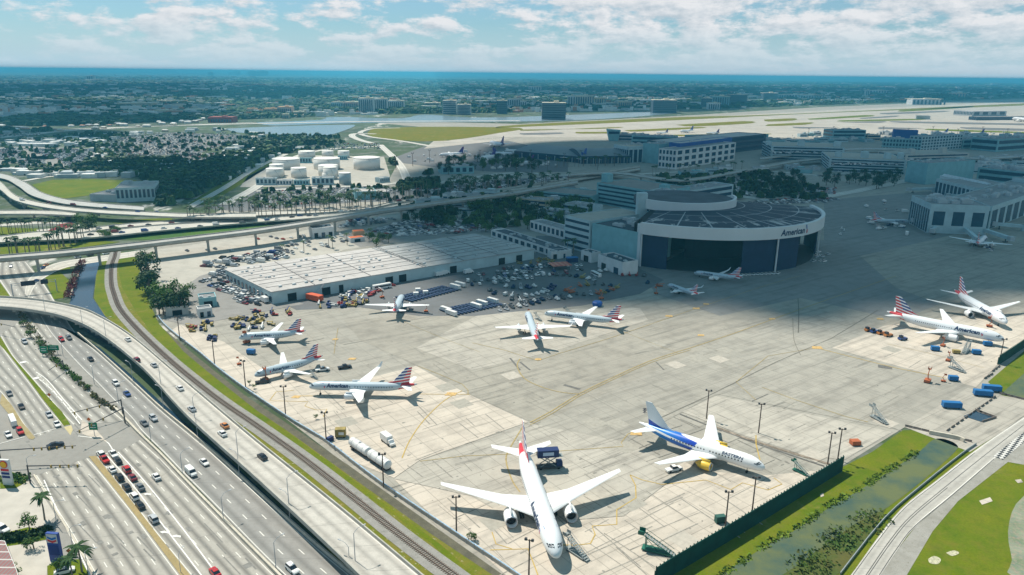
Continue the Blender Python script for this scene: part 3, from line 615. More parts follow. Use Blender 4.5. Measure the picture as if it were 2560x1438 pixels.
flat('drain', [(400, 815), (445, 853), (500, 898), (612, 988), (735, 1070), (878, 1168), (1094, 1322), (1270, 1446), (1250, 1450), (1085, 1340), (868, 1185), (725, 1082), (600, 998), (490, 908), (436, 860)], .02, grass_mat('dark_earth', (.10, .095, .07), (.14, .13, .09), .3, 2.))
def greenfence(label, px, h=6.):
    P = resample(polyline(px, 0, 1), 30); o = P[0].copy(); root = empty('windscreen_fence', o, 0, label, 'fence'); P = [p-o for p in P]
    mb = MB(); wallstrip(mb, P, h, .25); mb.build('screen', DGRN, root, recalc=True)
    Lg = sum((a-b).length for a, b in zip(P, P[1:])); Q = resample(P, min(98, int(Lg/1.6)))
    pb = MB(); pb.box((0, .3, 0), (.22, .22, h+.2)); pb.box((0, .55, 0), (.14, .5, h*.75), top=1); f0 = pb.build('post', DGRN, root); f0.location = Q[0]
    t = P[-1]-P[0]; an = math.atan2(t.y, t.x); f0.rotation_euler.z = an
    for q in Q[1:]: c = f0.copy(); C.objects.link(c); c.parent = root; c.location = q
    return root
greenfence('tall dark green screened fence between the apron and the grass bank', [(1640, 1465), (1677, 1440), (1800, 1366), (1920, 1293), (2010, 1237), (2105, 1178)])
greenfence('dark green screened fence section at the right edge beside the light concrete stand', [(2497, 912), (2530, 890), (2565, 866), (2640, 815)], 5)
# guard blocks along curb
jb = MB(); jb.prism([(-1.4, -.3), (1.4, -.3), (1.4, .3), (-1.4, .3)], 0, .4); jb.box((0, 0, .4), (2.8, .22, .5)); JB = jb.build('barrier_block', mat('old_concrete', (.20, .17, .15), var=.3))
def row_between(a, b, n):
    A, B = G(*a), G(*b); return [(A.lerp(B, (i+.5)/n), math.atan2(B.y-A.y, B.x-A.x)) for i in range(n)]
for (a, b, n, l) in (((2262, 1066), (2430, 1106), 8, 'beside the end of the algae covered canal'), ((2365, 1080), (2490, 992), 12, 'in the row by the blue trailers'), ((2488, 1046), (2455, 1056), 3, 'around the small pit'), ((2440, 1027), (2488, 1045), 4, 'on the far side of the small pit'), ((2500, 985), (2560, 1000), 4, 'below the far canal corner'), ((2480, 930), (2500, 915), 3, 'at the foot of the far green fence'), ((2460, 948), (2482, 935), 3, 'near the right grass corner')):
    for p, an in row_between(a, b, n): place(JB, p, an, 'low dark concrete barrier block '+l, 'barrier blocks '+l, cat='barrier')
# ------------------------------------------------------------------ lettering
TXT = {}
def text_faces(s, bold=0.):
    if (s, bold) in TXT: return TXT[(s, bold)]
    cu = bpy.data.curves.new('t', 'FONT'); cu.body = s; cu.offset = bold; cu.resolution_u = 2; cu.shear = .12; cu.space_character = 1.02
    o = bpy.data.objects.new('t', cu); C.objects.link(o); dg = bpy.context.evaluated_depsgraph_get(); me = bpy.data.meshes.new_from_object(o.evaluated_get(dg))
    bpy.data.objects.remove(o); bm = bmesh.new(); bm.from_mesh(me); bmesh.ops.triangulate(bm, faces=bm.faces)
    xs = [v.co.x for v in bm.verts]; ys = [v.co.y for v in bm.verts]; x0, x1, y0, y1 = min(xs), max(xs), min(ys), max(ys)
    for i in range(1, 5):
        yy = y0+(y1-y0)*i/5
        bmesh.ops.bisect_plane(bm, geom=bm.verts[:]+bm.edges[:]+bm.faces[:], plane_co=(0, yy, 0), plane_no=(0, 1, 0))
    for i in range(1, 24):
        xx = x0+(x1-x0)*i/24
        bmesh.ops.bisect_plane(bm, geom=bm.verts[:]+bm.edges[:]+bm.faces[:], plane_co=(xx, 0, 0), plane_no=(1, 0, 0))
    bm.verts.index_update(); V = [((v.co.x-x0)/(x1-x0), (v.co.y-y0)/(x1-x0)) for v in bm.verts]; Fs = [tuple(v.index for v in f.verts) for f in bm.faces]
    bm.free(); bpy.data.meshes.remove(me); TXT[(s, bold)] = (V, Fs); return V, Fs
# ------------------------------------------------------------------ airliners
PAINT_W = mat('white_aircraft_paint', (.80, .80, .79), .3, .03, .3, spec=.5)
SILV = mat('silver_aircraft_paint', (.62, .67, .71), .32, .05, .3, spec=.5)
WINGM = mat('wing_grey', (.72, .73, .73), .45, .05, .2); GLASSD = mat('dark_glass', (.012, .016, .025), .12, .1, 1, spec=.6); INTK = mat('intake_metal', (.5, .5, .52), .3, metal=.6)
FAN = mat('fan_black', (.02, .02, .025), .5); TYRE = mat('tyre_black', (.02, .02, .02), .9); NAVY = mat('navy_letter', (.02, .04, .10), .4); REDP = mat('red_paint', (.55, .02, .03), .4); YENG = mat('yellow_engine_paint', (.75, .50, .06), .35, .05)
TYPES = {'777': dict(L=63.7, R=3.1, z=5.4, hs=30.6, rc=13.6, tc=2.1, x0=.315, sw=.60, ey=9.7, er=2.0, el=7.2, ft=18.6, fc=9.5, ss=10.9, sc=6.5),
         '767': dict(L=48.5, R=2.5, z=4.6, hs=23.8, rc=11.0, tc=2.1, x0=.30, sw=.58, ey=7.9, er=1.5, el=5.2, ft=15.9, fc=7.6, ss=9.3, sc=5.4),
         '757': dict(L=47.3, R=1.95, z=4.3, hs=19.2, rc=8.4, tc=1.8, x0=.355, sw=.47, ey=6.5, er=1.3, el=4.9, ft=13.6, fc=6.6, ss=7.6, sc=4.6),
         '319': dict(L=33.8, R=2.0, z=3.7, hs=17.0, rc=6.8, tc=1.5, x0=.33, sw=.48, ey=5.7, er=1.15, el=4.2, ft=11.8, fc=5.8, ss=6.2, sc=4.0),
         '737': dict(L=39.5, R=1.95, z=3.5, hs=17.4, rc=7.2, tc=1.5, x0=.35, sw=.5, ey=5.0, er=1.1, el=4.0, ft=12.5, fc=6.4, ss=7.1, sc=4.1)}
def fus_fn(T):
    L, R, z0 = T['L'], T['R'], T['z']; nl = 3.0*R; tl = 7.0*R
    def rz(x):                       # x from nose, 0..L
        if x < nl:
            t = max(0, x/nl); r = R*math.sqrt(max(0, 1-(1-t)**2.0))**.95; return r, z0-.32*R*(1-t)**2
        if x > L-tl:
            t = (x-(L-tl))/tl; return R*(1-t**1.7*.90), z0+R*.72*t**1.5
        return R, z0
    def pt(x, th, off=0.):
        r, z = rz(x); return (L/2-x, (r+off)*math.cos(th), z+(r+off)*math.sin(th))
    return rz, pt
def livery_fus(T, kind, key):
    if ('lf', kind, key) in MC: return MC[('lf', kind, key)]
    m, n, b = newmat('fuselage_'+kind); x, y, z = n.xyz(n.coord()); L, R, z0 = T['L'], T['R'], T['z']
    if kind == 'aa':
        base = (.44, .52, .57) if key not in ('777',) else (.70, .73, .75)
        s = n.add(n.mul(n.m('ABSOLUTE', n.add(z, -z0)), 1.), n.mul(n.add(z, -z0), .0))
        u = n.add(n.add(x, L*.30), n.mul(n.add(z, -z0), -.75)) if False else n.add(n.add(x, L*.335), n.mul(n.add(z, -z0), .55))
        band = n.lt(n.fr(n.add(n.mul(n.add(z, -z0+.55*R), 1/(1.05*R)), .02)), .56)
        reg = n.mul(n.lt(u, 0), n.gt(x, -L*.475))
        reg = n.mul(reg, n.gt(n.add(z, -z0), -.6*R))
        c = n.mix(n.mul(band, reg), base, (.55, .02, .035))
    elif kind == 'eastern':
        u = n.add(n.mul(n.add(x, L*.02), -.13), n.mul(n.add(z, -z0), -1.)) # 0 at spear line
        f = n.fr(n.add(n.mul(n.add(n.add(z, -z0), n.mul(x, .10)), .42), .25))
        reg = n.mul(n.lt(x, n.add(-L*.02, n.mul(n.add(z, -z0), .6))), n.gt(x, -L*.42))
        reg = n.mul(reg, n.gt(n.add(n.add(z, -z0), n.mul(n.add(x, L*.3), -.0)), -2.0))
        edge = n.add(n.add(z, -z0), n.mul(n.add(x, L*.05), -.16))
        low = n.gt(n.add(n.add(z, -z0), n.mul(x, -.12)), -.3)
        col = n.mix(n.ramp(x, -L*.3, -L*.05), (.01, .22, .62), (.01, .06, .45))
        c = n.mix(n.mul(reg, n.gt(f, .30)), (.80, .80, .79), col)
    else:
        c = n.mix(n.lt(n.add(x, n.mul(n.add(z, -z0), .8)), -L*.33), (.75, .76, .78), (.035, .03, .16)) if kind == 'indigo' else n.mix(0., (.74, .76, .78), (.7, .7, .7))
    nz = n.noise(n.coord(), .5, 3); c = n.mix(n.mul(nz, .06), c, (.4, .4, .4))
    n.put(b.inputs['Base Color'], c); b.inputs['Roughness'].default_value = .3; b.inputs['Specular IOR Level'].default_value = .5
    MC[('lf', kind, key)] = m; return m
def livery_fin(T, kind, key):
    if ('ln', kind, key) in MC: return MC[('ln', kind, key)]
    m, n, b = newmat('fin_'+kind); x, y, z = n.xyz(n.coord()); L, R, z0 = T['L'], T['R'], T['z']; ft = T['ft']; zb = z0+R
    if kind == 'aa':
        t = n.mul(n.add(z, -zb), 1/(ft-zb))
        q = n.add(n.mul(t, 5.6), n.mul(n.add(x, L*.45), .13))
        band = n.lt(n.fr(q), .58)
        xm = n.add(-L/2+1.09*T['fc']-.4, n.mul(t, .35*T['fc']-.78*(ft-zb)-.2))
        blue = n.mul(n.gt(x, xm), n.gt(t, .2))
        c = n.mix(blue, (.55, .02, .035), (.03, .07, .25)); c = n.mix(band, (.80, .80, .80), c); 
    elif kind == 'eastern':
        t = n.add(n.add(z, -zb), n.mul(n.add(x, L*.40), .35)); c = n.mix(n.lt(t, 1.6), (.70, .74, .77), (.01, .06, .40))
    elif kind == 'indigo': c = n.mix(n.gt(n.noise(n.coord(), .5, 2), .62), (.045, .035, .22), (.35, .03, .12))
    else: c = n.mix(0., (.05, .10, .35), (0, 0, 0))
    n.put(b.inputs['Base Color'], c); b.inputs['Roughness'].default_value = .35; MC[('ln', kind, key)] = m; return m
AFOIL = [(0, 0), (.03, .35), (.12, .8), (.32, 1), (.62, .66), (1, .04)]
def foil(secs, thick_axis='z'):
    mb = MB(); rings = []
    for (x, y, z, ch, th) in secs:
        up = [(x-c*ch, t*th*.62) for c, t in AFOIL]; dn = [(x-c*ch, -t*th*.38) for c, t in reversed(AFOIL[1:])]
        rings.append([(a, y, z+b) if thick_axis == 'z' else (a, y+b*1.2, z) for a, b in up+dn])
    n = len(rings[0]); vs = [v for r in rings for v in r]
    fs = [(i*n+k, i*n+(k+1) % n, (i+1)*n+(k+1) % n, (i+1)*n+k) for i in range(len(rings)-1) for k in range(n)]
    fs += [tuple(range(n-1, -1, -1)), tuple((len(rings)-1)*n+k for k in range(n))]
    mb.add(vs, fs); return mb
def airliner(name_label, nose, tail, typ, liv='aa', letter='American', winglet=False, detail=True, engm=None, group=None, wx=0., seg=24):
    T = TYPES[typ]; L, R, z0 = T['L'], T['R'], T['z']
    rz, pt = fus_fn(T)
    A = G(*nose, z0-.3*R); B = G(*tail, z0+.7*R); dv = A-B; hd = math.atan2(dv.y, dv.x); s = math.hypot(dv.x, dv.y)/L
    mid = (A+B)/2
    root = empty('airliner', (mid.x, mid.y, .1), hd, name_label, 'airliner', group, s)
    xs = [0, .02, .06, .12, .22, .35, .5, .7, 1.0]; xs = [x*3*R for x in xs]+[L*.35, L*.5]+[L-7*R*(1-t) for t in (0, .15, .3, .45, .6, .75, .88, 1)]
    mb = MB(); vs = []; 
    for x in xs:
        for k in range(seg): vs.append(pt(x if x else .0, 2*PI*k/seg))
    fs = [(i*seg+k, (i+1)*seg+k, (i+1)*seg+(k+1) % seg, i*seg+(k+1) % seg) for i in range(len(xs)-1) for k in range(seg)]
    fs += [tuple((len(xs)-1)*seg+k for k in range(seg))]
    mb.add(vs, fs); 
    # wing-body fairing
    xr = L*T['x0']; mb.build('fuselage', livery_fus(T, liv, typ), root, smooth=True, recalc=True)
    fb = MB(); fv = []; N = 12
    for t in (0, .08, .25, .5, .75, .92, 1):
        w = math.sin(PI*min(1, max(0, t)))**.5*R*1.12+.02; x = L/2-(xr-R+t*(T['rc']+2.6*R))
        for k in range(N): a = 2*PI*k/N; fv.append((x, w*math.cos(a), z0-R*.62+w*.5*math.sin(a)))
    fb.add(fv, [(i*N+k, i*N+(k+1) % N, (i+1)*N+(k+1) % N, (i+1)*N+k) for i in range(6) for k in range(N)]); fb.build('belly_fairing', SILV if liv == 'aa' else PAINT_W, root, smooth=True, recalc=True)
    zr = z0-R*.55; dih = .11
    wm = WINGM if liv != 'aa' or typ == '777' else WINGM
    for sgn in (1, -1):
        hs, sw = T['hs'], T['sw']; X0 = L/2-xr
        k = .36*hs; kx = X0-k*sw*1.06; teroot = X0-T['rc']*1.0
        secs = [(X0+.3, 0, zr-.1, T['rc']*1.05, R*.5), (X0-R*.9*sw, sgn*R*.9, zr+.05, T['rc']-R*.75*sw, T['rc']*.125),
                (kx, sgn*k, zr+k*dih, (T['rc']-k*sw)*1.0 if (T['rc']-k*sw) > T['rc']*.5 else T['rc']*.54, T['rc']*.066), (X0-hs*sw, sgn*hs, zr+hs*dih*1.05, T['tc'], T['tc']*.1)]
        wg = foil(secs).build('wing', wm, root, smooth=False, recalc=True)
        if winglet:
            a = secs[-1]; wl = foil([(a[0]+.0, a[1], a[2], T['tc'], .16), (a[0]-1.0, a[1]+sgn*.5, a[2]+.8, T['tc']*.75, .12), (a[0]-2.2, a[1]+sgn*.9, a[2]+2.5, T['tc']*.35, .08)]).build('winglet', wm, wg, recalc=True)
        # engine
        ex = X0-T['ey']*sw+T['el']*.62; ez = zr+T['ey']*dih-T['er']*1.25; er, el = T['er'], T['el']; ec = (ex-el/2, sgn*T['ey'], ez)
        en = MB(); pr = [(er*.78, el*.30), (er*.86, el*.46), (er*.93, el*.5), (er*1.0, el*.42), (er*1.06, el*.15), (er*1.0, -el*.2), (er*.82, -el*.42), (er*.72, -el*.42), (er*.5, -el*.5), (er*.25, -el*.62), (.02, -el*.62)]
        en.lathe([(r, h) for r, h in pr], 18, 'x', ec)
        en.box((ex-el*.55, sgn*T['ey'], ez+er*.6), (el*.85, .35, er*1.0))
        eo = en.build('engine', engm or (SILV if typ in ('757',) else PAINT_W), root, smooth=False, recalc=False)
        for p in eo.data.polygons: p.use_smooth = len(p.vertices) == 4
        fn = MB(); fn.lathe([(.0, el*.40), (er*.22, el*.30), (er*.22, el*.29), (er*.80, el*.27)], 16, 'x', ec); fn.build('fan', FAN, eo)
        if detail:
            lp = MB(); lp.lathe([(er*.84, el*.45), (er*.93, el*.505), (er*1.0, el*.43)], 18, 'x', ec); lp.build('intake_lip', INTK, eo, smooth=True)
        st = [(-L/2+T['sc']*1.55+.4, sgn*R*.1, z0+R*.42, T['sc'], .5), (-L/2+T['sc']*1.55+.4-T['ss']*.62, sgn*T['ss'], z0+R*.42+T['ss']*.11, T['sc']*.38, .16)]
        foil(st).build('stabilizer', wm, root, recalc=True)
        # main gear
        mg = MB(); gx = X0-T['rc']*.62; gy = sgn*T['ey']*.56; wr = .62 if typ in ('777', '767') else .52
        mg.tube([(gx, gy, .6), (gx, gy, zr)], .16, 6)
        for dx in ((-1.45, 0, 1.45) if typ == '777' else (-.7, .7) if typ in ('757', '767') else (0,)):
            for dy in (-.45, .45): mg.add(*[(lambda c: (c.v, c.f))(MB().lathe([(0.01, -.18), (wr, -.18), (wr, .18), (.01, .18)], 10, 'z'))][0] and ([(gx+dx+v[0], gy+dy+v[2], wr+v[1]-.1) for v in MB().lathe([(0.01, -.18), (wr, -.18), (wr, .18), (.01, .18)], 10).v], MB().lathe([(0.01, -.18), (wr, -.18), (wr, .18), (.01, .18)], 10).f)) if False else mg.add([(gx+dx+v[0], gy+dy+v[2], wr+v[1]-.1) for v in WHEEL[wr].v], WHEEL[wr].f)
        mg.build('main_landing_gear', TYRE, root)
    ng = MB(); ng.tube([(L/2-2.4*R, 0, .4), (L/2-2.4*R, 0, z0-R*.6)], .12, 6)
    for dy in (-.3, .3): ng.add([(L/2-2.4*R+v[0]*.8, dy+v[2]*.8, .4+v[1]*.8) for v in WHEEL[.52].v], WHEEL[.52].f)
    ng.build('nose_landing_gear', TYRE, root)
    # fin
    fc, ft = T['fc'], T['ft']; fx = -L/2+fc*1.62
    foil([(fx+fc*.55, 0, z0+R*.75, fc*1.65, .22), (fx-.4, 0, z0+R*1.45, fc*1.06, .5), (fx-(ft-z0-R)*.78-.6, 0, ft, fc*.36, .2)], 'y').build('fin', livery_fin(T, liv, typ), root, recalc=True)
    # windows & lettering
    wl_ = []; ww, wh, pitch = (.42, .5, 1.15)
    for side in (1, -1):
        x = 3.9*R if letter != 'American' or liv != 'aa' else L*.385
        if liv == 'eastern': x = 3.0*R
        while x < L-5.4*R:
            if not (L*.40 < x < L*.42):
                q = []
                for dx, dz in ((-ww/2, -.1), (ww/2, -.1), (ww/2, wh-.1), (-ww/2, wh-.1)):
                    th = math.asin(min(.95, (.12*R+dz)/R)); th = th if side == 1 else PI-th; q.append(pt(x+dx, th, .02))
                wl_.append(q)
            x += pitch
    if detail:
        for q in wl_[:96]: MB().add(q, [(0, 1, 2, 3)]).build('cabin_window', GLASSD, root)
    ck = MB()
    for side in (1, -1):
        for a0, a1, xa, xb in ((1.30, .98, .28*R, .62*R), (.93, .66, .36*R, .74*R), (.62, .42, .52*R, .95*R)):
            q = [(xa+.05*R, a0), (xa+.18*R, a1), (xb+.1*R, a1+.03), (xb, a0)]
            ck.add([pt(xx*1.3, (aa if side == 1 else PI-aa), .03) for xx, aa in q], [(0, 1, 2, 3)])
    ck.build('cockpit_windows', GLASSD, root)
    if letter:
        V, Fs = text_faces(letter, .045 if letter == 'American' else .03); W = {'777': 13.5, '767': 7.6, '757': 9.6, '319': 8.4, '737': 8.4}[typ]
        for side in (1, -1):
            xs0 = {'777': .15, '767': .105, '757': .13, '319': .17, '737': .15}[typ]*L; zo = -.05*R if liv == 'aa' else .42*R
            if liv == 'aa' and side == 1: xs0 += 1.9*R/2
            if liv == 'aa' and side == -1: pass
            P = []
            for u, v in V:
                xx = xs0+u*W if side == 1 else xs0+W-u*W
                a = (zo+v*W*(.62 if liv == 'eastern' else 1.))/R; a = math.asin(max(-.98, min(.98, a*.92))); P.append(pt(xx+(0 if side == 1 else 1.6*R*.5), a if side == 1 else PI-a, .035))
            mb = MB(); mb.add(P, Fs); mb.build('lettering', NAVY, root)
            if liv == 'aa':
                # tilted two-tone emblem ahead of the lettering
                x1 = xs0-.25*R if side == 1 else xs0-.25*R+.8*R; h = .9*R
                def em(pts): return [pt(x1+a*R*.55, (math.asin(max(-.98, min(.98, (-.15*R+b*h)/R)))) if side == 1 else PI-math.asin(max(-.98, min(.98, (-.15*R+b*h)/R))), .04) for a, b in pts]
                mb = MB(); mb.add(em([(-1.5, 1.05), (-.6, .42), (.25, .5), (-.6, 1.05)]), [(0, 1, 2, 3)]); mb.build('emblem_blue', mat('emblem_blue', (.03, .13, .38)), root)
                mb = MB(); mb.add(em([(-.3, .48), (.1, .5), (-.15, .05), (-.1, -.05), (-.55, .1)]), [(0, 1, 2, 3, 4)]); mb.build('emblem_red', REDP, root)
    if liv == 'eastern':   # dark bird-like strokes on the fin
        zb = z0+R; X = -L/2+fc*.62-(ft-zb)*.30; zc_ = zb+(ft-zb)*.52
        for sd in (1, -1):
            mb = MB()
            for i in range(3):
                zz = zc_+.75-i*.7; mb.add([(X+1.2-i*.25, sd*.40, zz), (X-.2, sd*.40, zz+.35), (X-1.1+i*.2, sd*.40, zz+.1), (X-.1, sd*.40, zz-.05)], [(0, 1, 2, 3)])
            mb.build('fin_emblem', NAVY, root)
    return root
WHEEL = {}
for r_ in (.52, .62): WHEEL[r_] = MB().lathe([(0.01, -.18), (r_, -.18), (r_, .18), (.01, .18)], 10, 'z')
airliner('large white wide body airliner pointing at the viewer with raked wings at the bottom centre', (1393, 1392), (1300, 1104), '777', wx=1)
airliner('white airliner with blue streaked rear and yellow engines marked EASTERN', (1912, 1172), (1598, 1057), '767', 'eastern', 'EASTERN', engm=YENG)
airliner('long narrow silver airliner with striped tail standing above the white tank trailer', (773, 967), (1043, 961), '757', winglet=True)
airliner('silver striped tail airliner with an orange lift under its nose, nearest the blue fence', (636, 939), (807, 889), '319')
airliner('silver striped tail airliner in front of the yellow equipment rows, farthest left', (597, 845), (765, 827), '319')
airliner('silver airliner with striped tail parked side on beside the airliner seen from behind', (1361, 784), (1560, 799), '757', winglet=False)
airliner('white airliner seen from behind with its nose to the equipment yard and red tail base', (1318, 785), (1345, 852), '757', winglet=True)
airliner('narrow airliner seen from behind beside the blue ground panels below the warehouse', (1006, 743), (984, 782), '319', 'aa')
airliner('small striped tail airliner with upturned wing tips near the round hangar', (1670, 710), (1748, 731), '737', winglet=True)
airliner('striped tail airliner in the shade of the open door of the round hangar', (1735, 681), (1858, 691), '737', winglet=True)
airliner('large white striped tail airliner side on at the right edge, the nearer of two', (2511, 848), (2218, 776), '777')
airliner('large white striped tail airliner angled behind the other one at the right edge', (2516, 806), (2387, 722), '777')
airliner('blue silver airliner parked at the end of the right terminal pier', (2275, 555), (2176, 549), '737')
airliner('small white airliner nose in at the jet bridge of the right terminal pier', (2462, 598), (2440, 614), '319', 'aa')
for i, (a, b, t) in enumerate((((1098, 388), (1163, 381), '767'), ((1186, 400), (1243, 390), '737'), ((1272, 410), (1338, 402), '767'), ((1262, 377), (1322, 374), '767'), ((1285, 385), (1228, 380), '737'), ((1410, 393), (1470, 402), '737'), ((1500, 398), (1450, 402), '737'), ((1225, 360), (1262, 366), '737'))):
    airliner(['white airliner with a dark blue tail, leftmost on the far ramp', 'small white airliner with an indigo rear on the far ramp', 'white airliner with an indigo tail nearest the palms by the far ramp', 'long white airliner under the grey curved concourse', 'small airliner behind the long one at the curved concourse', 'white and red airliner at the right end of the curved concourse', 'white airliner with its nose toward the glass terminal wall', 'small dark tailed airliner farthest back on the far ramp'][i], a, b, t, 'indigo' if i not in (5, 6) else 'plain', None, detail=False, seg=12)
# ------------------------------------------------------------------ buildings
WALLS = {'white': (.62, .63, .62), 'cream': (.62, .56, .44), 'grey': (.42, .45, .46), 'teal': (.22, .42, .45), 'pale': (.42, .53, .55), 'pink': (.55, .36, .30), 'orange': (.60, .36, .20), 'dark': (.06, .09, .12), 'blue': (.04, .10, .32), 'tan': (.50, .42, .30), 'brick': (.30, .08, .07), 'concrete': (.50, .49, .45), 'salmon': (.62, .42, .34), 'yellow': (.62, .50, .28)}  # teal and pale are tinted to carry the colour of shaded walls
def wm(c): return mat('wall_'+c, WALLS[c], .8, .12, .15)
ROOFW = conc_mat('roof_white', (.50, .475, .455), slab=9, ang=.64, joint=.25, stain=.35, streak=.25); ROOFG = conc_mat('roof_grey', (.28, .29, .30), slab=12, joint=.15, stain=.5, streak=.3); ROOFD = mat('roof_dark', (.05, .07, .09), .8, .35, .06); ROOFT = mat('roof_tan', (.42, .37, .30), .9, .15, .1)
GLASSB = mat('blue_dark_glass', (.02, .05, .09), .15, .15, .3, spec=.6); DARKO = mat('dark_opening', (.012, .014, .018), .9)
def facade(root, A, B, h, floors, style, gm_=None, z0=0., n=None, out=.05, fw=.55):
    """window bands or bays on the face A->B (outside is to the right of A->B)"""
    gm_ = gm_ or GLASSB
    d = B-A; L = d.length; an = math.atan2(d.y, d.x); u = d.normalized(); nrm = Vector((u.y, -u.x, 0)); fh = (h-z0)/floors
    for f in range(floors):
        zc = z0+fh*f+fh*.28
        if style == 'bands':
            c = (A+B)/2+nrm*out*.5; mb = MB(); mb.box((c.x, c.y, zc), (L*.94, out*2, fh*fw), an); mb.build('window_band', gm_, root)
        elif style == 'bays':
            k = n or max(2, int(L/6))
            for i in range(k):
                c = A+d*((i+.5)/k)+nrm*out*.5; mb = MB(); mb.box((c.x, c.y, zc), (L/k*.6, out*2, fh*fw*1.1), an); mb.build('window', gm_, root)
        elif style == 'fins':
            k = n or max(3, int(L/5)); c = (A+B)/2+nrm*out*.5
            for i in range(k):
                c = A+d*((i+.5)/k)+nrm*out*.5; mb = MB(); mb.box((c.x, c.y, z0+.5), (L/k*.7, out*2, (h-z0)*.8), an); mb.build('window', gm_, root)
            break
BL = []
def bldg(label, a, b, depth, h=None, top=None, wall='white', roof=None, floors=2, style='bands', sidest=None, name='building', cat='building', units=4, para=.8, gm_=None, doors=0, world=None, n=None, fw=.55, tower=None):
    A, B = (G(*a), G(*b)) if world is None else world
    if top is not None: h = HT(A, top)
    u = (B-A).normalized(); v = Vector((-u.y, u.x, 0)); L = (B-A).length
    if v.dot(A+B) < 0: pass
    o = (A+B)/2; root = empty(name, o, 0, label, cat)
    a0, b0 = A-o, B-o; c0, d0 = b0+v*depth, a0+v*depth
    P = [(p.x, p.y) for p in (a0, b0, c0, d0)]; BL.append([(p[0]+o.x, p[1]+o.y) for p in P])
    mb = MB(); mb.prism(P, -.2, h); mb.build('wall', wm(wall), root)
    inn = lambda k: [((p[0]-(a0.x+c0.x)/2)*k+(a0.x+c0.x)/2, (p[1]-(a0.y+c0.y)/2)*k+(a0.y+c0.y)/2) for p in P]
    mb = MB(); kk = 1-.6/max(4, min(L, depth)); mb.prism(inn(kk), h-.05, h+.12); mb.build('roof', roof or ROOFG, root)
    if para:
        mb = MB(); pp = [Vector((p[0], p[1], h-.02)) for p in P]; 
        for i in range(4):
            q, r = pp[i], pp[(i+1) % 4]; e = (r-q).normalized(); m_ = (q+r)/2+Vector((-e.y, e.x, 0))*.2; mb.box((m_.x, m_.y, h-.02), ((r-q).length-.01*i, .4, para), math.atan2(e.y, e.x))
        mb.build('parapet', wm(wall), root)
    if style: 
        facade(root, a0, b0, h, floors, style, gm_, n=n, fw=fw)
        ss = sidest if sidest is not None else style
        if ss:
            if a0.x > -1e9 and (A.x+B.x)/2 > 0: facade(root, d0, a0, h, floors, ss, gm_, fw=fw)
            else: facade(root, b0, c0, h, floors, ss, gm_, fw=fw)
    rr = random.Random(len(BL)); an = math.atan2(u.y, u.x)
    for i in range(int(units*2.2)):
        s = rr.uniform(.25, .75), rr.uniform(.2, .8); p = a0+(b0-a0)*rr.uniform(.1, .9)+v*depth*s[1]; k = min(L, depth)*rr.uniform(.05, .12)+.6
        mb = MB(); mb.box((p.x, p.y, h+.1), (k*1.5, k, k*.6), an); mb.box((p.x, p.y, h+.1+k*.6), (k*.8, k*.7, k*.15), an); mb.build('rooftop_unit', wm('grey'), root)
    for i in range(doors):
        c = a0+(b0-a0)*((i+.5)/doors); nn = Vector((u.y, -u.x, 0))*.06; mb = MB(); mb.box((c.x+nn.x, c.y+nn.y, 0), (min(L/doors*.5, 5), .2, min(h*.7, 4.5)), an); mb.build('door', DARKO if i % 2 == 0 else GLASSB, root)
    if tower:
        for t, ww, hh in tower:
            p = a0+(b0-a0)*t+v*depth*.3; mb = MB(); mb.box((p.x, p.y, h-.1), (ww, ww, hh), an); mb.prism([(p.x-ww*.3, p.y-ww*.3), (p.x+ww*.3, p.y-ww*.3), (p.x+ww*.3, p.y+ww*.3), (p.x-ww*.3, p.y+ww*.3)], h+hh-.2, h+hh+.5); mb.build('stair_tower', wm(wall), root)
    return root
# --- warehouse
W0, W1, W2 = G(563, 672, 8), G(680, 729, 8), G(1335, 622, 8); W3 = W0+(W2-W1)
for p in (W0, W1, W2, W3): p.z = 0
wr = empty('warehouse', (W1+W2)/2, 0, 'long low warehouse with a pale flat roof dotted with vents', 'warehouse'); o = wr.location.copy()
q = [p-o for p in (W1, W2, W3, W0)]; P = [(p.x, p.y) for p in q]; BL.append([(p.x, p.y) for p in (W1, W2, W3, W0)])
mb = MB(); mb.prism(P, -.1, 7.6); mb.build('wall', wm('pale'), wr)
u = (q[1]-q[0]).normalized(); v = (q[3]-q[0]).normalized(); WL = (q[1]-q[0]).length; WD = (q[3]-q[0]).length; an = math.atan2(u.y, u.x)
for t0, t1, m_ in ((-.004, .535, ROOFW), (.54, 1.004, conc_mat('roof_pale_grey', (.42, .42, .41), slab=9, ang=.64, joint=.3, stain=.4, streak=.25))):
    mb = MB(); mb.prism([((q[0]+u*WL*a+v*b)[0], (q[0]+u*WL*a+v*b)[1]) for a, b in ((t0, -.6), (t1, -.6), (t1, WD+.6), (t0, WD+.6))], 7.55, 8.0); mb.build('roof', m_, wr)
seam = mat('roof_seam', (.16, .15, .15))
for b in (.14, .28, .4, .5, .62, .72, .86):
    c = q[0]+u*WL*.5+v*WD*b; mb = MB(); mb.box((c.x, c.y, 8.), (WL*.995, .35, .18), an); mb.build('roof_seam', seam, wr)
for t in (.15, .34, .535, .545, .7, .85):
    c = q[0]+u*WL*t+v*WD*.5; mb = MB(); mb.box((c.x, c.y, 8.), (.45, WD, .25), an); mb.build('roof_seam', seam, wr)
rr = random.Random(3)
for i in range(96):
    c = q[0]+u*WL*rr.uniform(.02, .98)+v*WD*rr.choice([.1, .24, .33, .46, .55, .68, .78, .9]); s = rr.uniform(.7, 1.7); mb = MB(); mb.box((c.x, c.y, 8.), (s, s, s*.35), an); mb.box((c.x, c.y, 8.+s*.35), (s*1.35, s*1.1, s*.25), an, top=.8); mb.build('roof_vent', wm('grey'), wr)
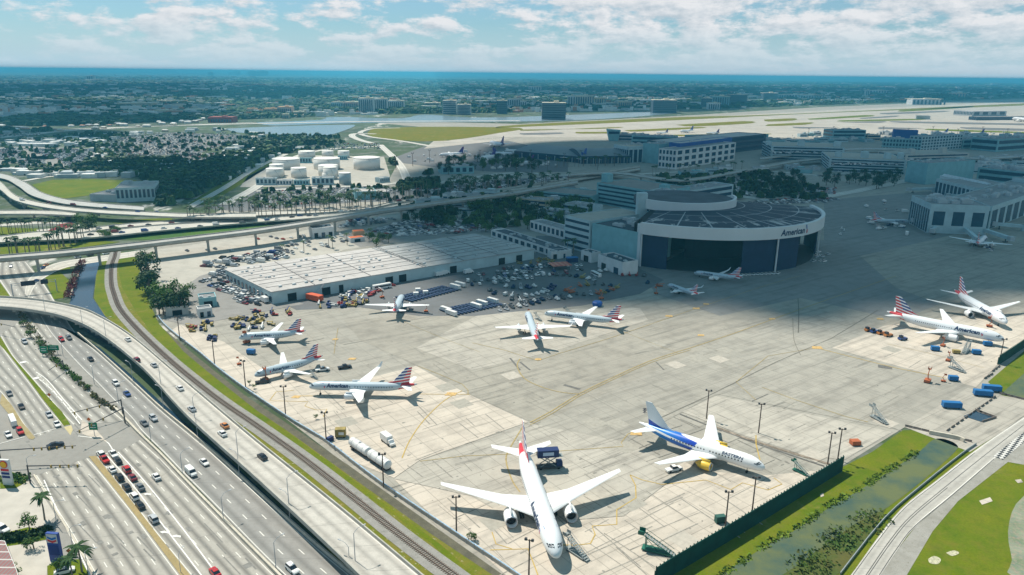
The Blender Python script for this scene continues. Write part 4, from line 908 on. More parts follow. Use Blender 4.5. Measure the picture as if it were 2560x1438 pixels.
for t in (.06, .17, .22, .39, .44, .93, .85, .64):
    c = q[0]+u*WL*t-v*.05; mb = MB(); mb.box((c.x, c.y, 0), (5.5 if t != .22 else 3, .25, 5), an); mb.build('loading_door', DARKO, wr)
for i in range(12):
    c = q[0]+v*WD*((i+.5)/12)-u*.05; mb = MB(); mb.box((c.x, c.y, 1.2), (3.6, .2, 3.2), an+PI/2); mb.build('window', GLASSB, wr)
mb = MB(); c = q[0]+u*WL*.16-v*1.6; mb.tube([c+Vector((0, 0, 7.8)), c-u*8+Vector((0, 0, .2))], .5, 4); mb.build('staircase', wm('grey'), wr)
# --- round hangar
HC = Vector((151, 603, 0)); HR = 97.5; hr = empty('hangar', HC, 0, 'huge round fronted aircraft hangar with white fascia and dark blue doors', 'hangar')
A0, A1 = rad(-127), rad(4); HW = mat('hangar_fascia', (.62, .64, .64), .7, .06, .05); HD = mat('hangar_door_blue', (.012, .025, .07), .6, .15, .2)
def arc(r, a0, a1, n): return [(r*math.cos(a0+(a1-a0)*i/n), r*math.sin(a0+(a1-a0)*i/n)) for i in range(n+1)]
def arcwall(r0, r1, a0, a1, z0, z1, n=24, c=(0, 0)):
    mb = MB(); o_, i_ = arc(r1, a0, a1, n), arc(r0, a0, a1, n); vs = []
    for p, q_ in zip(o_, i_): p = (p[0]+c[0], p[1]+c[1]); q_ = (q_[0]+c[0], q_[1]+c[1]); vs += [(p[0], p[1], z0), (q_[0], q_[1], z0), (q_[0], q_[1], z1), (p[0], p[1], z1)]
    fs = [(4*i+k, 4*i+4+k, 4*i+4+(k+1) % 4, 4*i+(k+1) % 4) for i in range(n) for k in range(4)]+[(0, 1, 2, 3), (4*n+3, 4*n+2, 4*n+1, 4*n)]
    return mb.add(vs, fs)
arcwall(HR-2, HR+.6, A0, A1, 24.6, 33., 48).build('fascia', HW, hr, recalc=True)
rm, n, b_ = newmat('hangar_roof'); x, y, z = n.xyz(n.coord()); y = n.add(y, -16); rad_ = n.m('SQRT', n.add(n.mul(x, x), n.mul(y, y))); ang_ = n.m('ARCTAN2', y, x)
st = n.add(n.lt(n.fr(n.mul(rad_, 1/21.)), .04), n.mul(n.lt(n.fr(n.mul(ang_, 4.2)), .05), n.gt(rad_, 50)))
cvv = n.new('ShaderNodeCombineXYZ'); n.put(cvv.inputs[0], n.mul(ang_, 9.)); n.put(cvv.inputs[1], n.mul(rad_, .035))
pn = n.noise(cvv.outputs[0], 1.1, 5, .7); blk = n.mul(n.ramp(pn, .555, .60), n.ramp(rad_, 60, 95))
nn_ = n.noise(n.coord(), .08, 4)
c = n.mix(n.ramp(nn_, .3, .7), (.006, .018, .04), (.014, .032, .06)); c = n.mix(n.mul(blk, .85), c, (.50, .50, .48)); c = n.mix(n.m('MINIMUM', n.mul(st, .75), 1.), c, (.45, .47, .48))
n.put(b_.inputs['Base Color'], c); b_.inputs['Roughness'].default_value = .8
mb = MB(); P = arc(HR-2.1, A0, A1, 40)+[(64, 21), (40, 31), (-30, 30), (-37, -19)]; vs = [(-4, -20, 33.2)]+[(p[0], p[1], 31.2) for p in P]
mb.add(vs, [(0, i, i % len(P)+1) for i in range(1, len(P)+1)]); mb.build('roof', rm, hr)
for a0, a1, r in ((-127, -115, HR-3), (-83, -67, HR-3), (-66.4, -52, HR-3), (-20, 3, HR-3)):
    arcwall(r-1, r, rad(a0), rad(a1), 0, 24.7, 8).build('door_panel', HD, hr, recalc=True)
for a in (-126.6, -66.7, -24.5, 3.5):
    p = ((HR-1.5)*math.cos(rad(a)), (HR-1.5)*math.sin(rad(a))); mb = MB(); mb.box((p[0], p[1], 0), (.9, .9, 24.7), rad(a)); mb.build('column', HW, hr)
mb = MB(); P = [(-62, -70), (-38, -8), (-30, 28), (40, 29), (64, 19), (90, 4), (60, -4), (0, -10), (-30, -30), (-50, -76)]; mb.prism(P, 0, 31.); mb.build('shaded_interior_wall', DARKO, hr)  # black colour puts the shade of the hangar interior onto this block
arcwall(HR*.45, HR*.45+1, rad(-115), rad(-15), 0, 24, 12, (0, -8)).build('shaded_inner_dock', mat('shaded_inner_dock', (.012, .014, .022)), hr, recalc=True)  # dock coloured near black to carry the shade inside
mb = MB(); mb.prism(arc(HR-4.5, rad(-120), rad(0), 30)+[(0, -5)], .05, .35); mb.build('shaded_hangar_floor', mat('shaded_hangar_floor', (.035, .035, .04)), hr)  # dark floor colour stands in for shade behind the open doors
arcwall(41.5, 43.5, rad(-145), rad(5), 31., 38.6, 30, (-8, 16)).build('roof_drum', HW, hr, recalc=True)
mb = MB(); mb.prism([(p[0]-8, p[1]+16) for p in arc(41.6, rad(-160), rad(160), 40)], 30, 36.2); mb.build('drum_roof', ROOFD, hr)
mb = MB(); mb.box((-46, -4, 0), (8, 8, 43)); mb.build('stair_tower', wm('pale'), hr)
V, Fs = text_faces('American', .03); mb = MB(); WT = 25.
def onarc(u_, v_, a0=-67.): a = rad(a0)+u_*WT/HR; return ((HR+.75)*math.cos(a), (HR+.75)*math.sin(a), 26.4+v_*WT)
mb.add([onarc(u_, v_) for u_, v_ in V], Fs); mb.build('lettering', NAVY, hr)
for pts, m_ in (([(1.04, .24), (1.09, .24), (1.13, .11), (1.09, .11)], mat('emblem_blue', (.03, .13, .38))), ([(1.10, .10), (1.15, .10), (1.15, .0), (1.09, -.01)], REDP)):
    mb = MB(); mb.add([onarc(a, b) for a, b in pts], [tuple(range(4))]); mb.build('emblem', m_, hr)
# hangar wings
bldg('tall pale block joined to the left of the round hangar', (1478, 636), (1590, 663), 42, 24, None, 'teal', ROOFD, 1, None, units=5)
hl = G(1594, 668); 
mb = MB(); P = [G(1588, 662), G(1597, 666), G(1601, 655), G(1592, 651)]; pr_ = mb.prism([(p.x, p.y) for p in P], 0, 31); o_ = mb.build('wall_pylon', HW); tag(o_, 'tall narrow pale end wall standing at the left edge of the hangar doors', 'wall')
bldg('low white annex with dark flat roof at the foot of the hangar', (1494, 668), (1555, 690), 14, 9, None, 'white', ROOFD, 1, None, doors=2, units=2)
bldg('little white hut left of the hangar annex', (1452, 650), (1478, 658), 9, 7, None, 'white', ROOFD, 1, None, doors=1, units=1)
bldg('grey banded parking garage left of the hangar', (1410, 617), (1472, 635), 62, None, 540, 'pale', LOTW, 5, 'bands', units=0, fw=.42)
bldg('long dark roofed row of white workshop bays right of the warehouse', (1228, 592), (1395, 648), 13, 5.5, None, 'white', ROOFD, 1, 'bays', n=11, units=7)
bldg('small white workshop at the near end of the workshop row', (1378, 648), (1418, 645), 8, 5, None, 'white', ROOFD, 1, None, doors=2, units=1)
bldg('white low office behind the workshop row', (1325, 575), (1410, 600), 14, 8, None, 'white', ROOFG, 1, 'bays', units=2)
bldg('tall pale stair block above the garage roof', (1480, 556), (1500, 558), 6, 16, None, 'pale', ROOFG, 1, None, units=0)
bldg('pale office wing with recessed ribbon windows behind the hangar roof', (1622, 540), (1735, 556), 22, None, 477, 'pale', ROOFG, 5, 'bands', units=6)
bldg('flat office roof slab with a band of windows behind the hangar drum', (1700, 528), (1830, 505), 26, None, 482, 'pale', ROOFG, 3, 'bands', units=4)
bldg('multi level pale parking deck left of the hangar offices', (1490, 508), (1640, 535), 55, None, 458, 'teal', LOT, 5, 'bands', units=0, fw=.42, tower=((.0, 9, 9), (.95, 8, 6)))
bldg('second pale parking deck behind the tree clump', (1330, 500), (1480, 515), 40, 10, None, 'teal', LOT, 3, 'bands', units=0, fw=.42)
bldg('long flat dark roofed shed among trees left of the garage', (1330, 545), (1440, 562), 26, 7, None, 'pale', ROOFD, 1, 'bays', units=5)
bldg('brown flat roofed office between the trees by the guideway', (1290, 518), (1365, 525), 20, 9, None, 'tan', ROOFG, 2, 'bands', units=2)
bldg('white flat roofed depot beside the guideway bend', (1405, 530), (1470, 540), 24, 8, None, 'pale', ROOFG, 2, 'bands', units=3)
# small buildings around the lots
bldg('white garage with three tall roller doors below the guideway', (782, 597), (836, 592), 13, 8, None, 'white', ROOFG, 1, None, doors=3, units=1)
bldg('small white shop with an orange roof in the truck lot', (876, 607), (912, 603), 7, 3.6, None, 'white', mat('roof_orange', (.6, .14, .04)), 1, None, doors=1, units=0, para=0)
bldg('orange roofed open shelter next to the small white shop', (884, 590), (912, 588), 7, 3.8, None, 'orange', mat('roof_orange', (.6, .14, .04)), 1, None, units=0, para=0)
bldg('small grey block with a brown roller door on the grass', (416, 792), (472, 786), 8, 4.6, None, 'concrete', ROOFW, 1, None, doors=1, units=0)
bldg('white gatehouse with dark door bays beside the parking lot', (497, 795), (532, 790), 7, 4.4, None, 'white', ROOFG, 1, None, doors=2, units=0)
bldg('grey shed roof joined behind the white gatehouse', (500, 770), (543, 765), 11, 5, None, 'teal', ROOFG, 1, None, doors=1, units=1)
bldg('long grey industrial block at the edge of the playing field', (226, 503), (292, 505), 42, None, 487, 'grey', ROOFG, 1, None, units=2)
bldg('pale warehouse with peaked roof line next to the long grey block', (292, 506), (390, 502), 48, None, 472, 'pale', ROOFW, 1, 'bays', n=9, units=3)
bldg('teal metal shed in the truck yard below the fuel tanks', (888, 500), (941, 498), 25, None, 481, 'teal', ROOFW, 1, None, units=1)
bldg('white roofed store next to the teal metal shed', (943, 496), (975, 494), 22, None, 482, 'grey', ROOFW, 1, None, units=0)
for i, (a, b, d_, t_, c_) in enumerate((((640, 463), (690, 463), 10, 447, 'pale'), ((692, 463), (730, 463), 10, 452, 'white'), ((735, 463), (772, 463), 10, 452, 'teal'), ((780, 463), (835, 462), 12, 446, 'pale'), ((742, 408), (778, 408), 10, 396, 'teal'), ((845, 400), (868, 400), 9, 391, 'teal'), ((950, 458), (975, 455), 10, 447, 'pale'), ((1105, 436), (1185, 434), 30, 419, 'teal'))):
    bldg('low %s plant building %s' % ({'pale': 'pale grey', 'white': 'white', 'teal': 'teal'}[c_], ['at the left front of the fuel tanks', 'second from left before the fuel tanks', 'third from left before the fuel tanks', 'beside the silver fuel tank', 'between the rear fuel tanks', 'behind the wide middle fuel tank', 'right of the fuel tank yard', 'among the palms near the far ramp'][i]), a, b, d_, None, t_, c_, ROOFW, 1, 'bays', n=5, units=1)
# tanks
TW = mat('tank_white', (.66, .65, .61), .6, .06, .1); TR = mat('tank_roof', (.72, .70, .66), .6, .08, .1); TG = mat('tank_grey', (.35, .42, .44), .6, .08, .1)
for i, (x0, x1, yb, yt, lb) in enumerate(((741, 783, 394, 378, 'leftmost of the rear row'), (802, 831, 392, 378, 'middle of the rear row'), (842, 871, 394, 378, 'right end of the rear row'), (672, 741, 423, 398, 'wide, at the left'), (777, 843, 424, 397, 'wide, in the middle'), (878, 945, 424, 395, 'widest, at the right'),
                             (670, 706, 440, 412, 'behind the front left one'), (660, 703, 445, 423, 'front left'), (723, 762, 445, 421, 'front middle with domed roof'), (791, 840, 440, 414, 'behind the front right one'), (805, 840, 448, 419, 'front right'), (803, 828, 448, 434, 'small low one in front'), (845, 875, 461, 433, 'narrow grey one by the road'))):
    A, B = G(x0, yb), G(x1, yb); r = (B-A).length/2; fr_ = G((x0+x1)/2, yb+ (2 if r > 12 else 1)); c = fr_+Vector((0, r*.98, 0)); h = HT(fr_, yt+ (2 if r > 12 else 1))
    root = empty('storage_tank', c, 0, 'round %s fuel storage tank, %s of the tank farm' % ('grey' if i == 12 else 'white', lb), 'fuel tank')
    mb = MB(); mb.cyl((0, 0, 0), r, h, 28); ob = mb.build('shell', TG if i == 12 else TW, root)
    for p in ob.data.polygons: p.use_smooth = len(p.vertices) == 4
    mb = MB(); mb.cyl((0, 0, h), r*1.005, .25, 28); mb.lathe([(r*.97, h+.25), (r*.5, h+r*.07), (.01, h+r*.11)], 28); mb.build('roof', TR, root)
    mb = MB(); mb.tube([(r*.8*1.01, -r*.62, 0), (r*.3, -r*.98, h)], .35, 4); mb.build('stair', GALV, root)
    mb = MB(); mb.lathe([(r*1.02, h*.93), (r*1.02, h*.96)], 28); mb.build('rim', GALV, root)
# terminal complex ---------------------------------------------------------
# curved roof concourse
def barrel(label, a, b, depth, h, mt, glass=GLASSB, seg=10):
    A, B = G(*a), G(*b); u = (B-A).normalized(); v = Vector((-u.y, u.x, 0)); o = (A+B)/2; root = empty('concourse', o, 0, label, 'terminal')
    mb = MB(); vs = []
    for k in range(seg+1):
        t = k/seg; z_ = h*.45+h*.55*math.sin(PI*(.08+.75*t)); 
        for e in (A-o, B-o): p = e+v*depth*t; vs.append((p.x, p.y, z_))
    fs = [(2*k, 2*k+1, 2*k+3, 2*k+2) for k in range(seg)]; mb.add(vs, fs); mb.build('roof', mt, root)
    vs2 = vs[:]; mb = MB()
    for e in (0, 1):
        q_ = [vs[2*k+e] for k in range(seg+1)]; mb.add(q_+[(q_[-1][0], q_[-1][1], 0), (q_[0][0], q_[0][1], 0)], [tuple(range(seg+3))])
    mb.add([vs[0], vs[1], (vs[1][0], vs[1][1], 0), (vs[0][0], vs[0][1], 0)], [(0, 1, 2, 3)]); mb.build('wall', glass, root, recalc=True)
    for t in [i/8 for i in range(9)]:
        p = (A-o).lerp(B-o, t); mb = MB(); mb.box((p.x, p.y-.3, 0), (.8, .8, h*.45)); mb.build('mullion', wm('pale'), root)
    return root
barrel('low grey curved roof concourse behind the far ramp', (1285, 392), (1452, 408), 95, 17, mat('roof_slate', (.17, .20, .22), .6, .1, .03))
barrel('glass fronted head house with grey curved roof at the concourse end', (1452, 410), (1575, 408), 70, 20, mat('roof_slate', (.17, .20, .22), .6, .1, .03))
bldg('white topped glass hall with tall columns at the end of the curved concourse', (1570, 408), (1640, 404), 40, None, 368, 'pale', ROOFT, 1, 'fins', n=6, units=2)
bldg('plain teal block beside the tall column hall', (1644, 410), (1688, 404), 30, None, 362, 'teal', ROOFG, 1, None, units=2)
bldg('long dark glass terminal with thin white roof edge', (1690, 400), (1912, 372), 60, None, 358, 'dark', ROOFW, 3, 'bands', units=0)
bldg('white hotel like block with blue top storey and square window bays', (1688, 424), (1836, 400), 30, None, 376, 'white', ROOFG, 3, 'bays', n=9, units=0)
bldg('blue penthouse strip rising behind the square window bays', (1697, 414), (1826, 394), 20, None, 360, 'blue', ROOFW, 1, None, units=3)
bldg('grey stepped terminal roof left of the long glass terminal', (1578, 362), (1690, 366), 40, None, 340, 'teal', ROOFG, 2, 'bands', units=8)
bldg('grey service block behind the curved concourse head', (1545, 352), (1620, 354), 40, None, 337, 'grey', ROOFG, 2, 'bands', units=8)
bldg('flat teal gate building behind the long glass terminal', (1740, 358), (1920, 352), 40, None, 342, 'teal', ROOFG, 1, 'bands', units=6)
bldg('multi storey concrete parking garage left of the nearer garage', (1925, 400), (2108, 405), 90, None, 366, 'pale', LOTW, 5, 'bands', 'bands', name='parking_garage', cat='parking garage', units=0, fw=.5, tower=((.0, 9, 6), (.45, 10, 8), (.95, 10, 8)))
bldg('nearer multi storey concrete parking garage with stair towers', (2070, 428), (2262, 436), 100, None, 396, 'pale', LOTW, 5, 'bands', 'bands', name='parking_garage', cat='parking garage', units=0, fw=.5, tower=((.15, 9, 7), (.5, 10, 9), (.8, 9, 8), (.97, 8, 9)))
bldg('concrete parking garage at the right behind the ramp', (2262, 410), (2420, 405), 60, None, 388, 'concrete', LOTW, 3, 'bands', 'bands', name='parking_garage', cat='parking garage', units=0, fw=.5, tower=((.2, 9, 8), (.7, 9, 9)))
bldg('cream hotel wing with rows of windows above the terminal road', (2300, 380), (2402, 372), 24, None, 343, 'pale', ROOFG, 5, 'bays', n=14, units=3)
bldg('teal hotel block with dark blue attic storey', (2205, 376), (2300, 380), 24, None, 347, 'teal', ROOFG, 3, 'bays', n=12, units=4)
bldg('dark blue roof storey over the teal hotel block', (2232, 350), (2292, 352), 20, 22, None, 'blue', ROOFG, 1, None, units=1)
bldg('square teal control building behind the far garages', (2080, 352), (2162, 352), 40, None, 326, 'teal', ROOFG, 3, 'bands', units=6)
bldg('small cream tower block near the square teal control building', (2168, 352), (2200, 352), 30, None, 338, 'cream', ROOFG, 2, 'bands', units=2)
bldg('long pale cargo hall by the far runway', (2290, 298), (2325, 299), 40, None, 290, 'grey', ROOFG, 1, None, units=0)
bldg('white cargo hangar with blue door at the far right', (2430, 291), (2515, 290), 80, None, 279, 'grey', ROOFW, 1, 'bays', n=4, units=0)
bldg('long dark low gate pier at the far right runway', (2440, 301), (2640, 299), 30, None, 293, 'dark', ROOFW, 1, 'bands', units=0)
bldg('dark low terminal hall left of the first garage', (1880, 372), (1960, 372), 50, None, 352, 'teal', ROOFG, 2, 'bands', units=5)
bldg('pale gate block right of the hotel', (2405, 372), (2480, 368), 40, None, 350, 'teal', ROOFG, 2, 'bands', units=5)
bldg('pale gate block at the right frame edge behind the ramp', (2490, 380), (2600, 372), 50, None, 350, 'teal', ROOFG, 2, 'bands', units=6)
bldg('tall blank pale wall block behind the finned terminal', (2312, 462), (2430, 452), 30, None, 410, 'teal', ROOFG, 1, None, units=3)
bldg('terminal pier with tall dark window bays and folded roof', (2335, 482), (2430, 508), 60, None, 448, 'pale', ROOFG, 1, 'fins', n=10, units=0)
bldg('flat pale terminal roof right of the blank wall block', (2440, 450), (2620, 470), 50, None, 420, 'teal', ROOFG, 2, 'bands', units=14)
bldg('cylinder topped pale hall at the right edge', (2520, 500), (2640, 520), 50, None, 445, 'pale', ROOFG, 1, None, units=6)
bldg('square terminal pier head with two large dark doors', (2316, 582), (2462, 588), 50, None, 512, 'pale', ROOFG, 1, 'bays', 'fins', n=3, fw=.45, units=10)
bldg('long terminal pier running to the right edge behind the pier head', (2470, 575), (2660, 500), 45, None, 518, 'pale', ROOFG, 1, 'fins', n=12, units=12)
# folded roof ridges
fr2 = mat('roof_ridge', (.55, .60, .62)); 
for (x0, y0, x1, y1, nn2, z_, lb) in ((2362, 441, 2470, 463, 12, 14, 'left'), (2430, 512, 2540, 478, 14, 15, 'right')):
    for i in range(nn2):
        t = (i+.5)/nn2; p = G(x0+(x1-x0)*t, y0+(y1-y0)*t, z_+2); mb = MB(); mb.box((0, 0, -2.5), (5.5, 14, 3.2), .4); mb.add([(-2.4, -6, .7), (2.4, -6, .7), (0, -6, 3), (-2.4, 6, .7), (2.4, 6, .7), (0, 6, 3)], [(0, 1, 2), (3, 5, 4), (0, 2, 5, 3), (1, 4, 5, 2), (0, 3, 4, 1)])
        o = mb.build('roof_monitor', fr2); o.location = p; tag(o, 'pale peaked roof monitor on the %s terminal pier roof' % lb, 'skylight', 'peaked roof monitors on the %s pier' % lb)
# slanted ramp tower
p = G(1533, 352); h = HT(p, 323); mb = MB(); mb.add([(-9, -6, 0), (9, -6, 0), (9, 8, 0), (-9, 8, 0), (-15, -9, h), (14, -9, h*.93), (14, 9, h*.93), (-15, 9, h)], [(0, 1, 5, 4), (1, 2, 6, 5), (2, 3, 7, 6), (3, 0, 4, 7), (4, 5, 6, 7)])
rt_ = empty('control_tower', p, 0, 'stubby glass control tower with slanted crown beyond the curved concourse', 'control tower'); mb.build('shaft', wm('teal'), rt_, recalc=True); mb = MB(); mb.box((0, -8.6, h*.62), (22, 1.2, h*.2)); mb.build('window_band', GLASSB, rt_)
# jet bridges
def jetbridge(label, a, b, z=4.5):
    A, B = G(a[0], a[1], z), G(b[0], b[1], z); d_ = B-A; root = empty('jet_bridge', (A.x, A.y, 0), math.atan2(d_.y, d_.x), label, 'jet bridge'); L = d_.length
    mb = MB(); mb.box((L/2, 0, z-1.3), (L, 3, 2.8)); mb.build('tunnel', wm('pale'), root); mb = MB(); mb.box((L*.97, 0, z-1.6), (4.5, 4.2, 3.6)); mb.build('cab', wm('grey'), root)
    mb = MB(); mb.tube([(L*.8, 0, 0), (L*.8, 0, z-1)], .5, 6); mb.box((L*.8, 0, 0), (1.2, 4, .9)); mb.build('wheel_leg', DKP, root); mb = MB(); mb.cyl((0, 0, 0), 2, z+1.5, 10); mb.build('rotunda', wm('pale'), root)
for l, a, b in (('jet bridge left of the two large dark doors on the pier head', (2352, 560), (2330, 578)), ('jet bridge reaching the small nose in airliner', (2412, 572), (2445, 600)), ('jet bridge at the right edge by the long pier, upper one', (2560, 566), (2485, 560)), ('jet bridge at the right edge by the long pier, lower one', (2460, 575), (2530, 598)), ('jet bridge joining the blue silver airliner', (2316, 548), (2285, 551)), ('jet bridge at the left of the window bay terminal', (2335, 472), (2270, 474)), ('jet bridge below the window bay terminal', (2400, 490), (2370, 488))): jetbridge(l, a, b)
# white covered walkway at right
# far towers
TWR = [(897, 934, 283, 246, 'white', 'white condominium slab with vertical balcony stripes by the lagoon, left half'), (936, 968, 281, 247, 'white', 'white condominium slab with vertical balcony stripes by the lagoon, right half'), (970, 1010, 276, 252, 'white', 'shorter white condominium beside the tall white slabs'), (828, 858, 275, 256, 'pale', 'pale office block left of the tall white condominiums'), (860, 896, 275, 256, 'pink', 'pinkish apartment block left of the tall white condominiums'),
 (1107, 1141, 286, 252, 'white', 'banded office tower by the lagoon with blue glass strips'), (1143, 1177, 287, 262, 'white', 'lower banded office wing right of the office tower'), (922, 944, 233, 220, 'white', 'distant white apartment towers behind the condominiums'), (944, 962, 234, 223, 'white', 'distant smaller apartment tower behind the condominiums'), (1242, 1268, 285, 252, 'dark', 'dark blue office tower near the lagoon shore'), (1268, 1300, 272, 247, 'white', 'white apartment tower right of the dark blue office'), (1300, 1316, 272, 253, 'white', 'narrow white apartment tower by the dark blue office'),
 (1355, 1414, 299, 258, 'dark', 'wide dark glass office cube nearest the lagoon'), (1419, 1437, 268, 240, 'white', 'white and teal condominium tower left of the cream one'), (1438, 1482, 267, 240, 'cream', 'cream striped condominium tower'), (1486, 1513, 265, 245, 'yellow', 'yellow apartment block right of the cream tower'), (1514, 1542, 270, 258, 'white', 'white banded office right of the yellow block'), (1545, 1580, 272, 254, 'tan', 'tan framed glass office with a flat top'), (1322, 1354, 229, 217, 'white', 'far pink white apartment tower pair left of centre'), (1392, 1412, 243, 237, 'white', 'small white block behind the dark glass cube'),
 (1632, 1690, 283, 251, 'dark', 'broad dark blue office block by the lagoon end'), (1755, 1778, 272, 246, 'dark', 'dark slim office left of the teal offices'), (1780, 1822, 268, 241, 'teal', 'teal glass office with a white edge'), (1823, 1866, 262, 237, 'dark', 'dark blue office right of the teal glass office'), (1770, 1800, 274, 258, 'white', 'white office in front of the teal glass office'), (1866, 1906, 250, 241, 'white', 'long white low office far right of the lagoon'), (1908, 1942, 254, 233, 'dark', 'dark cube office at the start of the runways'), (1946, 1972, 248, 237, 'pale', 'pale striped office behind the runway'), (1972, 2000, 248, 236, 'white', 'white striped office behind the runway'), (2000, 2050, 250, 238, 'pale', 'long pale office behind the runway'),
 (2163, 2174, 243, 225, 'white', 'slim white hospital tower beyond the runway'), (2174, 2220, 236, 226, 'white', 'white hospital wing beyond the runway'), (2382, 2415, 248, 233, 'pink', 'pink block hotel beyond the far right runway'), (520, 532, 189, 180, 'dark', 'lone high rise on the skyline left of the cluster'), (572, 580, 187, 180, 'dark', 'thin high rise on the skyline'), (590, 600, 188, 178, 'dark', 'high rise in the skyline cluster, left of the wide one'), (617, 628, 189, 180, 'dark', 'small high rise in the skyline cluster'), (629, 642, 190, 176, 'dark', 'tallest high rise of the skyline cluster'), (644, 655, 190, 178, 'dark', 'high rise of the skyline cluster beside the tallest'), (656, 670, 190, 177, 'dark', 'high rise at the right end of the skyline cluster'),
 (205, 262, 206, 199, 'white', 'wide pale building complex far off at upper left'), (217, 235, 203, 190, 'white', 'pale tower of the far building complex at upper left'), (12, 40, 178, 174, 'dark', 'dark building on the skyline at the far left'), (367, 400, 211, 208, 'white', 'long white hall far off at left'), (62, 92, 192, 189, 'white', 'flat white hall far off at the upper left'), (770, 790, 208, 203, 'white', 'small white block far off above the lagoon'),
 (618, 642, 285, 272, 'salmon', 'salmon tower apartment with orange roofs, left of the orange group'), (643, 656, 285, 275, 'orange', 'orange low apartment between the salmon towers'), (694, 731, 290, 268, 'salmon', 'salmon striped apartment block, right of the orange group'), (660, 695, 286, 272, 'orange', 'orange roofed apartment block in the middle of the orange group'), (732, 760, 291, 280, 'tan', 'tan apartment with flat roof right of the salmon block'), (520, 582, 307, 294, 'brick', 'long low red brick roofed hall by the highway'), (452, 500, 299, 296, 'brick', 'short low red roofed hall left of the long one'), (384, 425, 288, 276, 'tan', 'tan and grey apartment slab in the far suburb'), (460, 510, 285, 274, 'tan', 'second tan apartment slab in the far suburb'), (295, 380, 270, 258, 'tan', 'tan stepped apartment group in the far suburb'), (705, 722, 297, 286, 'tan', 'tan low wing below the salmon block'), (1060, 1100, 270, 258, 'tan', 'tan low building left of the banded office tower'), (2280, 2350, 262, 248, 'white', 'white campus block in front of the dark tree knoll'), (2480, 2500, 215, 208, 'white', 'far pale tower pair near the right skyline')]
BALC = mat('dark_strip', (.07, .11, .16), .6)  # one dark blue tone for window and balcony strips
for x0, x1, yb, yt, wc, lb in TWR:
    A, B = G(x0, yb), G(x1, yb); L = (B-A).length; h = HT((A+B)/2, yt); k = max(3, min(9, int((x1-x0)/5)))
    root = empty('tower_block' if yb-yt > 15 else 'distant_building', (A+B)/2, 0, lb, 'building'); o = (A+B)/2; a0, b0 = A-o, B-o; dp = min(L*.6, 60)
    mb = MB(); mb.prism([(a0.x, a0.y), (b0.x, b0.y), (b0.x, b0.y+dp), (a0.x, a0.y+dp)], -1, h); mb.build('wall', wm(wc), root)
    mb = MB(); mb.box((0, dp/2, h-.5), (L*.98, dp*.96, 2.), 0); mb.box((L*.1, dp/2, h+1.), (L*.2, dp*.3, h*.08+2), 0); mb.build('roof', wm('cream') if wc not in ('brick', 'salmon', 'orange') else wm('brick' if wc == 'brick' else 'orange'), root)
    if yb-yt > 9 and wc != 'dark' and 'banded' not in lb:
        for i in range(k): mb = MB(); mb.box((a0.x+L*(i+.5)/k, a0.y-.5-L*0, 2), (L/k*.45, 2.5, h-6)); mb.build('window_strip', BALC, root)
    elif yb-yt > 9:
        for i in range(7): mb = MB(); mb.box((0, min(a0.y, b0.y)-.3, h*(i+.25)/7), (L*.92, 3, h/7*.5)); mb.build('window_strip', BALC if wc != 'dark' else mat('glass_strip', (.10, .16, .2), .4), root)
# ------------------------------------------------------------------ vegetation
def leafmat(name, a, b_, sc=1.):
    m, n, b = newmat(name); w = n.coord(); oi = n.new('ShaderNodeObjectInfo')
    c = n.mix(n.ramp(n.noise(w, sc, 3), .35, .65), a, b_); c = n.mix(n.mul(oi.outputs['Random'], .35), c, tuple(v*.5 for v in a))
    n.put(b.inputs['Base Color'], c); b.inputs['Roughness'].default_value = .7; b.inputs['Specular IOR Level'].default_value = .2; return m
LF = leafmat('leaf_green', (.035, .10, .012), (.09, .17, .02), .6); LFD = leafmat('leaf_dark', (.012, .042, .014), (.03, .07, .015), .4); LFP = leafmat('palm_green', (.02, .06, .02), (.06, .11, .03), .8); BARK = mat('bark', (.12, .09, .065), .9, .2, 2.); PTR = mat('palm_trunk', (.22, .19, .15), .9, .2, 2.)  # LFD leaf colour is lowered towards black for trees standing in shade
FOR = leafmat('wood_green', (.012, .04, .014), (.035, .08, .02), .02); FOR2 = leafmat('wood_green_light', (.04, .09, .02), (.07, .12, .03), .03); FOR3 = leafmat('wood_green_dark', (.006, .024, .012), (.015, .04, .015), .03)
def mk_tree(seed, r=4., h=9., nl=420, lm=None, name='broadleaf_tree', trunk=True):
    rr = random.Random(seed); root = empty(name); cl = []
    for i in range(9):
        a = rr.uniform(0, 2*PI); q = r*rr.uniform(.2, .72); cl.append((q*math.cos(a), q*math.sin(a), h*rr.uniform(.42, .8), r*rr.uniform(.3, .52)))
    mb = MB()
    for i in range(nl):
        cx, cy, cz, cr_ = cl[i % 9]; d = Vector((rr.gauss(0, 1), rr.gauss(0, 1), rr.gauss(0, .8))).normalized()*cr_*rr.uniform(.65, 1.08); p = Vector((cx, cy, cz))+d
        s = rr.uniform(.35, .8)*r*.16; nrm = (d.normalized()+Vector((rr.uniform(-.5, .5), rr.uniform(-.5, .5), rr.uniform(0, .8)))).normalized(); a = nrm.cross(Vector((rr.random(), rr.random(), .3))).normalized()*s; b = nrm.cross(a).normalized()*s
        mb.add([p-a, p-b*.7, p+a, p+b*.7], [(0, 1, 2, 3)])
    mb.build('crown', lm or LF, root)
    tb = MB(); tb.tube([(0, 0, 0), (.1, 0, h*.3), (0, .1, h*.5)], r*.07, 6, r2=r*.045)
    for i in range(4): c = cl[i]; tb.tube([(0, 0, h*.36), (c[0]*.5, c[1]*.5, c[2]*.85), (c[0], c[1], c[2])], r*.04, 5, r2=r*.015)
    tb.build('trunk', BARK, root); return root
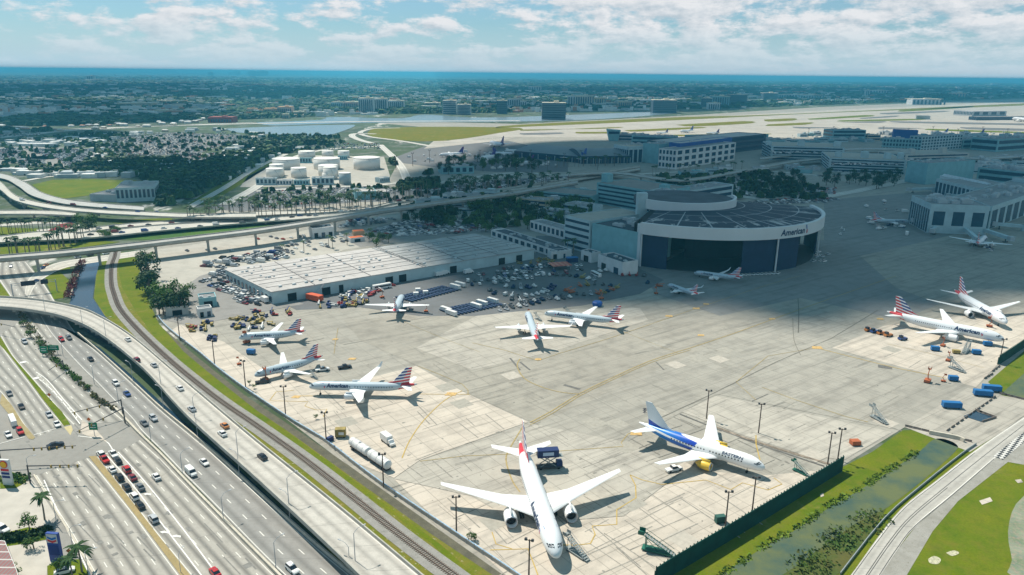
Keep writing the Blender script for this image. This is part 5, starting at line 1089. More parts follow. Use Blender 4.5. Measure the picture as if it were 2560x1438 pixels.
def mk_palm(seed, h=10., fr=3.2, nf=16, seg=4, name='palm_tree'):
    rr = random.Random(seed); root = empty(name); mb = MB()
    for i in range(nf):
        a = 2*PI*i/nf+rr.uniform(-.15, .15); el = rr.uniform(-.1, .9); L = fr*rr.uniform(.8, 1.1); P = []
        for k in range(seg+1):
            t = k/seg; P.append(Vector((math.cos(a)*L*t*math.cos(el*(1-t*.5)), math.sin(a)*L*t*math.cos(el*(1-t*.5)), h+L*(math.sin(el)*t-.75*t*t))))
        sd = Vector((-math.sin(a), math.cos(a), 0)); ws = [.05, .32, .36, .26, .03] if seg == 4 else [.05, .45, .05]
        vs = []
        for p, w_ in zip(P, ws): w_ = w_*L*.36; vs += [p-sd*w_-Vector((0, 0, w_*.6)), p, p+sd*w_-Vector((0, 0, w_*.6))]
        mb.add(vs, [f for k in range(seg) for f in ((3*k, 3*k+1, 3*k+4, 3*k+3), (3*k+1, 3*k+2, 3*k+5, 3*k+4))])
    mb.build('crown', LFP, root); tb = MB(); tb.tube([(0, 0, 0), (.15, 0, h*.5), (0, .1, h)], .28, 6, r2=.17); tb.build('trunk', PTR, root); return root
PALM = [mk_palm(1), mk_palm(2, 9, 3.4), mk_palm(3, 11, 3.0)]; BIGP = [mk_palm(5, 8.5, 3.6, 22), mk_palm(6, 8, 3.8, 20)]
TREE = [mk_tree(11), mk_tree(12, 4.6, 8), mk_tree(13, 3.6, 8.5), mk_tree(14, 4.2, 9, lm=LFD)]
rr = random.Random(21)
def palms(px0, px1, n, lbl, grp, s=1., jit=2.):
    A, B = G(*px0), G(*px1)
    for i in range(n):
        p = A.lerp(B, (i+rr.uniform(.2, .8))/n)+Vector((rr.uniform(-jit, jit), rr.uniform(-jit, jit), 0)); place(rr.choice(PALM), p, rr.uniform(0, 6), lbl, grp, s*rr.uniform(.85, 1.15), 'palm')
palms((60, 645), (215, 600), 22, 'palm in the row between the guideway and the left end of the white expressway', 'palms in the row above the left guideway', 1.3)
palms((0, 585), (165, 578), 26, 'palm in the double row at the far left beside the red ground cover', 'palms at the far left by the red ground cover', 1.1, 5)
palms((0, 640), (45, 632), 8, 'palm in the clump at the left edge just above the guideway', 'palms in the left edge clump', 1.1, 4)
palms((455, 560), (640, 545), 14, 'palm standing along the white expressway above the red flower beds', 'palms along the left part of the white expressway', 1.5)
palms((640, 552), (960, 525), 30, 'palm in the long row along the sunlit middle of the white expressway', 'palms along the middle of the white expressway', 1.55)
palms((520, 536), (930, 512), 40, 'palm in the dense belt between the lots and the white expressway', 'palms in the belt above the expressway', 1.5, 6)
palms((960, 512), (1300, 470), 40, 'palm in the shaded row along the expressway below the far ramp', 'palms in the shaded row right of the gantry', 1.6, 5)
palms((1060, 480), (1430, 462), 30, 'palm among the shaded lots left of the pale parking deck', 'palms left of the pale parking deck', 1.5, 10)
palms((1370, 420), (1560, 412), 24, 'palm in the dark grove in front of the glass head house', 'palms before the glass head house', 1.3, 8)
palms((1630, 440), (1860, 425), 18, 'palm along the road below the square window bay hotel block', 'palms below the square window bay block', 1.2, 8)
palms((1410, 630), (1440, 633), 4, 'palm beside the banded garage by the hangar', 'palms beside the banded garage', 1., 2)
for a, b in ((708, 643), (760, 632), (832, 623), (868, 612), (822, 618), (925, 600)): place(PALM[0], G(a, b), a, 'lone palm in the truck lot behind the warehouse', 'lone palms in the truck lot', .95, 'palm')
for a, b, s_, l in ((112, 1300, 1.0, 'tall palm beside the round bush at the upper gas station'), (205, 1430, 1.05, 'palm with wide fronds beside the blue price sign'), (182, 1450, .8, 'shorter palm at the bottom edge below the blue price sign')):
    place(BIGP[0] if a < 200 else BIGP[1], G(a, b), 1., l, None, s_, 'palm')
for a, b, s_, l, k in ((75, 1330, .75, 'round bush at the left of the upper gas station palm', 0), (85, 1372, .6, 'low green bush below the upper gas station palm', 1), (150, 1432, .62, 'broad bush left of the lower gas station palm', 2), (40, 1440, .5, 'bush at the bottom left beside the canopy roof', 0), (190, 1475, .5, 'bush at the bottom edge under the blue price sign', 1)):
    place(TREE[k], G(a, b), a, l, None, s_, 'bush')
def treez(pts, lbl, grp, s=1., which=None):
    for a, b in pts: place(rr.choice(which or TREE), G(a, b), rr.uniform(0, 6), lbl, grp, s*rr.uniform(.85, 1.2), 'tree')
def scat(poly, n, seed=1):
    r_ = random.Random(seed); xs = [p[0] for p in poly]; ys = [p[1] for p in poly]; out = []
    P = [G(*p) for p in poly]; W = [(p.x, p.y) for p in P]; x0, x1, y0, y1 = min(p[0] for p in W), max(p[0] for p in W), min(p[1] for p in W), max(p[1] for p in W); k = 0
    while len(out) < n and k < n*60:
        k += 1; x, y = r_.uniform(x0, x1), r_.uniform(y0, y1)
        if inpoly(x, y, W): out.append(PX((x, y, 0)))
    return out
treez(scat([(345, 690), (385, 660), (375, 720), (392, 770), (372, 755)], 9, 3), 'dark tree in the tall clump beside the railway verge', 'trees in the tall clump by the railway', 1.7, [TREE[3], TREE[0]])
treez(scat([(375, 775), (400, 745), (490, 735), (500, 775), (420, 800)], 13, 4), 'spreading tree in the grove by the white gatehouse', 'trees in the grove by the gatehouse', 1.5, [TREE[0], TREE[1], TREE[3]])
treez([(195, 567), (215, 575), (225, 585), (232, 572)], 'broad green tree beside the far left expressway bend', 'trees at the expressway bend', 1.5)
treez(scat([(250, 590), (300, 580), (300, 590), (260, 600)], 6, 5), 'low tree under the far left expressway', 'low trees under the expressway', .9)
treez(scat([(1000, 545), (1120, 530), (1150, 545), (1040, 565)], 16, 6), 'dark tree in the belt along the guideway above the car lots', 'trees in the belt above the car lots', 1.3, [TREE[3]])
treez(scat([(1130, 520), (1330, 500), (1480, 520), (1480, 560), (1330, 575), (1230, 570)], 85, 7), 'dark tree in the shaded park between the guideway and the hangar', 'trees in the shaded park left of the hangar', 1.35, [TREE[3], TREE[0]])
treez(scat([(920, 600), (990, 595), (1000, 612), (930, 618)], 6, 8), 'low tree at the far edge of the warehouse', 'low trees behind the warehouse', .9)
treez(scat([(1160, 560), (1240, 560), (1230, 585), (1180, 578)], 7, 9), 'tree at the corner of the car lots by the workshop row', 'trees by the workshop row', 1.1)
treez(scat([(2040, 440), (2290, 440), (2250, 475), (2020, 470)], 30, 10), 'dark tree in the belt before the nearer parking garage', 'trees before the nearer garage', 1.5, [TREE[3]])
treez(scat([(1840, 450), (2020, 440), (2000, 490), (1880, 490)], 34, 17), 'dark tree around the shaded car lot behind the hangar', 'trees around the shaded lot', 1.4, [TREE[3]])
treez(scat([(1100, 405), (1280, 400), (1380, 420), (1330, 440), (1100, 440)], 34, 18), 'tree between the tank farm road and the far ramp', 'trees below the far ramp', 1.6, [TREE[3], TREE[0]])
mh = MB(); 
# hedge/brush strips
def brush(label, px, w_, h_, n, mt, name='hedge', cat='hedge', seed=1):
    c = polyline(px, 0, 4); c = resample(c, n); r_ = random.Random(seed); o = c[0].copy(); mb = MB()
    for p in c:
        if noise.noise(p*.3+Vector((seed, 0, 0))) < -.12: continue
        for j in range(5):
            q = p-o+Vector((r_.uniform(-w_, w_), r_.uniform(-w_, w_), 0)); s = r_.uniform(.35, .75); z_ = h_*r_.uniform(.15, 1)
            d = Vector((r_.uniform(-1, 1), r_.uniform(-1, 1), r_.uniform(.1, 1))).normalized(); a = d.cross(Vector((r_.random(), .2, r_.random()))).normalized()*s; b = d.cross(a)*s
            t = q+Vector((0, 0, z_)); mb.add([t-a, t-b, t+a, t+b], [(0, 1, 2, 3)])
    ob = mb.build(name, mt); ob.location = o
    return tag(ob, label, cat) if name == 'hedge' else tag(ob, kind='stuff')
BRB = leafmat('brown_brush', (.17, .13, .08), (.09, .12, .03), .6)
brush('brown and green brush strip between the upper lanes, near the flyover', [(50, 785), (80, 830), (115, 872), (130, 895)], 1.8, 2.2, 230, BRB, 'brush_strip', 'brush')
brush('brush strip between the lanes beside the green road signs', [(130, 895), (165, 925), (200, 958)], 1.3, 1.3, 190, LF, 'brush_strip', 'brush', 2)
brush('brown brush strip tapering toward the mast arm', [(200, 958), (240, 995), (285, 1025)], 1.0, 1.2, 190, BRB, 'brush_strip', 'brush', 3)
for a, b, s_ in ((78, 845, .65), (100, 870, .6), (195, 955, .42), (222, 975, .4), (60, 815, .5)): place(TREE[1], G(a, b), a, 'small tree in the brush strip between the upper lanes', 'small trees in the brush strip', s_, 'tree')
brush('dark red hedge along the canal wall', [(206, 655), (188, 695), (170, 748)], 2.4, 2.2, 420, mat('red_leaves', (.12, .02, .025), .9, .4, .8))
brush('red flower hedge beside the white expressway', [(470, 556), (540, 549), (545, 556), (480, 560)], 3, 1.5, 300, mat('red_leaves', (.12, .02, .025), .9, .4, .8), seed=4)
brush('red flower hedge below the far carriageway, left part', [(420, 562), (470, 558)], 2, 1.5, 200, mat('red_leaves', (.12, .02, .025), .9, .4, .8), seed=5)
brush('green reeds along the near bank of the algae covered canal', [(1790, 1448), (1920, 1360), (1985, 1325), (2075, 1263), (2145, 1225), (2220, 1176), (2297, 1128)], 1.3, .3, 330, leafmat('reed_green', (.10, .17, .012), (.14, .20, .02), .5), 'reed_bank', 'reeds', 6)
brush('shrubs on the brown bank between the lower canal and the road', [(1990, 1440), (2040, 1400), (2085, 1360), (2150, 1320), (2200, 1290)], 4.5, .7, 330, leafmat('shrub_mix', (.07, .14, .02), (.12, .12, .03), .3), 'shrub_bank', 'shrubs', 7)
# dark fringe of far woods and canopy (stuff)
EXCL = [[(560, 330), (560, 300), (1000, 285), (1680, 276), (2600, 243), (2600, 350), (1100, 360), (1050, 420), (1010, 470), (960, 340), (890, 312), (720, 345)], [(600, 470), (640, 420), (700, 385), (975, 385), (985, 465)], [(-60, 365), (230, 368), (250, 398), (180, 428), (-60, 425)], [(250, 360), (300, 345), (440, 330), (605, 335), (700, 352), (640, 365), (560, 364), (560, 402), (500, 415), (400, 400), (300, 405)], [(70, 445), (345, 443), (390, 470), (400, 510), (100, 515)], [(430, 520), (700, 385), (745, 380), (560, 520)],
        [(-100, 345), (60, 334), (640, 304), (640, 318), (180, 340), (60, 352), (-100, 362)], [(-100, 425), (10, 425), (130, 480), (230, 515), (640, 520), (640, 700), (-100, 700)], [(980, 395), (1100, 400), (1440, 400), (1440, 438), (1000, 430)]]
def ok(x, y):
    return not any(inpoly(x, y, P) for P in EXCL)
def blobs(mb, p, r_, R, H_):
    n = 5; mi_ = r_.choice([0, 0, 1, 2, 2]); a0 = r_.random()*6; vs = [(p.x+R*math.cos(a0+2*PI*i/n)*r_.uniform(.7, 1.1), p.y+R*math.sin(a0+2*PI*i/n)*r_.uniform(.7, 1.1), H_*r_.uniform(.05, .3)) for i in range(n)]
    vs += [(p.x+R*.55*math.cos(a0+.5+2*PI*i/n), p.y+R*.55*math.sin(a0+.5+2*PI*i/n), H_*r_.uniform(.75, 1)) for i in range(n)]
    mb.add(vs, [(i, (i+1) % n, (i+1) % n+n, i+n) for i in range(n)]+[tuple(range(n, 2*n))], mi_)
def wood(poly, n, seed, *, chk=True, name='tree_canopy', R=5.5, H_=9, m=None, far=False):
    r_ = random.Random(seed); mb = MB(); xs = [p[0] for p in poly]; ys = [p[1] for p in poly]; k = 0; c = 0
    while c < n and k < n*30:
        k += 1; x, y = r_.uniform(min(xs), max(xs)), r_.uniform(min(ys), max(ys))
        if not inpoly(x, y, poly) or (chk and not ok(x, y)): continue
        p = G(x, y)
        if chk and noise.noise(p*.003)+.35*noise.noise(p*.02) < (-.12 if far else -.02): continue
        f = max(1., p.y/1500) if far else 1.; blobs(mb, p, r_, R*f*r_.uniform(.7, 1.5), H_*r_.uniform(.6, 1.3)*(f**.45)); c += 1
    return tag(mb.build(name, m or [FOR, FOR2, FOR3]), kind='stuff')
wood([(-300, 189), (2900, 213), (2900, 235), (-300, 220)], 15000, 41, far=True, R=9, H_=8)
wood([(-300, 216), (2900, 232), (2900, 262), (1700, 272), (1000, 290), (640, 306), (-300, 345)], 27000, 1, far=True, R=9, H_=9)
wood([(-300, 325), (560, 318), (720, 345), (900, 345), (740, 392), (620, 440), (560, 500), (400, 516), (390, 470), (345, 440), (-300, 440)], 2500, 2, R=5.5, H_=9)
wood([(960, 400), (1020, 410), (1100, 440), (1090, 470), (1000, 470), (985, 440)], 420, 3, R=4.5, H_=8)
wood([(400, 440), (560, 400), (640, 415), (560, 470), (470, 510), (400, 500)], 900, 4, R=5, H_=9)
wood([(640, 350), (800, 345), (830, 365), (640, 395)], 500, 5, R=6, H_=11)
wood([(-60, 600), (-60, 640), (40, 640), (60, 625), (20, 600)], 60, 6, R=3, H_=5)
wood([(1600, 500), (1640, 440), (2060, 430), (2060, 500)], 260, 8, R=5, H_=8)
wood([(2800-480, 245), (2390, 245), (2400, 262), (2290, 262)], 200, 9, R=14, H_=30)
wood([(-60, 365), (230, 368), (250, 398), (180, 428), (-60, 425)], 110, 51, chk=False, R=4, H_=7)
wood([(250, 360), (440, 330), (700, 352), (560, 402), (300, 405)], 150, 52, chk=False, R=4.5, H_=7)
wood([(640, 478), (900, 465), (1240, 450), (1430, 440), (1430, 462), (1150, 505), (900, 505), (620, 525)], 170, 53, chk=False, R=3.5, H_=6)
wood([(1000, 520), (1330, 490), (1480, 500), (1480, 560), (1230, 575), (1000, 560)], 150, 54, chk=False, R=4, H_=7)
# houses
HW_ = [mat('house_'+k, v, .8, .1, .2) for k, v in (('white', (.60, .60, .58)), ('cream', (.55, .48, .38)), ('salmon', (.5, .30, .22)), ('grey', (.38, .42, .44)), ('tan', (.42, .36, .28)))]
RFM = [mat('hroof_'+k, v, .8, .15, .2) for k, v in (('pale', (.60, .58, .54)), ('terracotta', (.42, .20, .12)), ('grey', (.30, .32, .34)), ('white', (.70, .70, .68)), ('dark', (.10, .13, .15)))]
def mk_house(seed):
    r_ = random.Random(seed); L, W, h = r_.uniform(14, 24), r_.uniform(10, 14), r_.uniform(4, 7.5); root = empty('house'); mb = MB(); mb.box((0, 0, 0), (L, W, h)); mb.box((L*.35, -W*.5, 0), (L*.3, W*.5, h*.8)); mb.build('wall', HW_[seed % 5], root)
    mb = MB(); mb.add([(-L*.53, -W*.55, h), (L*.53, -W*.55, h), (L*.53, W*.55, h), (-L*.53, W*.55, h), (-L*.3, 0, h+W*.22), (L*.3, 0, h+W*.22)], [(0, 1, 5, 4), (2, 3, 4, 5), (1, 2, 5), (3, 0, 4)]); mb.build('roof', RFM[seed*3 % 4], root); return root
HS = [mk_house(i) for i in range(5)]
r_ = random.Random(5); cnt = 0; used = []
while cnt < 190:
    x, y = r_.uniform(-40, 880), r_.uniform(262, 330)
    if not ok(x, y) or (x > 560 and y > 296): continue
    p = G(x, y)
    if any(abs(x-a) < 6 and abs(y-b) < 1.6 for a, b in used): continue
    used.append((x, y)); place(r_.choice(HS), p, r_.uniform(-.4, .4), 'small pale house among the dark trees of the far left suburb', 'houses of the far left suburb', r_.uniform(.55, .9), 'house'); cnt += 1
mb = MB(); c = 0
while c < 6200:
    y = 190+(r_.random()**.9)*108; x = r_.uniform(-60, 2620); lim = 272 if x > 2000 else 285 if x > 1100 else 320
    if y > lim or y < 186+x*.011 or not ok(x, y): continue
    p = G(x, y)
    if noise.noise(Vector((p.x*.0012, p.y*.0005, 3))) < -.05 and r_.random() < .75: continue
    if x < 700 and y > 235 and r_.random() < .25: continue
    f = max(1, p.y/2500); L = r_.choice([9, 12, 14, 26])*f**.7*r_.uniform(.7, 1.2); h = r_.choice([5, 7, 9, 16])*f**.4
    n0 = len(mb.v); k = r_.choice([0, 0, 1, 2, 3, 3, 4]); mb.box((p.x, p.y, 0), (L*r_.uniform(1, 1.8), L*.6, h*.9), r_.uniform(-.3, .3), k); c += 1
tag(mb.build('distant_city', [HW_[0], HW_[1], HW_[3], RFM[3], RFM[1]]), kind='stuff')
# long pale halls right of centre behind the runway
mb = MB()
for i in range(150):
    x, y = r_.uniform(1500, 2620), r_.uniform(222, 262)
    if y > 300-(x-1500)*.045-18 or not ok(x, y): continue
    p = G(x, y); mb.box((p.x, p.y, 0), (r_.uniform(40, 150), 30, r_.uniform(7, 14)), .1, r_.choice([0, 0, 1, 2]))
tag(mb.build('distant_halls', [HW_[0], HW_[1], RFM[3]]), kind='stuff')
# ------------------------------------------------------------------ vehicles
CC = {'white': (.72, .72, .70), 'silver': (.42, .44, .46), 'black': (.018, .018, .022), 'grey': (.13, .14, .15), 'red': (.42, .015, .02), 'blue': (.02, .06, .22), 'orange': (.50, .18, .04), 'maroon': (.20, .02, .03), 'green': (.02, .14, .10), 'tan': (.4, .34, .24), 'yellow': (.60, .42, .04)}
def cm_(c): return mat('car_paint_'+c, CC[c], .25, .03, .5, spec=.6)
WHL = [(-.31, .5), (.31, .5)]
VEH = {}
def shell(sections, W):
    """sections: list of (x, z_bottom, z_top, halfwidth_bottom, halfwidth_top)"""
    mb = MB(); vs = []
    for x, zb, zt, wb, wt in sections: vs += [(x, -wb, zb), (x, wb, zb), (x, wb*1.0, zb+(zt-zb)*.6), (x, wt, zt), (x, -wt, zt), (x, -wb, zb+(zt-zb)*.6)]
    n = len(sections); fs = [(6*i+k, 6*i+6+k, 6*i+6+(k+1) % 6, 6*i+(k+1) % 6) for i in range(n-1) for k in range(6)]+[(0, 1, 2, 3, 4, 5), tuple(6*(n-1)+k for k in range(5, -1, -1))]
    return mb.add(vs, fs)
def vehicle(kind, col, parts=True):
    key = (kind, col, parts)
    if key in VEH: return VEH[key]
    cm0 = cm_(col); w = .92
    nm = {'sedan': 'car', 'suv': 'car', 'pickup': 'pickup_truck', 'van': 'van', 'boxtruck': 'box_truck', 'bus': 'bus', 'trailer': 'trailer', 'tug': 'baggage_tug'}[kind]
    if kind == 'sedan': L = 4.7; body = [(-2.35, .35, .75, .8, .7), (-2.2, .25, .95, .9, .82), (-1.2, .22, 1.0, .92, .86), (.9, .22, .98, .92, .86), (1.9, .25, .85, .9, .8), (2.35, .35, .65, .8, .7)]; cab = [(-1.75, .95, .98, .8, .75), (-1.05, .95, 1.42, .82, .62), (.25, .95, 1.45, .82, .62), (1.15, .92, .97, .8, .72)]
    elif kind == 'suv': L = 4.8; body = [(-2.4, .4, 1.0, .85, .8), (-2.3, .3, 1.1, .94, .86), (.8, .28, 1.12, .94, .88), (2.0, .3, 1.02, .92, .84), (2.4, .4, .8, .85, .75)]; cab = [(-2.25, 1.05, 1.15, .85, .8), (-1.95, 1.05, 1.72, .86, .7), (.3, 1.05, 1.75, .86, .7), (1.15, 1.05, 1.12, .84, .78)]
    elif kind == 'pickup': L = 5.6; body = [(-2.8, .45, 1.0, .9, .9), (-.9, .4, 1.05, .95, .92), (-.85, .4, 1.1, .95, .9), (1.2, .4, 1.1, .95, .88), (2.4, .4, 1.05, .93, .85), (2.8, .5, .85, .85, .8)]; cab = [(-.9, 1.05, 1.7, .86, .72), (-.7, 1.05, 1.8, .86, .7), (.7, 1.05, 1.8, .86, .7), (1.5, 1.05, 1.1, .84, .76)]
    elif kind == 'van': L = 5.6; body = [(-2.8, .4, 2.1, .98, .9), (-2.7, .35, 2.2, 1.0, .9), (1.2, .35, 2.2, 1.0, .9), (1.9, .35, 1.4, 1.0, .9), (2.8, .45, 1.0, .9, .8)]; cab = [(1.15, 1.3, 2.1, .96, .86), (1.3, 1.3, 2.08, .96, .85), (2.0, 1.3, 1.42, .94, .84)]
    elif kind == 'boxtruck': L = 7.; body = [(-3.5, .7, 3.1, 1.15, 1.15), (1.3, .7, 3.1, 1.15, 1.15)]; cab = [(1.45, .5, 2.2, 1.0, .9), (2.4, .5, 2.2, 1.0, .9), (3.0, .5, 1.3, 1.0, .9), (3.5, .5, 1.2, .95, .85)]
    elif kind == 'bus': L = 12; body = [(-6, .5, 3.0, 1.25, 1.2), (-5.9, .4, 3.15, 1.27, 1.2), (5.8, .4, 3.15, 1.27, 1.2), (6, .5, 2.8, 1.2, 1.15)]; cab = [(-5.5, 1.5, 2.5, 1.3, 1.29), (5.5, 1.5, 2.5, 1.3, 1.29)]
    elif kind == 'trailer': L = 14; body = [(-7, 1.1, 3.9, 1.3, 1.3), (7, 1.1, 3.9, 1.3, 1.3)]; cab = [(-7.02, 1.3, 3.7, 1.1, 1.1), (-6.9, 1.3, 3.7, 1.1, 1.1)]
    else: L = 3.2; body = [(-1.6, .3, 1.0, .7, .7), (0, .3, 1.05, .75, .75), (1.6, .3, .9, .7, .65)]; cab = [(-1.3, 1.0, 1.8, .6, .55), (-.4, 1.0, 1.8, .6, .55), (-.2, 1.0, 1.1, .6, .6)]
    root = empty(nm) if parts else None; k = 1.06
    bm_ = shell(body, 1); wv = MB()
    gl = shell(cab, 1)
    if parts:
        bm_.build('body', cm0, root, recalc=True); gl.build('windows', GLASSD if kind != 'boxtruck' and kind != 'trailer' else cm0, root, recalc=True)
        if kind in ('sedan', 'suv', 'pickup', 'tug'):
            tb = MB(); a, b = cab[1], cab[2]; tb.box(((a[0]+b[0])/2, 0, max(a[2], b[2])-.03), (abs(b[0]-a[0])*.92, 2*min(a[4], b[4])*.98, .06)); tb.build('roof_panel', cm0, root)
        wxs = (-L*.31, L*.32) if kind != 'trailer' else (-L*.4, -L*.31)
        for x_ in wxs:
            for s in (-1, 1):
                wb = MB(); rr0 = .33 if kind in ('sedan', 'tug') else .4 if L < 6 else .5; hw = body[1][3]
                wb.add([(x_+v_[0]*rr0/.52, s*(hw-.08)+v_[2]*.6, rr0+v_[1]*rr0/.52) for v_ in WHEEL[.52].v], WHEEL[.52].f); wb.build('wheel', TYRE, root)
        VEH[key] = root
    else:
        bm_.add(gl.v, gl.f, 1)
        if kind in ('sedan', 'suv', 'pickup'): a, b = cab[1], cab[2]; bm_.box(((a[0]+b[0])/2, 0, max(a[2], b[2])-.03), (abs(b[0]-a[0])*.92, 2*min(a[4], b[4])*.98, .06), 0, 0)
        bm_.box((0, 0, .05), (L*.85, 1.6, .3), 0, 1)
        VEH[key] = bm_.build(nm, [cm0, GLASSD if kind not in ('boxtruck', 'trailer') else cm0], recalc=True)
    return VEH[key]
def dirpx(a, b): A, B = G(*a), G(*b); return math.atan2(B.y-A.y, B.x-A.x)
def car(px, kind, col, toward, label, z=0., group=None, s=1.08):
    p = G(px[0], px[1], z); q = G(toward[0], toward[1], z); an = math.atan2(q.y-p.y, q.x-p.x)
    return place(vehicle(kind, col), p+Vector((0, 0, .13)), an, label, group, s, 'car' if kind in ('sedan', 'suv') else {'pickup': 'pickup truck', 'van': 'van', 'boxtruck': 'truck', 'bus': 'bus'}.get(kind, kind))
def T_(p, dx, dy): return (p[0]+dx, p[1]+dy)
# raised flyover
for i, (p, k, c, l) in enumerate((((320, 852), 'sedan', 'white', 'white car highest up on the curved flyover'), ((342, 903), 'suv', 'maroon', 'dark red car on the left lane of the flyover'), ((385, 916), 'sedan', 'silver', 'silver car on the flyover next to the dark red car'), ((450, 974), 'sedan', 'white', 'white car on the flyover between the silver cars and the orange car'), ((480, 1026), 'sedan', 'silver', 'silver car with dark red shadow on the left lane of the flyover'), ((562, 1068), 'sedan', 'orange', 'orange taxi on the flyover'), ((556, 1088), 'sedan', 'white', 'white car just behind the orange taxi'), ((656, 1146), 'sedan', 'black', 'black car on the right lane of the flyover'))):
    car(p, k, c, T_(p, -60, -50), l, 6.)
for p, k, c, l in (((154, 852), 'suv', 'red', 'white and red car just out of the flyover shade on the middle road'), ((173, 848), 'suv', 'grey', 'dark grey car just out of the flyover shade on the middle road'), ((227, 901), 'sedan', 'black', 'dark blue car on the middle road before the lamp'), ((290, 962), 'suv', 'white', 'white car on the middle road above the blue one'), ((318, 988), 'sedan', 'blue', 'bright blue car on the middle road'), ((384, 1050), 'suv', 'silver', 'silver minivan on the middle road below the mast arm'), ((361, 1062), 'sedan', 'grey', 'dark windowed white car left of the silver minivan'), ((511, 1160), 'sedan', 'white', 'white sedan on the middle road beside the white box van'), ((478, 1186), 'van', 'white', 'white box van on the middle road'), ((731, 1428), 'suv', 'white', 'white car on the middle road at the bottom edge')):
    car(p, k, c, T_(p, 60, 55), l, .1)
for p, k, c, l in (((62, 858), 'suv', 'silver', 'silver car alone on the upper lanes left of the brush'), ((108, 881), 'suv', 'white', 'white car beside the green road signs')): car(p, k, c, T_(p, 60, 60), l, .1)
for p, k, c, l in (((24, 987), 'sedan', 'grey', 'dark grey car on the far left lanes, topmost'), ((54, 1020), 'sedan', 'black', 'black windowed car below the topmost far left car'), ((123, 1040), 'sedan', 'silver', 'silver car beside the narrow green median'), ((143, 1064), 'sedan', 'white', 'white car stopped at the tip of the green median'), ((33, 1058), 'bus', 'white', 'white delivery bus waiting at the left edge junction'), ((51, 1083), 'suv', 'red', 'red car waiting beside the white delivery bus'), ((21, 1090), 'sedan', 'white', 'white car waiting left of the red one')):
    car(p, k, c, T_(p, 50, 75) if k != 'bus' else T_(p, 20, 45), l, .1, s=1.08 if k != 'bus' else .75)
car((139, 1117), 'sedan', 'black', (220, 1095), 'black sedan with a pale bonnet crossing the junction', .1, s=1.2)
Q1 = [((253, 1140), 'suv', 'white', 'white car first in the queue by the brown median'), ((262, 1153), 'pickup', 'red', 'red and white pickup second in the queue by the brown median'), ((281, 1178), 'sedan', 'white', 'white sedan third in the queue by the brown median'), ((299, 1198), 'suv', 'black', 'long black car fourth in the queue by the brown median'), ((317, 1222), 'sedan', 'black', 'black car fifth in the queue by the brown median'), ((336, 1246), 'suv', 'white', 'white car sixth in the queue by the brown median'), ((351, 1268), 'sedan', 'black', 'black sedan near the end of the queue by the brown median'), ((384, 1302), 'suv', 'silver', 'large silver car last in the queue by the brown median'),
      ((284, 1140), 'pickup', 'white', 'white pickup first in the outer turn queue'), ((295, 1156), 'sedan', 'black', 'black sedan second in the outer turn queue'), ((317, 1178), 'suv', 'red', 'bright red car in the outer turn queue'), ((332, 1198), 'sedan', 'maroon', 'dark maroon car behind the bright red one'), ((351, 1222), 'sedan', 'grey', 'dark grey car last in the outer turn queue'), ((391, 1196), 'sedan', 'white', 'white sedan driving alone beside the turn queues'), ((538, 1436), 'sedan', 'red', 'bright red car at the bottom edge of the picture')]
for p, k, c, l in Q1: car(p, k, c, T_(p, -50, -62), l, .1)
car((8, 1328), 'suv', 'white', (30, 1340), 'white car parked at the left edge beside the gas station hedge', .1); car((162, 1432), 'sedan', 'white', (190, 1425), 'white car parked under the lower gas station palms', .1)
car((28, 667), 'sedan', 'silver', (20, 690), 'silver car on the road under the guideway', .1); car((90, 705), 'sedan', 'blue', (60, 716), 'blue car on the curved slip road', .1); car((106, 672), 'sedan', 'blue', (86, 680), 'dark blue car on the slip road under the guideway', .1); car((115, 665), 'sedan', 'orange', (90, 675), 'orange car on the curved slip road', .1)
for a, b, c in ((195, 645, 'silver'), (226, 640, 'black'), (245, 633, 'blue'), (265, 636, 'white'), (90, 706, 'white')): car((a, b), 'sedan', c, (a+30, b-6), '%s car waiting at the railway crossing under the guideway' % c, .1) if a > 100 else None
rr = random.Random(9)
for x0, y0, x1, y1, n, z_, nm in ((205, 590, 620, 556, 9, 3.1, 'near carriageway of the white expressway'), (230, 576, 640, 536, 9, 3.1, 'far carriageway of the white expressway'), (660, 551, 960, 521, 12, 3.1, 'sunlit middle of the expressway'), (980, 507, 1380, 455, 14, 3.1, 'shaded end of the expressway'), (40, 500, 440, 537, 6, 7.1, 'white curved ramp')):
    for i in range(n):
        t = (i+rr.uniform(.1, .9))/n; p = (x0+(x1-x0)*t, y0+(y1-y0)*t+rr.uniform(-2, 2)); k = rr.choice(['sedan', 'sedan', 'suv', 'van']); c = rr.choice(['white', 'black', 'grey', 'silver', 'maroon', 'blue'])
        q = G(p[0], p[1], z_); q2 = G(p[0]+(x1-x0)*.05, p[1]+(y1-y0)*.05, z_); place(vehicle(k, c, False), q, math.atan2(q2.y-q.y, q2.x-q.x), 'car driving on the '+nm, 'cars on the '+nm, 1.05, 'car')
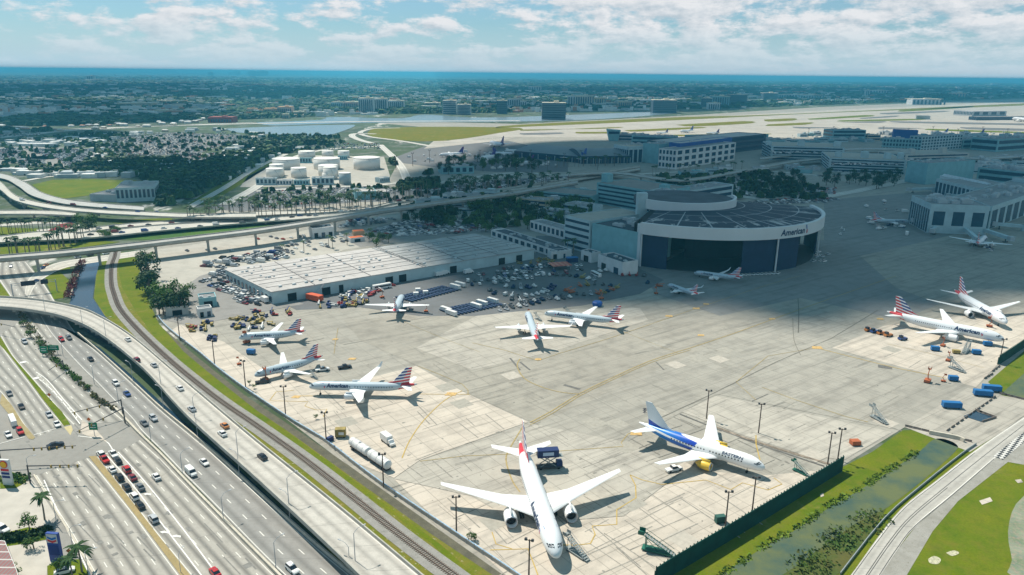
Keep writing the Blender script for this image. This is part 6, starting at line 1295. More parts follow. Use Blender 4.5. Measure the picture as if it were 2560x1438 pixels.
# parking lots: individuals, then a remainder as stuff
def lotrows(poly_px, lbl, grp, step=3.0, row=8.5, ang=None, fill=.85, limit=999, kinds=('sedan', 'suv', 'sedan', 'van'), cols=('white', 'silver', 'grey', 'black', 'white', 'silver', 'grey', 'blue', 'white', 'maroon'), stuff=None, seed=1):
    r0 = random.Random(seed); P = [G(*p) for p in poly_px]; W = [(p.x, p.y) for p in P]; u = (P[1]-P[0]).normalized() if ang is None else Vector((math.cos(ang), math.sin(ang), 0)); v = Vector((-u.y, u.x, 0)); o = P[0]
    us = [(p-o).dot(u) for p in P]; vs_ = [(p-o).dot(v) for p in P]; n = 0; y = min(vs_)+2; pts = []
    while y < max(vs_):
        x = min(us)+1.5
        while x < max(us):
            q = o+u*x+v*y
            if inpoly(q.x, q.y, W) and r0.random() < fill: pts.append(q)
            x += step
        y += row*(1 if int(y/row) % 2 else .65)
    r0.shuffle(pts)
    for q in pts:
        a = math.atan2(v.y, v.x)+r0.choice([0, PI])+r0.uniform(-.05, .05); c = r0.choice(cols); k = r0.choice(kinds)
        if stuff is None and n < limit: place(vehicle(k, c, False), q+Vector((0, 0, .1)), a, lbl, grp, 1.02, {'sedan': 'car', 'suv': 'car'}.get(k, 'van')); n += 1
        else:
            mb_ = stuff if stuff is not None else REST; s = 1.1; ci = {'white': 0, 'silver': 1, 'grey': 2, 'black': 3, 'blue': 2}.get(c, 4 if r0.random() < .3 else 1)
            mb_.box((q.x, q.y, .3), (4.4, 1.8, .7), a, ci); mb_.box((q.x, q.y, 1.), (2.3, 1.6, .5), a, ci if r0.random() < .6 else 3, top=.8)
    return n
REST = MB(); FARC = MB()
n1 = lotrows([(500, 705), (520, 700), (660, 745), (650, 765), (600, 760)], 'car in the angled rows of the lot left of the warehouse', 'cars left of the warehouse', 2.9, 8, seed=1, limit=60)
n2 = lotrows([(515, 690), (560, 672), (690, 735), (670, 748)], 'car against the left wall of the warehouse', 'cars against the warehouse wall', 2.9, 9, seed=2, limit=34)
n3 = lotrows([(505, 668), (560, 645), (700, 625), (720, 645), (560, 672)], 'van or car in the packed rows behind the left warehouse corner', 'vehicles behind the left warehouse corner', 3.1, 7, seed=3, limit=34, kinds=('van', 'suv', 'boxtruck', 'sedan'))
n4 = lotrows([(930, 580), (1010, 553), (1180, 548), (1270, 575), (1180, 582), (1000, 592)], 'car in the shaded lot behind the far end of the warehouse', 'cars in the shaded lot behind the warehouse', 3.0, 8.5, seed=4, limit=70)
n5 = lotrows([(840, 572), (960, 558), (1000, 548), (880, 548)], 'vehicle in the sunlit lot below the guideway', 'vehicles in the lot below the guideway', 3.2, 9, seed=5, limit=36, kinds=('sedan', 'van', 'boxtruck', 'suv'))
n6 = lotrows([(1340, 665), (1450, 660), (1470, 680), (1300, 700), (1180, 690), (1190, 680)], 'car in the line below the workshop row', 'cars below the workshop row', 3.4, 12, fill=.6, seed=6, limit=44)
for i in range(12): t = i/12; place(vehicle('sedan', 'white', False), G(1835+120*t, 690-6*t, 0), .9, 'car parked nose out in front of the round hangar doors', 'cars before the hangar doors', 1., 'car')
for i in range(10): place(vehicle('sedan', ['white', 'silver'][i % 2], False), G(2030+45*rr.random(), 655-25*rr.random(), 0), .6, 'car in the cluster at the right side of the hangar', 'cars at the right side of the hangar', 1., 'car')
for P, s_, st, rw, fl in (([(640, 480), (900, 468), (1010, 478), (900, 503), (620, 522)], 7, 3.3, 8, .5), ([(1000, 470), (1240, 452), (1420, 443), (1400, 462), (1130, 500)], 8, 3., 8, .75), ([(700, 600), (840, 575), (870, 600), (870, 620), (700, 640)], 9, 4, 11, .35), ([(380, 640), (620, 600), (720, 585), (700, 610), (560, 640), (400, 660)], 10, 6, 14, .12), ([(1640, 470), (1880, 468), (1880, 490), (1840, 490)], 11, 3, 8, .8), ([(1860, 505), (2040, 490), (2100, 500), (2060, 508), (1880, 515)], 12, 3.2, 7, .6), ([(1660, 455), (1900, 440), (1960, 455), (1700, 470)], 14, 3, 8, .7)):
    lotrows(P, '', '', st, rw, fill=fl, stuff=REST, seed=s_)
lotrows([(1940, 472), (2090, 470), (2090, 486), (1940, 488)], '', '', 3.2, 7, fill=.9, stuff=REST, seed=30, cols=('red',))
CMAT = [mat('lot_white', (.66, .66, .64), .4), mat('lot_silver', (.40, .42, .44), .4), mat('lot_grey', (.14, .15, .17), .4), mat('lot_black', (.02, .025, .03), .3), mat('lot_red', (.30, .05, .03), .4)]
tag(REST.build('parked_cars', CMAT), kind='stuff')
for P, s_, rw in (([(-20, 375), (55, 370), (60, 396), (-20, 402)], 1, 6), ([(60, 372), (228, 374), (235, 392), (130, 396)], 2, 6), ([(40, 396), (110, 400), (120, 425), (50, 425)], 3, 6.5), ([(115, 375), (225, 380), (230, 410), (180, 425)], 4, 6.5), ([(250, 360), (300, 345), (440, 332), (600, 337), (690, 352), (560, 362), (480, 390), (300, 392)], 5, 8), ([(250, 420), (420, 418), (430, 430), (260, 432)], 15, 14), ([(0, 335), (100, 330), (100, 338), (0, 344)], 16, 9), ([(420, 385), (560, 383), (560, 398), (430, 400)], 6, 8), ([(640, 370), (800, 358), (950, 360), (950, 372), (700, 380)], 7, 9), ([(2090, 430), (2240, 432), (2240, 420), (2090, 418)], 8, 9)):
    lotrows(P, '', '', 3.2, rw, fill=.85 if s_ < 5 else .38, stuff=FARC, seed=s_+20, ang=.05)
for k_ in range(1300):
    x, y = r_.uniform(-30, 760), r_.uniform(332, 440)
    p = G(x, y)
    if ok(x, y) and noise.noise(p*.003)+.35*noise.noise(p*.02) < .0:
        for j_ in range(r_.randint(1, 6)): FARC.box((p.x+j_*3.4, p.y, .3), (2., 4.4, 1.3), 0, r_.choice([0, 0, 1, 2, 3]))
tag(FARC.build('distant_parked_cars', CMAT), kind='stuff')
mb = MB()
for k_ in range(900):
    x, y = r_.uniform(-30, 760), r_.uniform(325, 450); p = G(x, y)
    if ok(x, y): mb.box((p.x, p.y, 0), (r_.uniform(8, 24), r_.uniform(8, 14), r_.uniform(3, 7)), r_.uniform(-.2, .3), r_.choice([0, 1, 2]))
tag(mb.build('distant_low_buildings', [HW_[0], HW_[3], RFM[3]]), kind='stuff')
# cars on garage roofs
mb = MB()
for a, b, c_, d_, h in ((1930, 380, 2100, 372, 15), (2080, 408, 2250, 404, 15), (2270, 398, 2400, 394, 12)):
    for i in range(70):
        p = G(a+(c_-a)*r_.random(), b+(d_-b)*r_.random(), h+3); mb.box((p.x, p.y, HT((p.x, p.y), PX(p)[1])-3.2 if False else h+.3), (4.4, 1.8, 1.3), r_.choice([.1, 1.6]), r_.choice([0, 1, 2, 3]))
tag(mb.build('roof_parked_cars', CMAT), kind='stuff')

# pale blocks, gate rooms and service vehicles around the far terminals
r_ = random.Random(77)
def mk_gate(seed):
    q = random.Random(seed); root = empty('gate_building'); L, W, h = q.uniform(16, 34), q.uniform(10, 18), q.uniform(5, 11)
    mb = MB(); mb.box((0, 0, 0), (L, W, h)); mb.box((L*.2, 0, h), (L*.3, W*.5, 2.2)); mb.build('wall', wm(['pale', 'white', 'teal', 'grey'][seed % 4]), root); mb = MB(); mb.box((0, 0, h), (L*.97, W*.95, .25)); mb.build('roof', ROOFG, root)
    mb = MB(); mb.box((0, -W/2-.05, h*.4), (L*.9, .2, h*.25)); mb.build('window_band', GLASSB, root); return root
GT = [mk_gate(i) for i in range(5)]
for P, n_, l, g in (([(1900, 352), (2560, 345), (2600, 372), (2300, 362), (1950, 362)], 64, 'low pale gate room along the far terminal roofs', 'gate rooms along the far terminal roofs'), ([(2280, 395), (2560, 400), (2560, 440), (2440, 440), (2290, 415)], 44, 'pale roof block in the crowded terminal area at right', 'roof blocks of the right terminal area'), ([(1650, 430), (1900, 425), (2040, 420), (2040, 435), (1700, 445)], 10, 'low service hut along the road below the garages', 'service huts below the garages'),
                   ([(1030, 505), (1330, 475), (1480, 480), (1460, 520), (1340, 545), (1150, 540)], 16, 'low pale roofed building among the shaded trees', 'buildings among the shaded trees'), ([(2000, 335), (2300, 335), (2560, 338), (2560, 345), (2000, 345)], 26, 'small gate block at the edge of the bright airfield', 'gate blocks at the airfield edge')):
    for a, b in scat(P, n_, n_+3): place(r_.choice(GT), G(a, b), r_.choice([.1, .3, -.2, 1.6]), l, g, r_.uniform(.7, 1.1), 'building')
for P, n_ in (([(1000, 395), (1240, 370), (1420, 395), (1420, 420), (1100, 425)], 60), ([(1980, 330), (2560, 330), (2560, 345), (1980, 345)], 50), ([(2150, 500), (2330, 510), (2320, 600), (2180, 580)], 14)):
    for a, b in scat(P, n_, n_): place(vehicle(r_.choice(['van', 'boxtruck', 'tug']), 'white', False), G(a, b, .2), r_.uniform(0, 3), 'small white service vehicle on the far ramps', 'service vehicles on the far ramps', 1.1, 'van')
for i, (a, b) in enumerate((((2330, 333), (2372, 331)), ((2420, 338), (2462, 335)), ((1700, 330), (1735, 326)), ((1765, 334), (1800, 331)), ((2060, 336), (2095, 333)), ((2130, 338), (2165, 335)), ((2530, 300), (2590, 303)), ((1640, 333), (1672, 330)))):
    airliner('distant white airliner at the gates along the bright airfield', a, b, '737', 'indigo' if i % 2 else 'plain', None, detail=False, seg=10, group='distant airliners at the airfield gates')
# ------------------------------------------------------------------ road furniture
BARR = mat('barrier_concrete', (.50, .46, .38), .9, .15, .5)
def wall_thing(label, px, h, th=.5, name='barrier_wall', m=None, z0=0, z=0):
    P = resample(polyline(px, z, 3), 50); o = P[0].copy(); mb = MB(); wallstrip(mb, [p-o for p in P], h, th, z0=z0); ob = mb.build(name, m or BARR, recalc=True); ob.location = o; return tag(ob, label, 'barrier')
wall_thing('tan concrete barrier wall between the lower lanes and the middle road', [(285, 1020), (312, 1048), (350, 1088), (400, 1136), (457, 1196), (525, 1266), (637, 1380), (700, 1443), (730, 1475)], 1.0, .7)
wall_thing('pale parapet wall along the canal side of the middle road', [(195, 836), (250, 883), (325, 951), (400, 1021), (475, 1083), (545, 1142), (640, 1228), (717, 1298), (799, 1371), (881, 1439), (930, 1480)], 1.2, .5)
wall_thing('low curb wall along the gas station side of the lower lanes', [(85, 1188), (110, 1228), (140, 1278), (175, 1334), (200, 1376), (237, 1440)], .35, .5)
wall_thing('canal bank wall beside the red hedge', [(196, 690), (186, 712), (176, 745)], 1., .6)
DG = mat('dark_road_shoulder', (.20, .195, .18), .9)
stripe([(190, 836), (250, 880), (325, 945), (400, 1012), (475, 1074), (545, 1130), (640, 1215)], .01, DG, .08)
def lamp(kind, label, group=None):
    root = empty('street_lamp' if kind != 'mast' else 'floodlight_mast')
    mb = MB()
    if kind == 'lamp': mb.tube([(0, 0, 0), (0, 0, 8.8)], .13, 6, r2=.09); mb.tube([(0, 0, 8.7), (1.2, 0, 9.7), (3., 0, 9.9)], .07, 5); mb.build('pole', GALV, root); hb = MB(); hb.box((3.3, 0, 9.8), (1., .35, .16)); hb.build('lamp_head', GALV, root)
    else:
        mb.tube([(0, 0, 0), (0, 0, 13)], .26, 7, r2=.2); mb.box((0, 0, 12.6), (2.2, .2, .2)); mb.build('pole', mat('mast_brown', (.11, .075, .06), .8), root)
        for x in (-1., 1.): hb = MB(); hb.box((x, -.3, 12.8), (.7, .6, .7)); hb.build('lamp_head', DKP, root)
    return root
LAMP = lamp('lamp', ''); MAST = lamp('mast', '')
def lamps(px, z, rz, lbl, grp, s=1.):
    for a, b in px: place(LAMP, G(a, b, z), rz, lbl, grp, s, 'street lamp')
for i, (a, b, l) in enumerate(((113, 778, 'over the left part of the flyover, first lamp'), (207, 815, 'over the left part of the flyover, second lamp'), (265, 842, 'where the flyover begins to turn down'), (402, 960, 'beside the second bend of the flyover'), (487, 1045, 'on the flyover near the orange taxi'), (595, 1137, 'on the flyover below the orange taxi'), (722, 1258, 'on the flyover, last but one toward the bottom'), (888, 1402, 'on the flyover nearest the bottom'))):
    place(LAMP, G(a, b, 6), .75, 'thin street lamp '+l, None, 1., 'street lamp')
for i, (a, b, l) in enumerate(((333, 957, 'upper one'), (409, 1022, 'below the upper one'), (495, 1097, 'in the middle'), (599, 1193, 'below the middle one'), (725, 1300, 'lower one'), (875, 1435, 'lowest one'))):
    place(LAMP, G(a, b, .2), 2.6, 'street lamp on the canal parapet of the middle road, '+l, None, 1., 'street lamp')
for i, (a, b, l) in enumerate(((158, 890, 'beside the green signs'), (236, 960, 'at the brown brush'), (297, 1010, 'just above the long mast arm'), (378, 1105, 'below the long mast arm'), (457, 1190, 'beside the white box van'), (559, 1302, 'near the tan barrier middle'), (690, 1420, 'at the tan barrier bottom'))):
    place(LAMP, G(a, b, .2), .9, 'street lamp between the lower lanes and middle road '+l, None, .95, 'street lamp')
for i, (a, b, l) in enumerate(((75, 1198, 'left of the junction'), (143, 1315, 'beside the upper palm'), (184, 1380, 'beside the blue price sign'), (222, 1440, 'right of the lower palm'))):
    place(LAMP, G(a, b), .1, 'street lamp on the gas station kerb '+l, None, .9, 'street lamp')
place(LAMP, G(452, 1432), 1.4, 'short lamp on the brown median at the bottom', None, .7, 'street lamp')
MS = [((450, 850), 'farthest left mast by the blue fence'), ((537, 914), 'mast by the blue fence left of the silver airliners'), ((614, 968), 'mast by the blue fence at the nose of the silver airliner'), ((714, 1037), 'mast by the blue fence below the long silver airliner'), ((816, 1107), 'mast by the blue fence beside the yellow box'), ((959, 1218), 'mast at the near end of the white tank trailer'), ((1141, 1332), 'mast near the left wing tip of the large front airliner'), ((1322, 1447), 'mast at the bottom edge in front of the large airliner'), ((1766, 1047), 'mast beyond the far wing of the EASTERN airliner'), ((1896, 1083), 'mast in the pavement strip right of the EASTERN airliner'), ((1813, 1318), 'mast inside the bend of the green fence, with a box beside it'), ((1880, 1280), 'mast close to the green fence right of the box'), ((2069, 1160), 'left of the two masts at the green fence end'), ((2094, 1150), 'right of the two masts at the green fence end'), ((2498, 908), 'mast at the corner of the far green fence')]
for (a, b), l in MS: place(MAST, G(a, b), rr.uniform(-.4, .4), 'dark floodlight '+l, None, .97, 'floodlight mast')
for i in range(14): place(MAST, G(990+i*42, 425-(i % 3)*9), 0, 'tall thin light mast on the far ramp', 'light masts on the far ramp', 1.5, 'floodlight mast')
for i in range(9): place(MAST, G(2020+i*62, 345-(i % 2)*6), 0, 'thin light mast beyond the far terminal roofs', 'light masts beyond the terminal roofs', 1.6, 'floodlight mast')
# traffic mast arms and gantries
def mastarm(label, base, tip, z=7., sig=3, tipz=None, m=None):
    A = G(*base); B = G(tip[0], tip[1], z); root = empty('traffic_mast_arm', A, 0, label, 'traffic signal'); b = B-A
    mb = MB(); mb.tube([(0, 0, 0), (0, 0, z+.4)], .28, 7, r2=.22); mb.build('pole', m or DKP, root); mb = MB(); mb.tube([(0, 0, z), (b.x, b.y, z+.05)], .22, 6, r2=.12); mb.build('arm', m or DKP, root)
    for i in range(sig): t = .45+.5*i/max(1, sig-1); mb = MB(); mb.box((b.x*t, b.y*t, z-.9), (.4, .4, 1.1)); mb.build('signal_head', mat('signal_yellow', (.30, .2, .03)), root)
    return root
mastarm('long brown mast arm reaching left over the lanes from the barrier', (308, 1040), (180, 1033)); mastarm('second mast arm over the right turn island from the barrier', (313, 1058), (192, 1080), 6.5)
mastarm('dark signal arm across the lanes from the sign island', (5, 1168), (190, 1115), 6.5, 6); mastarm('lower dark signal arm with a pole at the gas station kerb', (76, 1208), (200, 1163), 6.5, 4)
mastarm('short dark signal arm beside the brush strip', (160, 925), (121, 927), 4.5, 1); mastarm('dark arm over the leftmost upper lanes', (-20, 830), (38, 818), 6, 1)
def gantry(label, a, b, z, panels):
    A, B = G(*a), G(*b); root = empty('sign_gantry', A, 0, label, 'sign gantry'); d_ = B-A; an = math.atan2(d_.y, d_.x)
    for p in ((0, 0), (d_.x, d_.y)): mb = MB(); mb.tube([(p[0], p[1], 0), (p[0], p[1], z+1.3)], .3, 6); mb.build('post', GALV, root)
    mb = MB()
    for zz in (z, z+1.1): mb.tube([(0, 0, zz), (d_.x, d_.y, zz)], .16, 5)
    mb.build('truss', GALV, root)
    for t, w_ in panels: mb = MB(); mb.box((d_.x*t, d_.y*t-.35, z-.9), (w_, .2, 3.), an); mb.build('sign_panel', mat('sign_back', (.03, .035, .05)), root)
gantry('white truss gantry with dark sign panels over the road left of the canal', (33, 740), (143, 728), 6.5, ((.38, 7.5), (.75, 4)))
gantry('sign gantry over the shaded expressway below the tank yard', (932, 527), (958, 509), 9, ())
def signp(label, base, w_, h_, z, m, text=None, an=0., post=2, mt=None, name='road_sign', cat='road sign'):
    A = G(*base); root = empty(name, A, an, label, cat)
    for i in range(post): x_ = (i-(post-1)/2)*w_*.6; mb = MB(); mb.tube([(x_, 0, 0), (x_, 0, z+h_*.5)], .12, 5); mb.build('post', GALV, root)
    mb = MB(); mb.box((0, -.12, z), (w_, .15, h_)); mb.build('panel', m, root)
    mb = MB(); mb.box((0, -.2, z+h_*.62), (w_*.6, .05, h_*.1)); mb.box((0, -.2, z+h_*.3), (w_*.7, .05, h_*.1)); mb.build('legend', PW, root) if text else None
    return root
SGN = mat('sign_green', (.0, .20, .09), .5, .05)
signp('left green highway sign by the brush strip', (112, 890), 3.6, 3.4, 1.6, SGN, True); signp('wide green highway sign right of the small green one', (136, 885), 5.5, 2.6, 2., SGN, True); signp('square green sign on the turn island', (237, 1090), 3.2, 3., 2.6, SGN, True, post=1)
for a, b, l in ((125, 1000, 'orange diamond sign at the green median'), (224, 1062, 'orange diamond sign on the turn island'), (175, 1395, 'small dark diamond sign by the lower palms')):
    A = G(a, b); root = empty('warning_sign', A, 0, l, 'warning sign'); mb = MB(); mb.tube([(0, 0, 0), (0, 0, 2.6)], .07, 5); mb.build('post', GALV, root); mb = MB(); mb.add([(0, -.1, 1.6), (.8, -.1, 2.4), (0, -.1, 3.2), (-.8, -.1, 2.4), (0, .02, 1.6), (.8, .02, 2.4), (0, .02, 3.2), (-.8, .02, 2.4)], [(0, 1, 2, 3), (7, 6, 5, 4), (0, 4, 5, 1), (1, 5, 6, 2), (2, 6, 7, 3), (3, 7, 4, 0)]); mb.build('panel', mat('sign_orange', (.55, .13, .02)), root)
# gas station signs, hedge, canopy
A = G(22, 1212); root = empty('gas_station_sign', A, -.1, 'white gas station pylon sign with a yellow and red round emblem', 'gas station sign')
mb = MB(); mb.box((0, 0, 0), (3.4, .8, 9.5)); mb.build('pylon', wm('white'), root)
mb = MB(); mb.lathe([(.01, 0), (1.35, 0), (1.35, .12), (.01, .12)], 18); md = [(v[0], -.5-v[2], 7.9+v[1]) for v in mb.v]; m2 = MB(); m2.add(md, mb.f); m2.build('emblem_rim', REDP, root)
md = [(v[0]*.82, -.6-v[2], 7.9+v[1]*.82) for v in mb.v]; m2 = MB(); m2.add(md, mb.f); m2.build('emblem_disc', mat('emblem_yellow', (.75, .42, .02)), root)
for z_ in (5.4, 4.1, 2.8): mb = MB(); mb.box((0, -.45, z_), (2.8, .12, .8)); mb.build('price_strip', REDP if z_ == 5.4 else mat('sign_navy', (.02, .03, .15)), root)
A = G(143, 1402); root = empty('gas_station_sign', A, -.1, 'tall blue gas station sign with red white and blue chevrons', 'gas station sign')
mb = MB(); mb.box((0, 0, 0), (3.6, .9, 9.2)); mb.build('pylon', mat('sign_blue', (.01, .05, .26), .4), root); mb = MB(); mb.box((0, -.47, 6.2), (3.2, .1, 2.8)); mb.build('face', wm('white'), root)
for z_, m_ in ((7.6, mat('sign_blue2', (.01, .14, .45))), (6.7, REDP)):
    mb = MB(); mb.add([(-1.35, -.56, z_+.7), (0, -.56, z_+.2), (1.35, -.56, z_+.7), (1.35, -.56, z_+.05), (0, -.56, z_-.5), (-1.35, -.56, z_+.05)], [(0, 5, 4, 1), (1, 4, 3, 2)]); mb.build('chevron', m_, root)
mb = MB(); mb.box((0, -.47, 2.2), (3.0, .1, 3.2)); mb.build('price_panel', mat('sign_blue3', (.01, .03, .18)), root)
P = [G(-60, 1345, 5.5), G(12, 1352, 5.5), G(42, 1425, 5.5), G(60, 1500, 5.5), G(-80, 1500, 5.5)]; mb = MB(); c0 = P[0].copy(); c0.z = 0
mb.prism([(p.x-c0.x, p.y-c0.y) for p in P], 4.7, 5.5); root = empty('gas_station_canopy', c0, 0, 'gas station canopy roof with dark red tiles and pale edge, bottom left corner', 'canopy'); mb.build('edge', wm('white'), root)
tm, n, b_ = newmat('tile_roof'); x, y, _ = n.xyz(n.coord()); c = n.mix(n.lt(n.fr(n.mul(x, .9)), .3), (.16, .03, .03), (.10, .09, .09)); c = n.mix(n.lt(n.fr(n.mul(y, .3)), .15), c, (.4, .38, .36)); n.put(b_.inputs['Base Color'], c)
mb = MB(); cc_ = sum(P, Vector())/5; mb.prism([((p.x-cc_.x)*.96+cc_.x-c0.x, (p.y-cc_.y)*.96+cc_.y-c0.y) for p in P], 5.45, 5.65); mb.build('roof', tm, root)
for p in P[:3]: q = p.lerp(cc_, .15); mb = MB(); mb.box((q.x-c0.x, q.y-c0.y, 0), (.5, .5, 4.8)); mb.build('column', wm('white'), root)
flat('planting_bed', [(0, 1195), (30, 1180), (62, 1192), (66, 1205), (40, 1220), (0, 1222)], .1, GRASS); brush('low shrubs around the white gas station sign', [(0, 1205), (30, 1198), (58, 1202)], 2.2, 1.6, 120, LF, 'shrub_bed', 'shrubs', 11)
flat('grass', [(0, 1335), (70, 1318), (125, 1325), (132, 1345), (60, 1360), (0, 1368)], .05, GRASS); brush('clipped dark hedge row between the two gas stations', [(5, 1352), (60, 1345), (120, 1330)], 1.6, 1.7, 260, LFD, 'hedge', 'hedge', 12)
flat('grass', [(118, 1415), (150, 1400), (200, 1398), (225, 1440), (235, 1470), (120, 1470)], .05, GRASS)
flat('forecourt', [(-40, 1228), (80, 1195), (140, 1290), (110, 1318), (0, 1332), (-40, 1330)], .03, mat('forecourt_concrete', (.44, .41, .36), .9, .1, .2)); flat('forecourt', [(20, 1365), (125, 1350), (150, 1400), (118, 1420), (115, 1470), (60, 1470)], .03, mat('forecourt_concrete', (.44, .41, .36), .9, .1, .2))
# ------------------------------------------------------------------ ground support equipment
ORG = mat('lift_orange', (.40, .11, .04), .5); BLT = mat('container_blue', (.015, .13, .34), .45, .1, .8); YEL = mat('gse_yellow', (.30, .23, .07), .6, .3); WHT = mat('gse_white', (.66, .66, .64), .5); RDG = mat('gse_red', (.28, .03, .03), .5); NVB = mat('gse_navy', (.015, .03, .11), .5); STL = mat('stair_steel', (.25, .28, .28), .5); GRS = mat('stair_green', (.02, .13, .09), .5); TARP = mat('dark_blue_cart', (.012, .035, .09), .7)
def wheels(root, L, W, r=.35):
    for x_ in (-L*.35, L*.35):
        for s in (-1, 1): wb = MB(); wb.add([(x_+v[0]*r/.52, s*W*.45+v[2]*.6, r+v[1]*r/.52) for v in WHEEL[.52].v], WHEEL[.52].f); wb.build('wheel', TYRE, root)
def mk_stairs(m, L=9., h=4.6):
    root = empty('passenger_stairs'); mb = MB(); mb.box((0, 0, .4), (L*.8, 2.2, .35)); mb.build('chassis', m, root); mb = MB()
    for s in (-1, 1): mb.tube([(-L*.5, s*.8, .5), (L*.38, s*.8, h)], .13, 4); mb.tube([(-L*.5, s*.85, 1.5), (L*.38, s*.85, h+1.1)], .06, 4); mb.tube([(L*.3, s*.8, .5), (L*.3, s*.8, h)], .12, 4); mb.tube([(-L*.1, s*.8, .5), (L*.3, s*.8, h*.9)], .08, 4); mb.tube([(-L*.1, s*.8, h*.45), (L*.3, s*.8, .5)], .08, 4)
    mb.build('frame', m, root); mb = MB()
    for i in range(12): t = i/11; mb.box((-L*.5+L*.88*t, 0, .45+(h-.5)*t), (.6, 1.6, .1))
    mb.build('steps', STL, root); mb = MB(); mb.box((L*.44, 0, h-.1), (1.6, 2., .15)); mb.box((L*.44, .95, h), (1.6, .06, 1.)); mb.box((L*.44, -.95, h), (1.6, .06, 1.)); mb.build('platform', m, root); wheels(root, L*.8, 2.2); return root
STR = mk_stairs(STL); STG = mk_stairs(GRS)
for p, an, l, pr, s in (((1440, 1385), 2.3, 'grey passenger stairs beside the nose of the large front airliner', STR, 1.), ((1640, 1380), 2.75, 'green passenger stairs alone on the bottom stand', STG, 1.15), ((1425, 790), 2.6, 'tall passenger stairs at the nose of the side on airliner', STR, .9), ((1345, 800), 2.2, 'small stairs right of the nose of the airliner seen from behind', STR, .7), ((2195, 1050), 1.9, 'passenger stairs with orange top standing alone right of the EASTERN airliner', STR, 1.), ((2390, 925), 2., 'passenger stairs with yellow top on the light right stand', STR, 1.), ((2415, 880), .8, 'conveyor stairs under the right side on airliner', STR, 1.1), ((785, 945), 2.4, 'stairs trailer behind the middle silver airliner', STR, .6), ((2000, 1182), 2.2, 'small work stand at the edge of the bottom right stand', STG, .75)):
    place(pr, G(*p), an, l, None, s, 'passenger stairs')
def mk_cater():
    root = empty('catering_truck'); mb = MB(); mb.box((0, 0, .6), (8, 2.4, .4)); mb.build('chassis', DKP, root); mb = MB(); mb.box((3.1, 0, .7), (1.9, 2.3, 1.7), top=.92); mb.build('cab', NVB, root); mb = MB(); mb.box((-.6, 0, 4.2), (6.6, 2.5, 2.4)); mb.build('box_body', NVB, root)
    mb = MB(); 
    for s in (-1, 1): mb.tube([(-3, s, 1.), (2, s, 4.2)], .15, 4); mb.tube([(2, s, 1.), (-3, s, 4.2)], .15, 4)
    mb.build('scissor_lift', STL, root); mb = MB(); mb.box((3.2, 0, 4.2), (1.6, 2.2, .15)); mb.build('platform', STL, root); mb = MB(); mb.box((-.6, -1.27, 4.9), (3.4, .06, 1.1)); mb.build('side_panel', mat('pale_panel', (.45, .55, .68)), root); wheels(root, 8, 2.4, .5); return root
place(mk_cater(), G(1373, 1170), .15, 'dark blue catering truck raised on its scissor lift beside the large front airliner', None, 1.15, 'catering truck')
def mk_box(name, m, L, W, h, z=.5, lid=None, pc='body'):
    root = empty(name); mb = MB(); mb.box((0, 0, z), (L, W, h)); mb.box((0, 0, z+h), (L*1.02, W*1.02, .15), top=.95); mb.build(pc, m, root)
    mb = MB(); mb.box((0, 0, z-.2), (L*.95, W*.7, .2)); mb.tube([(L*.5, 0, z-.1), (L*.5+1.2, 0, z-.1)], .07, 4); mb.build('drawbar_frame', DKP, root)
    if lid: mb = MB(); mb.box((L*.1, -W*.52, z+h*.3), (L*.5, .05, h*.4)); mb.build('panel', lid, root)
    wheels(root, L, W, .32); return root
BOXB = mk_box('blue_container_trailer', BLT, 8.5, 2.8, 2.4, .7)
for p, an, l in (((2378, 1020), -.12, 'bright blue trailer standing alone in front of the pit'), ((2456, 990), -.2, 'bright blue trailer, near one of the pair by the right kerb'), ((2478, 978), -.2, 'bright blue trailer, far one of the pair by the right kerb')): place(BOXB, G(*p), an, l, None, .88, 'trailer')
DUMP = mk_box('baggage_cart', BLT, 3.6, 2., 1.6, .5)
for p, l in (((2337, 877), 'blue cart left of the yellow loader on the right stand'), ((2468, 865), 'blue cart near the nose of the side on right airliner'), ((2440, 886), 'blue cart below the conveyor stairs'), ((2382, 952), 'blue cart beside the orange lifts'), ((628, 885), 'small blue cart with pallets below the farthest left airliner')): place(DUMP, G(*p), -.2, l, None, 1.1, 'cart')
def mk_lift():
    root = empty('boom_lift'); mb = MB(); mb.box((0, 0, .4), (3., 2., .9)); mb.build('base', ORG, root); mb = MB(); mb.tube([(-.6, 0, 1.2), (.9, 0, 3.4)], .2, 5); mb.tube([(.9, 0, 3.4), (-.3, 0, 5.6)], .17, 5); mb.build('boom', ORG, root); mb = MB(); mb.box((-.7, 0, 5.2), (1.6, 1.1, .1)); mb.box((-.7, .5, 5.3), (1.6, .06, .9)); mb.box((-.7, -.5, 5.3), (1.6, .06, .9)); mb.build('basket', ORG, root); wheels(root, 2.6, 2., .4); return root
LIFT = mk_lift()
for p, s, l in (((617, 858), 1, 'orange lift under the nose of the farthest left airliner'), ((665, 953), 1, 'orange lift under the nose of the middle silver airliner'), ((2318, 956), 1.1, 'tall orange lift on the taxiway right of centre'), ((2358, 955), .6, 'short orange lift beside the tall one'), ((2370, 903), .8, 'orange lift leaning on the yellow stairs'), ((2473, 818), .9, 'orange lift at the nose of the rear right airliner'), ((2357, 866), .8, 'orange lift behind the blue cart on the right stand'), ((1503, 748), .9, 'orange lift above the small blue dome'), ((1640, 735), .7, 'orange lift at the wing of the small airliner'), ((1320, 790), .6, 'orange lift behind the blue dome'), ((598, 912), .6, 'orange tug beside the fence mast'), ((955, 745), .8, 'orange lift left of the airliner below the warehouse'), ((1065, 780), .7, 'orange lift at the right wing of the airliner below the warehouse')): place(LIFT, G(*p), rr.uniform(0, 6), l, None, s*1.1, 'lift')
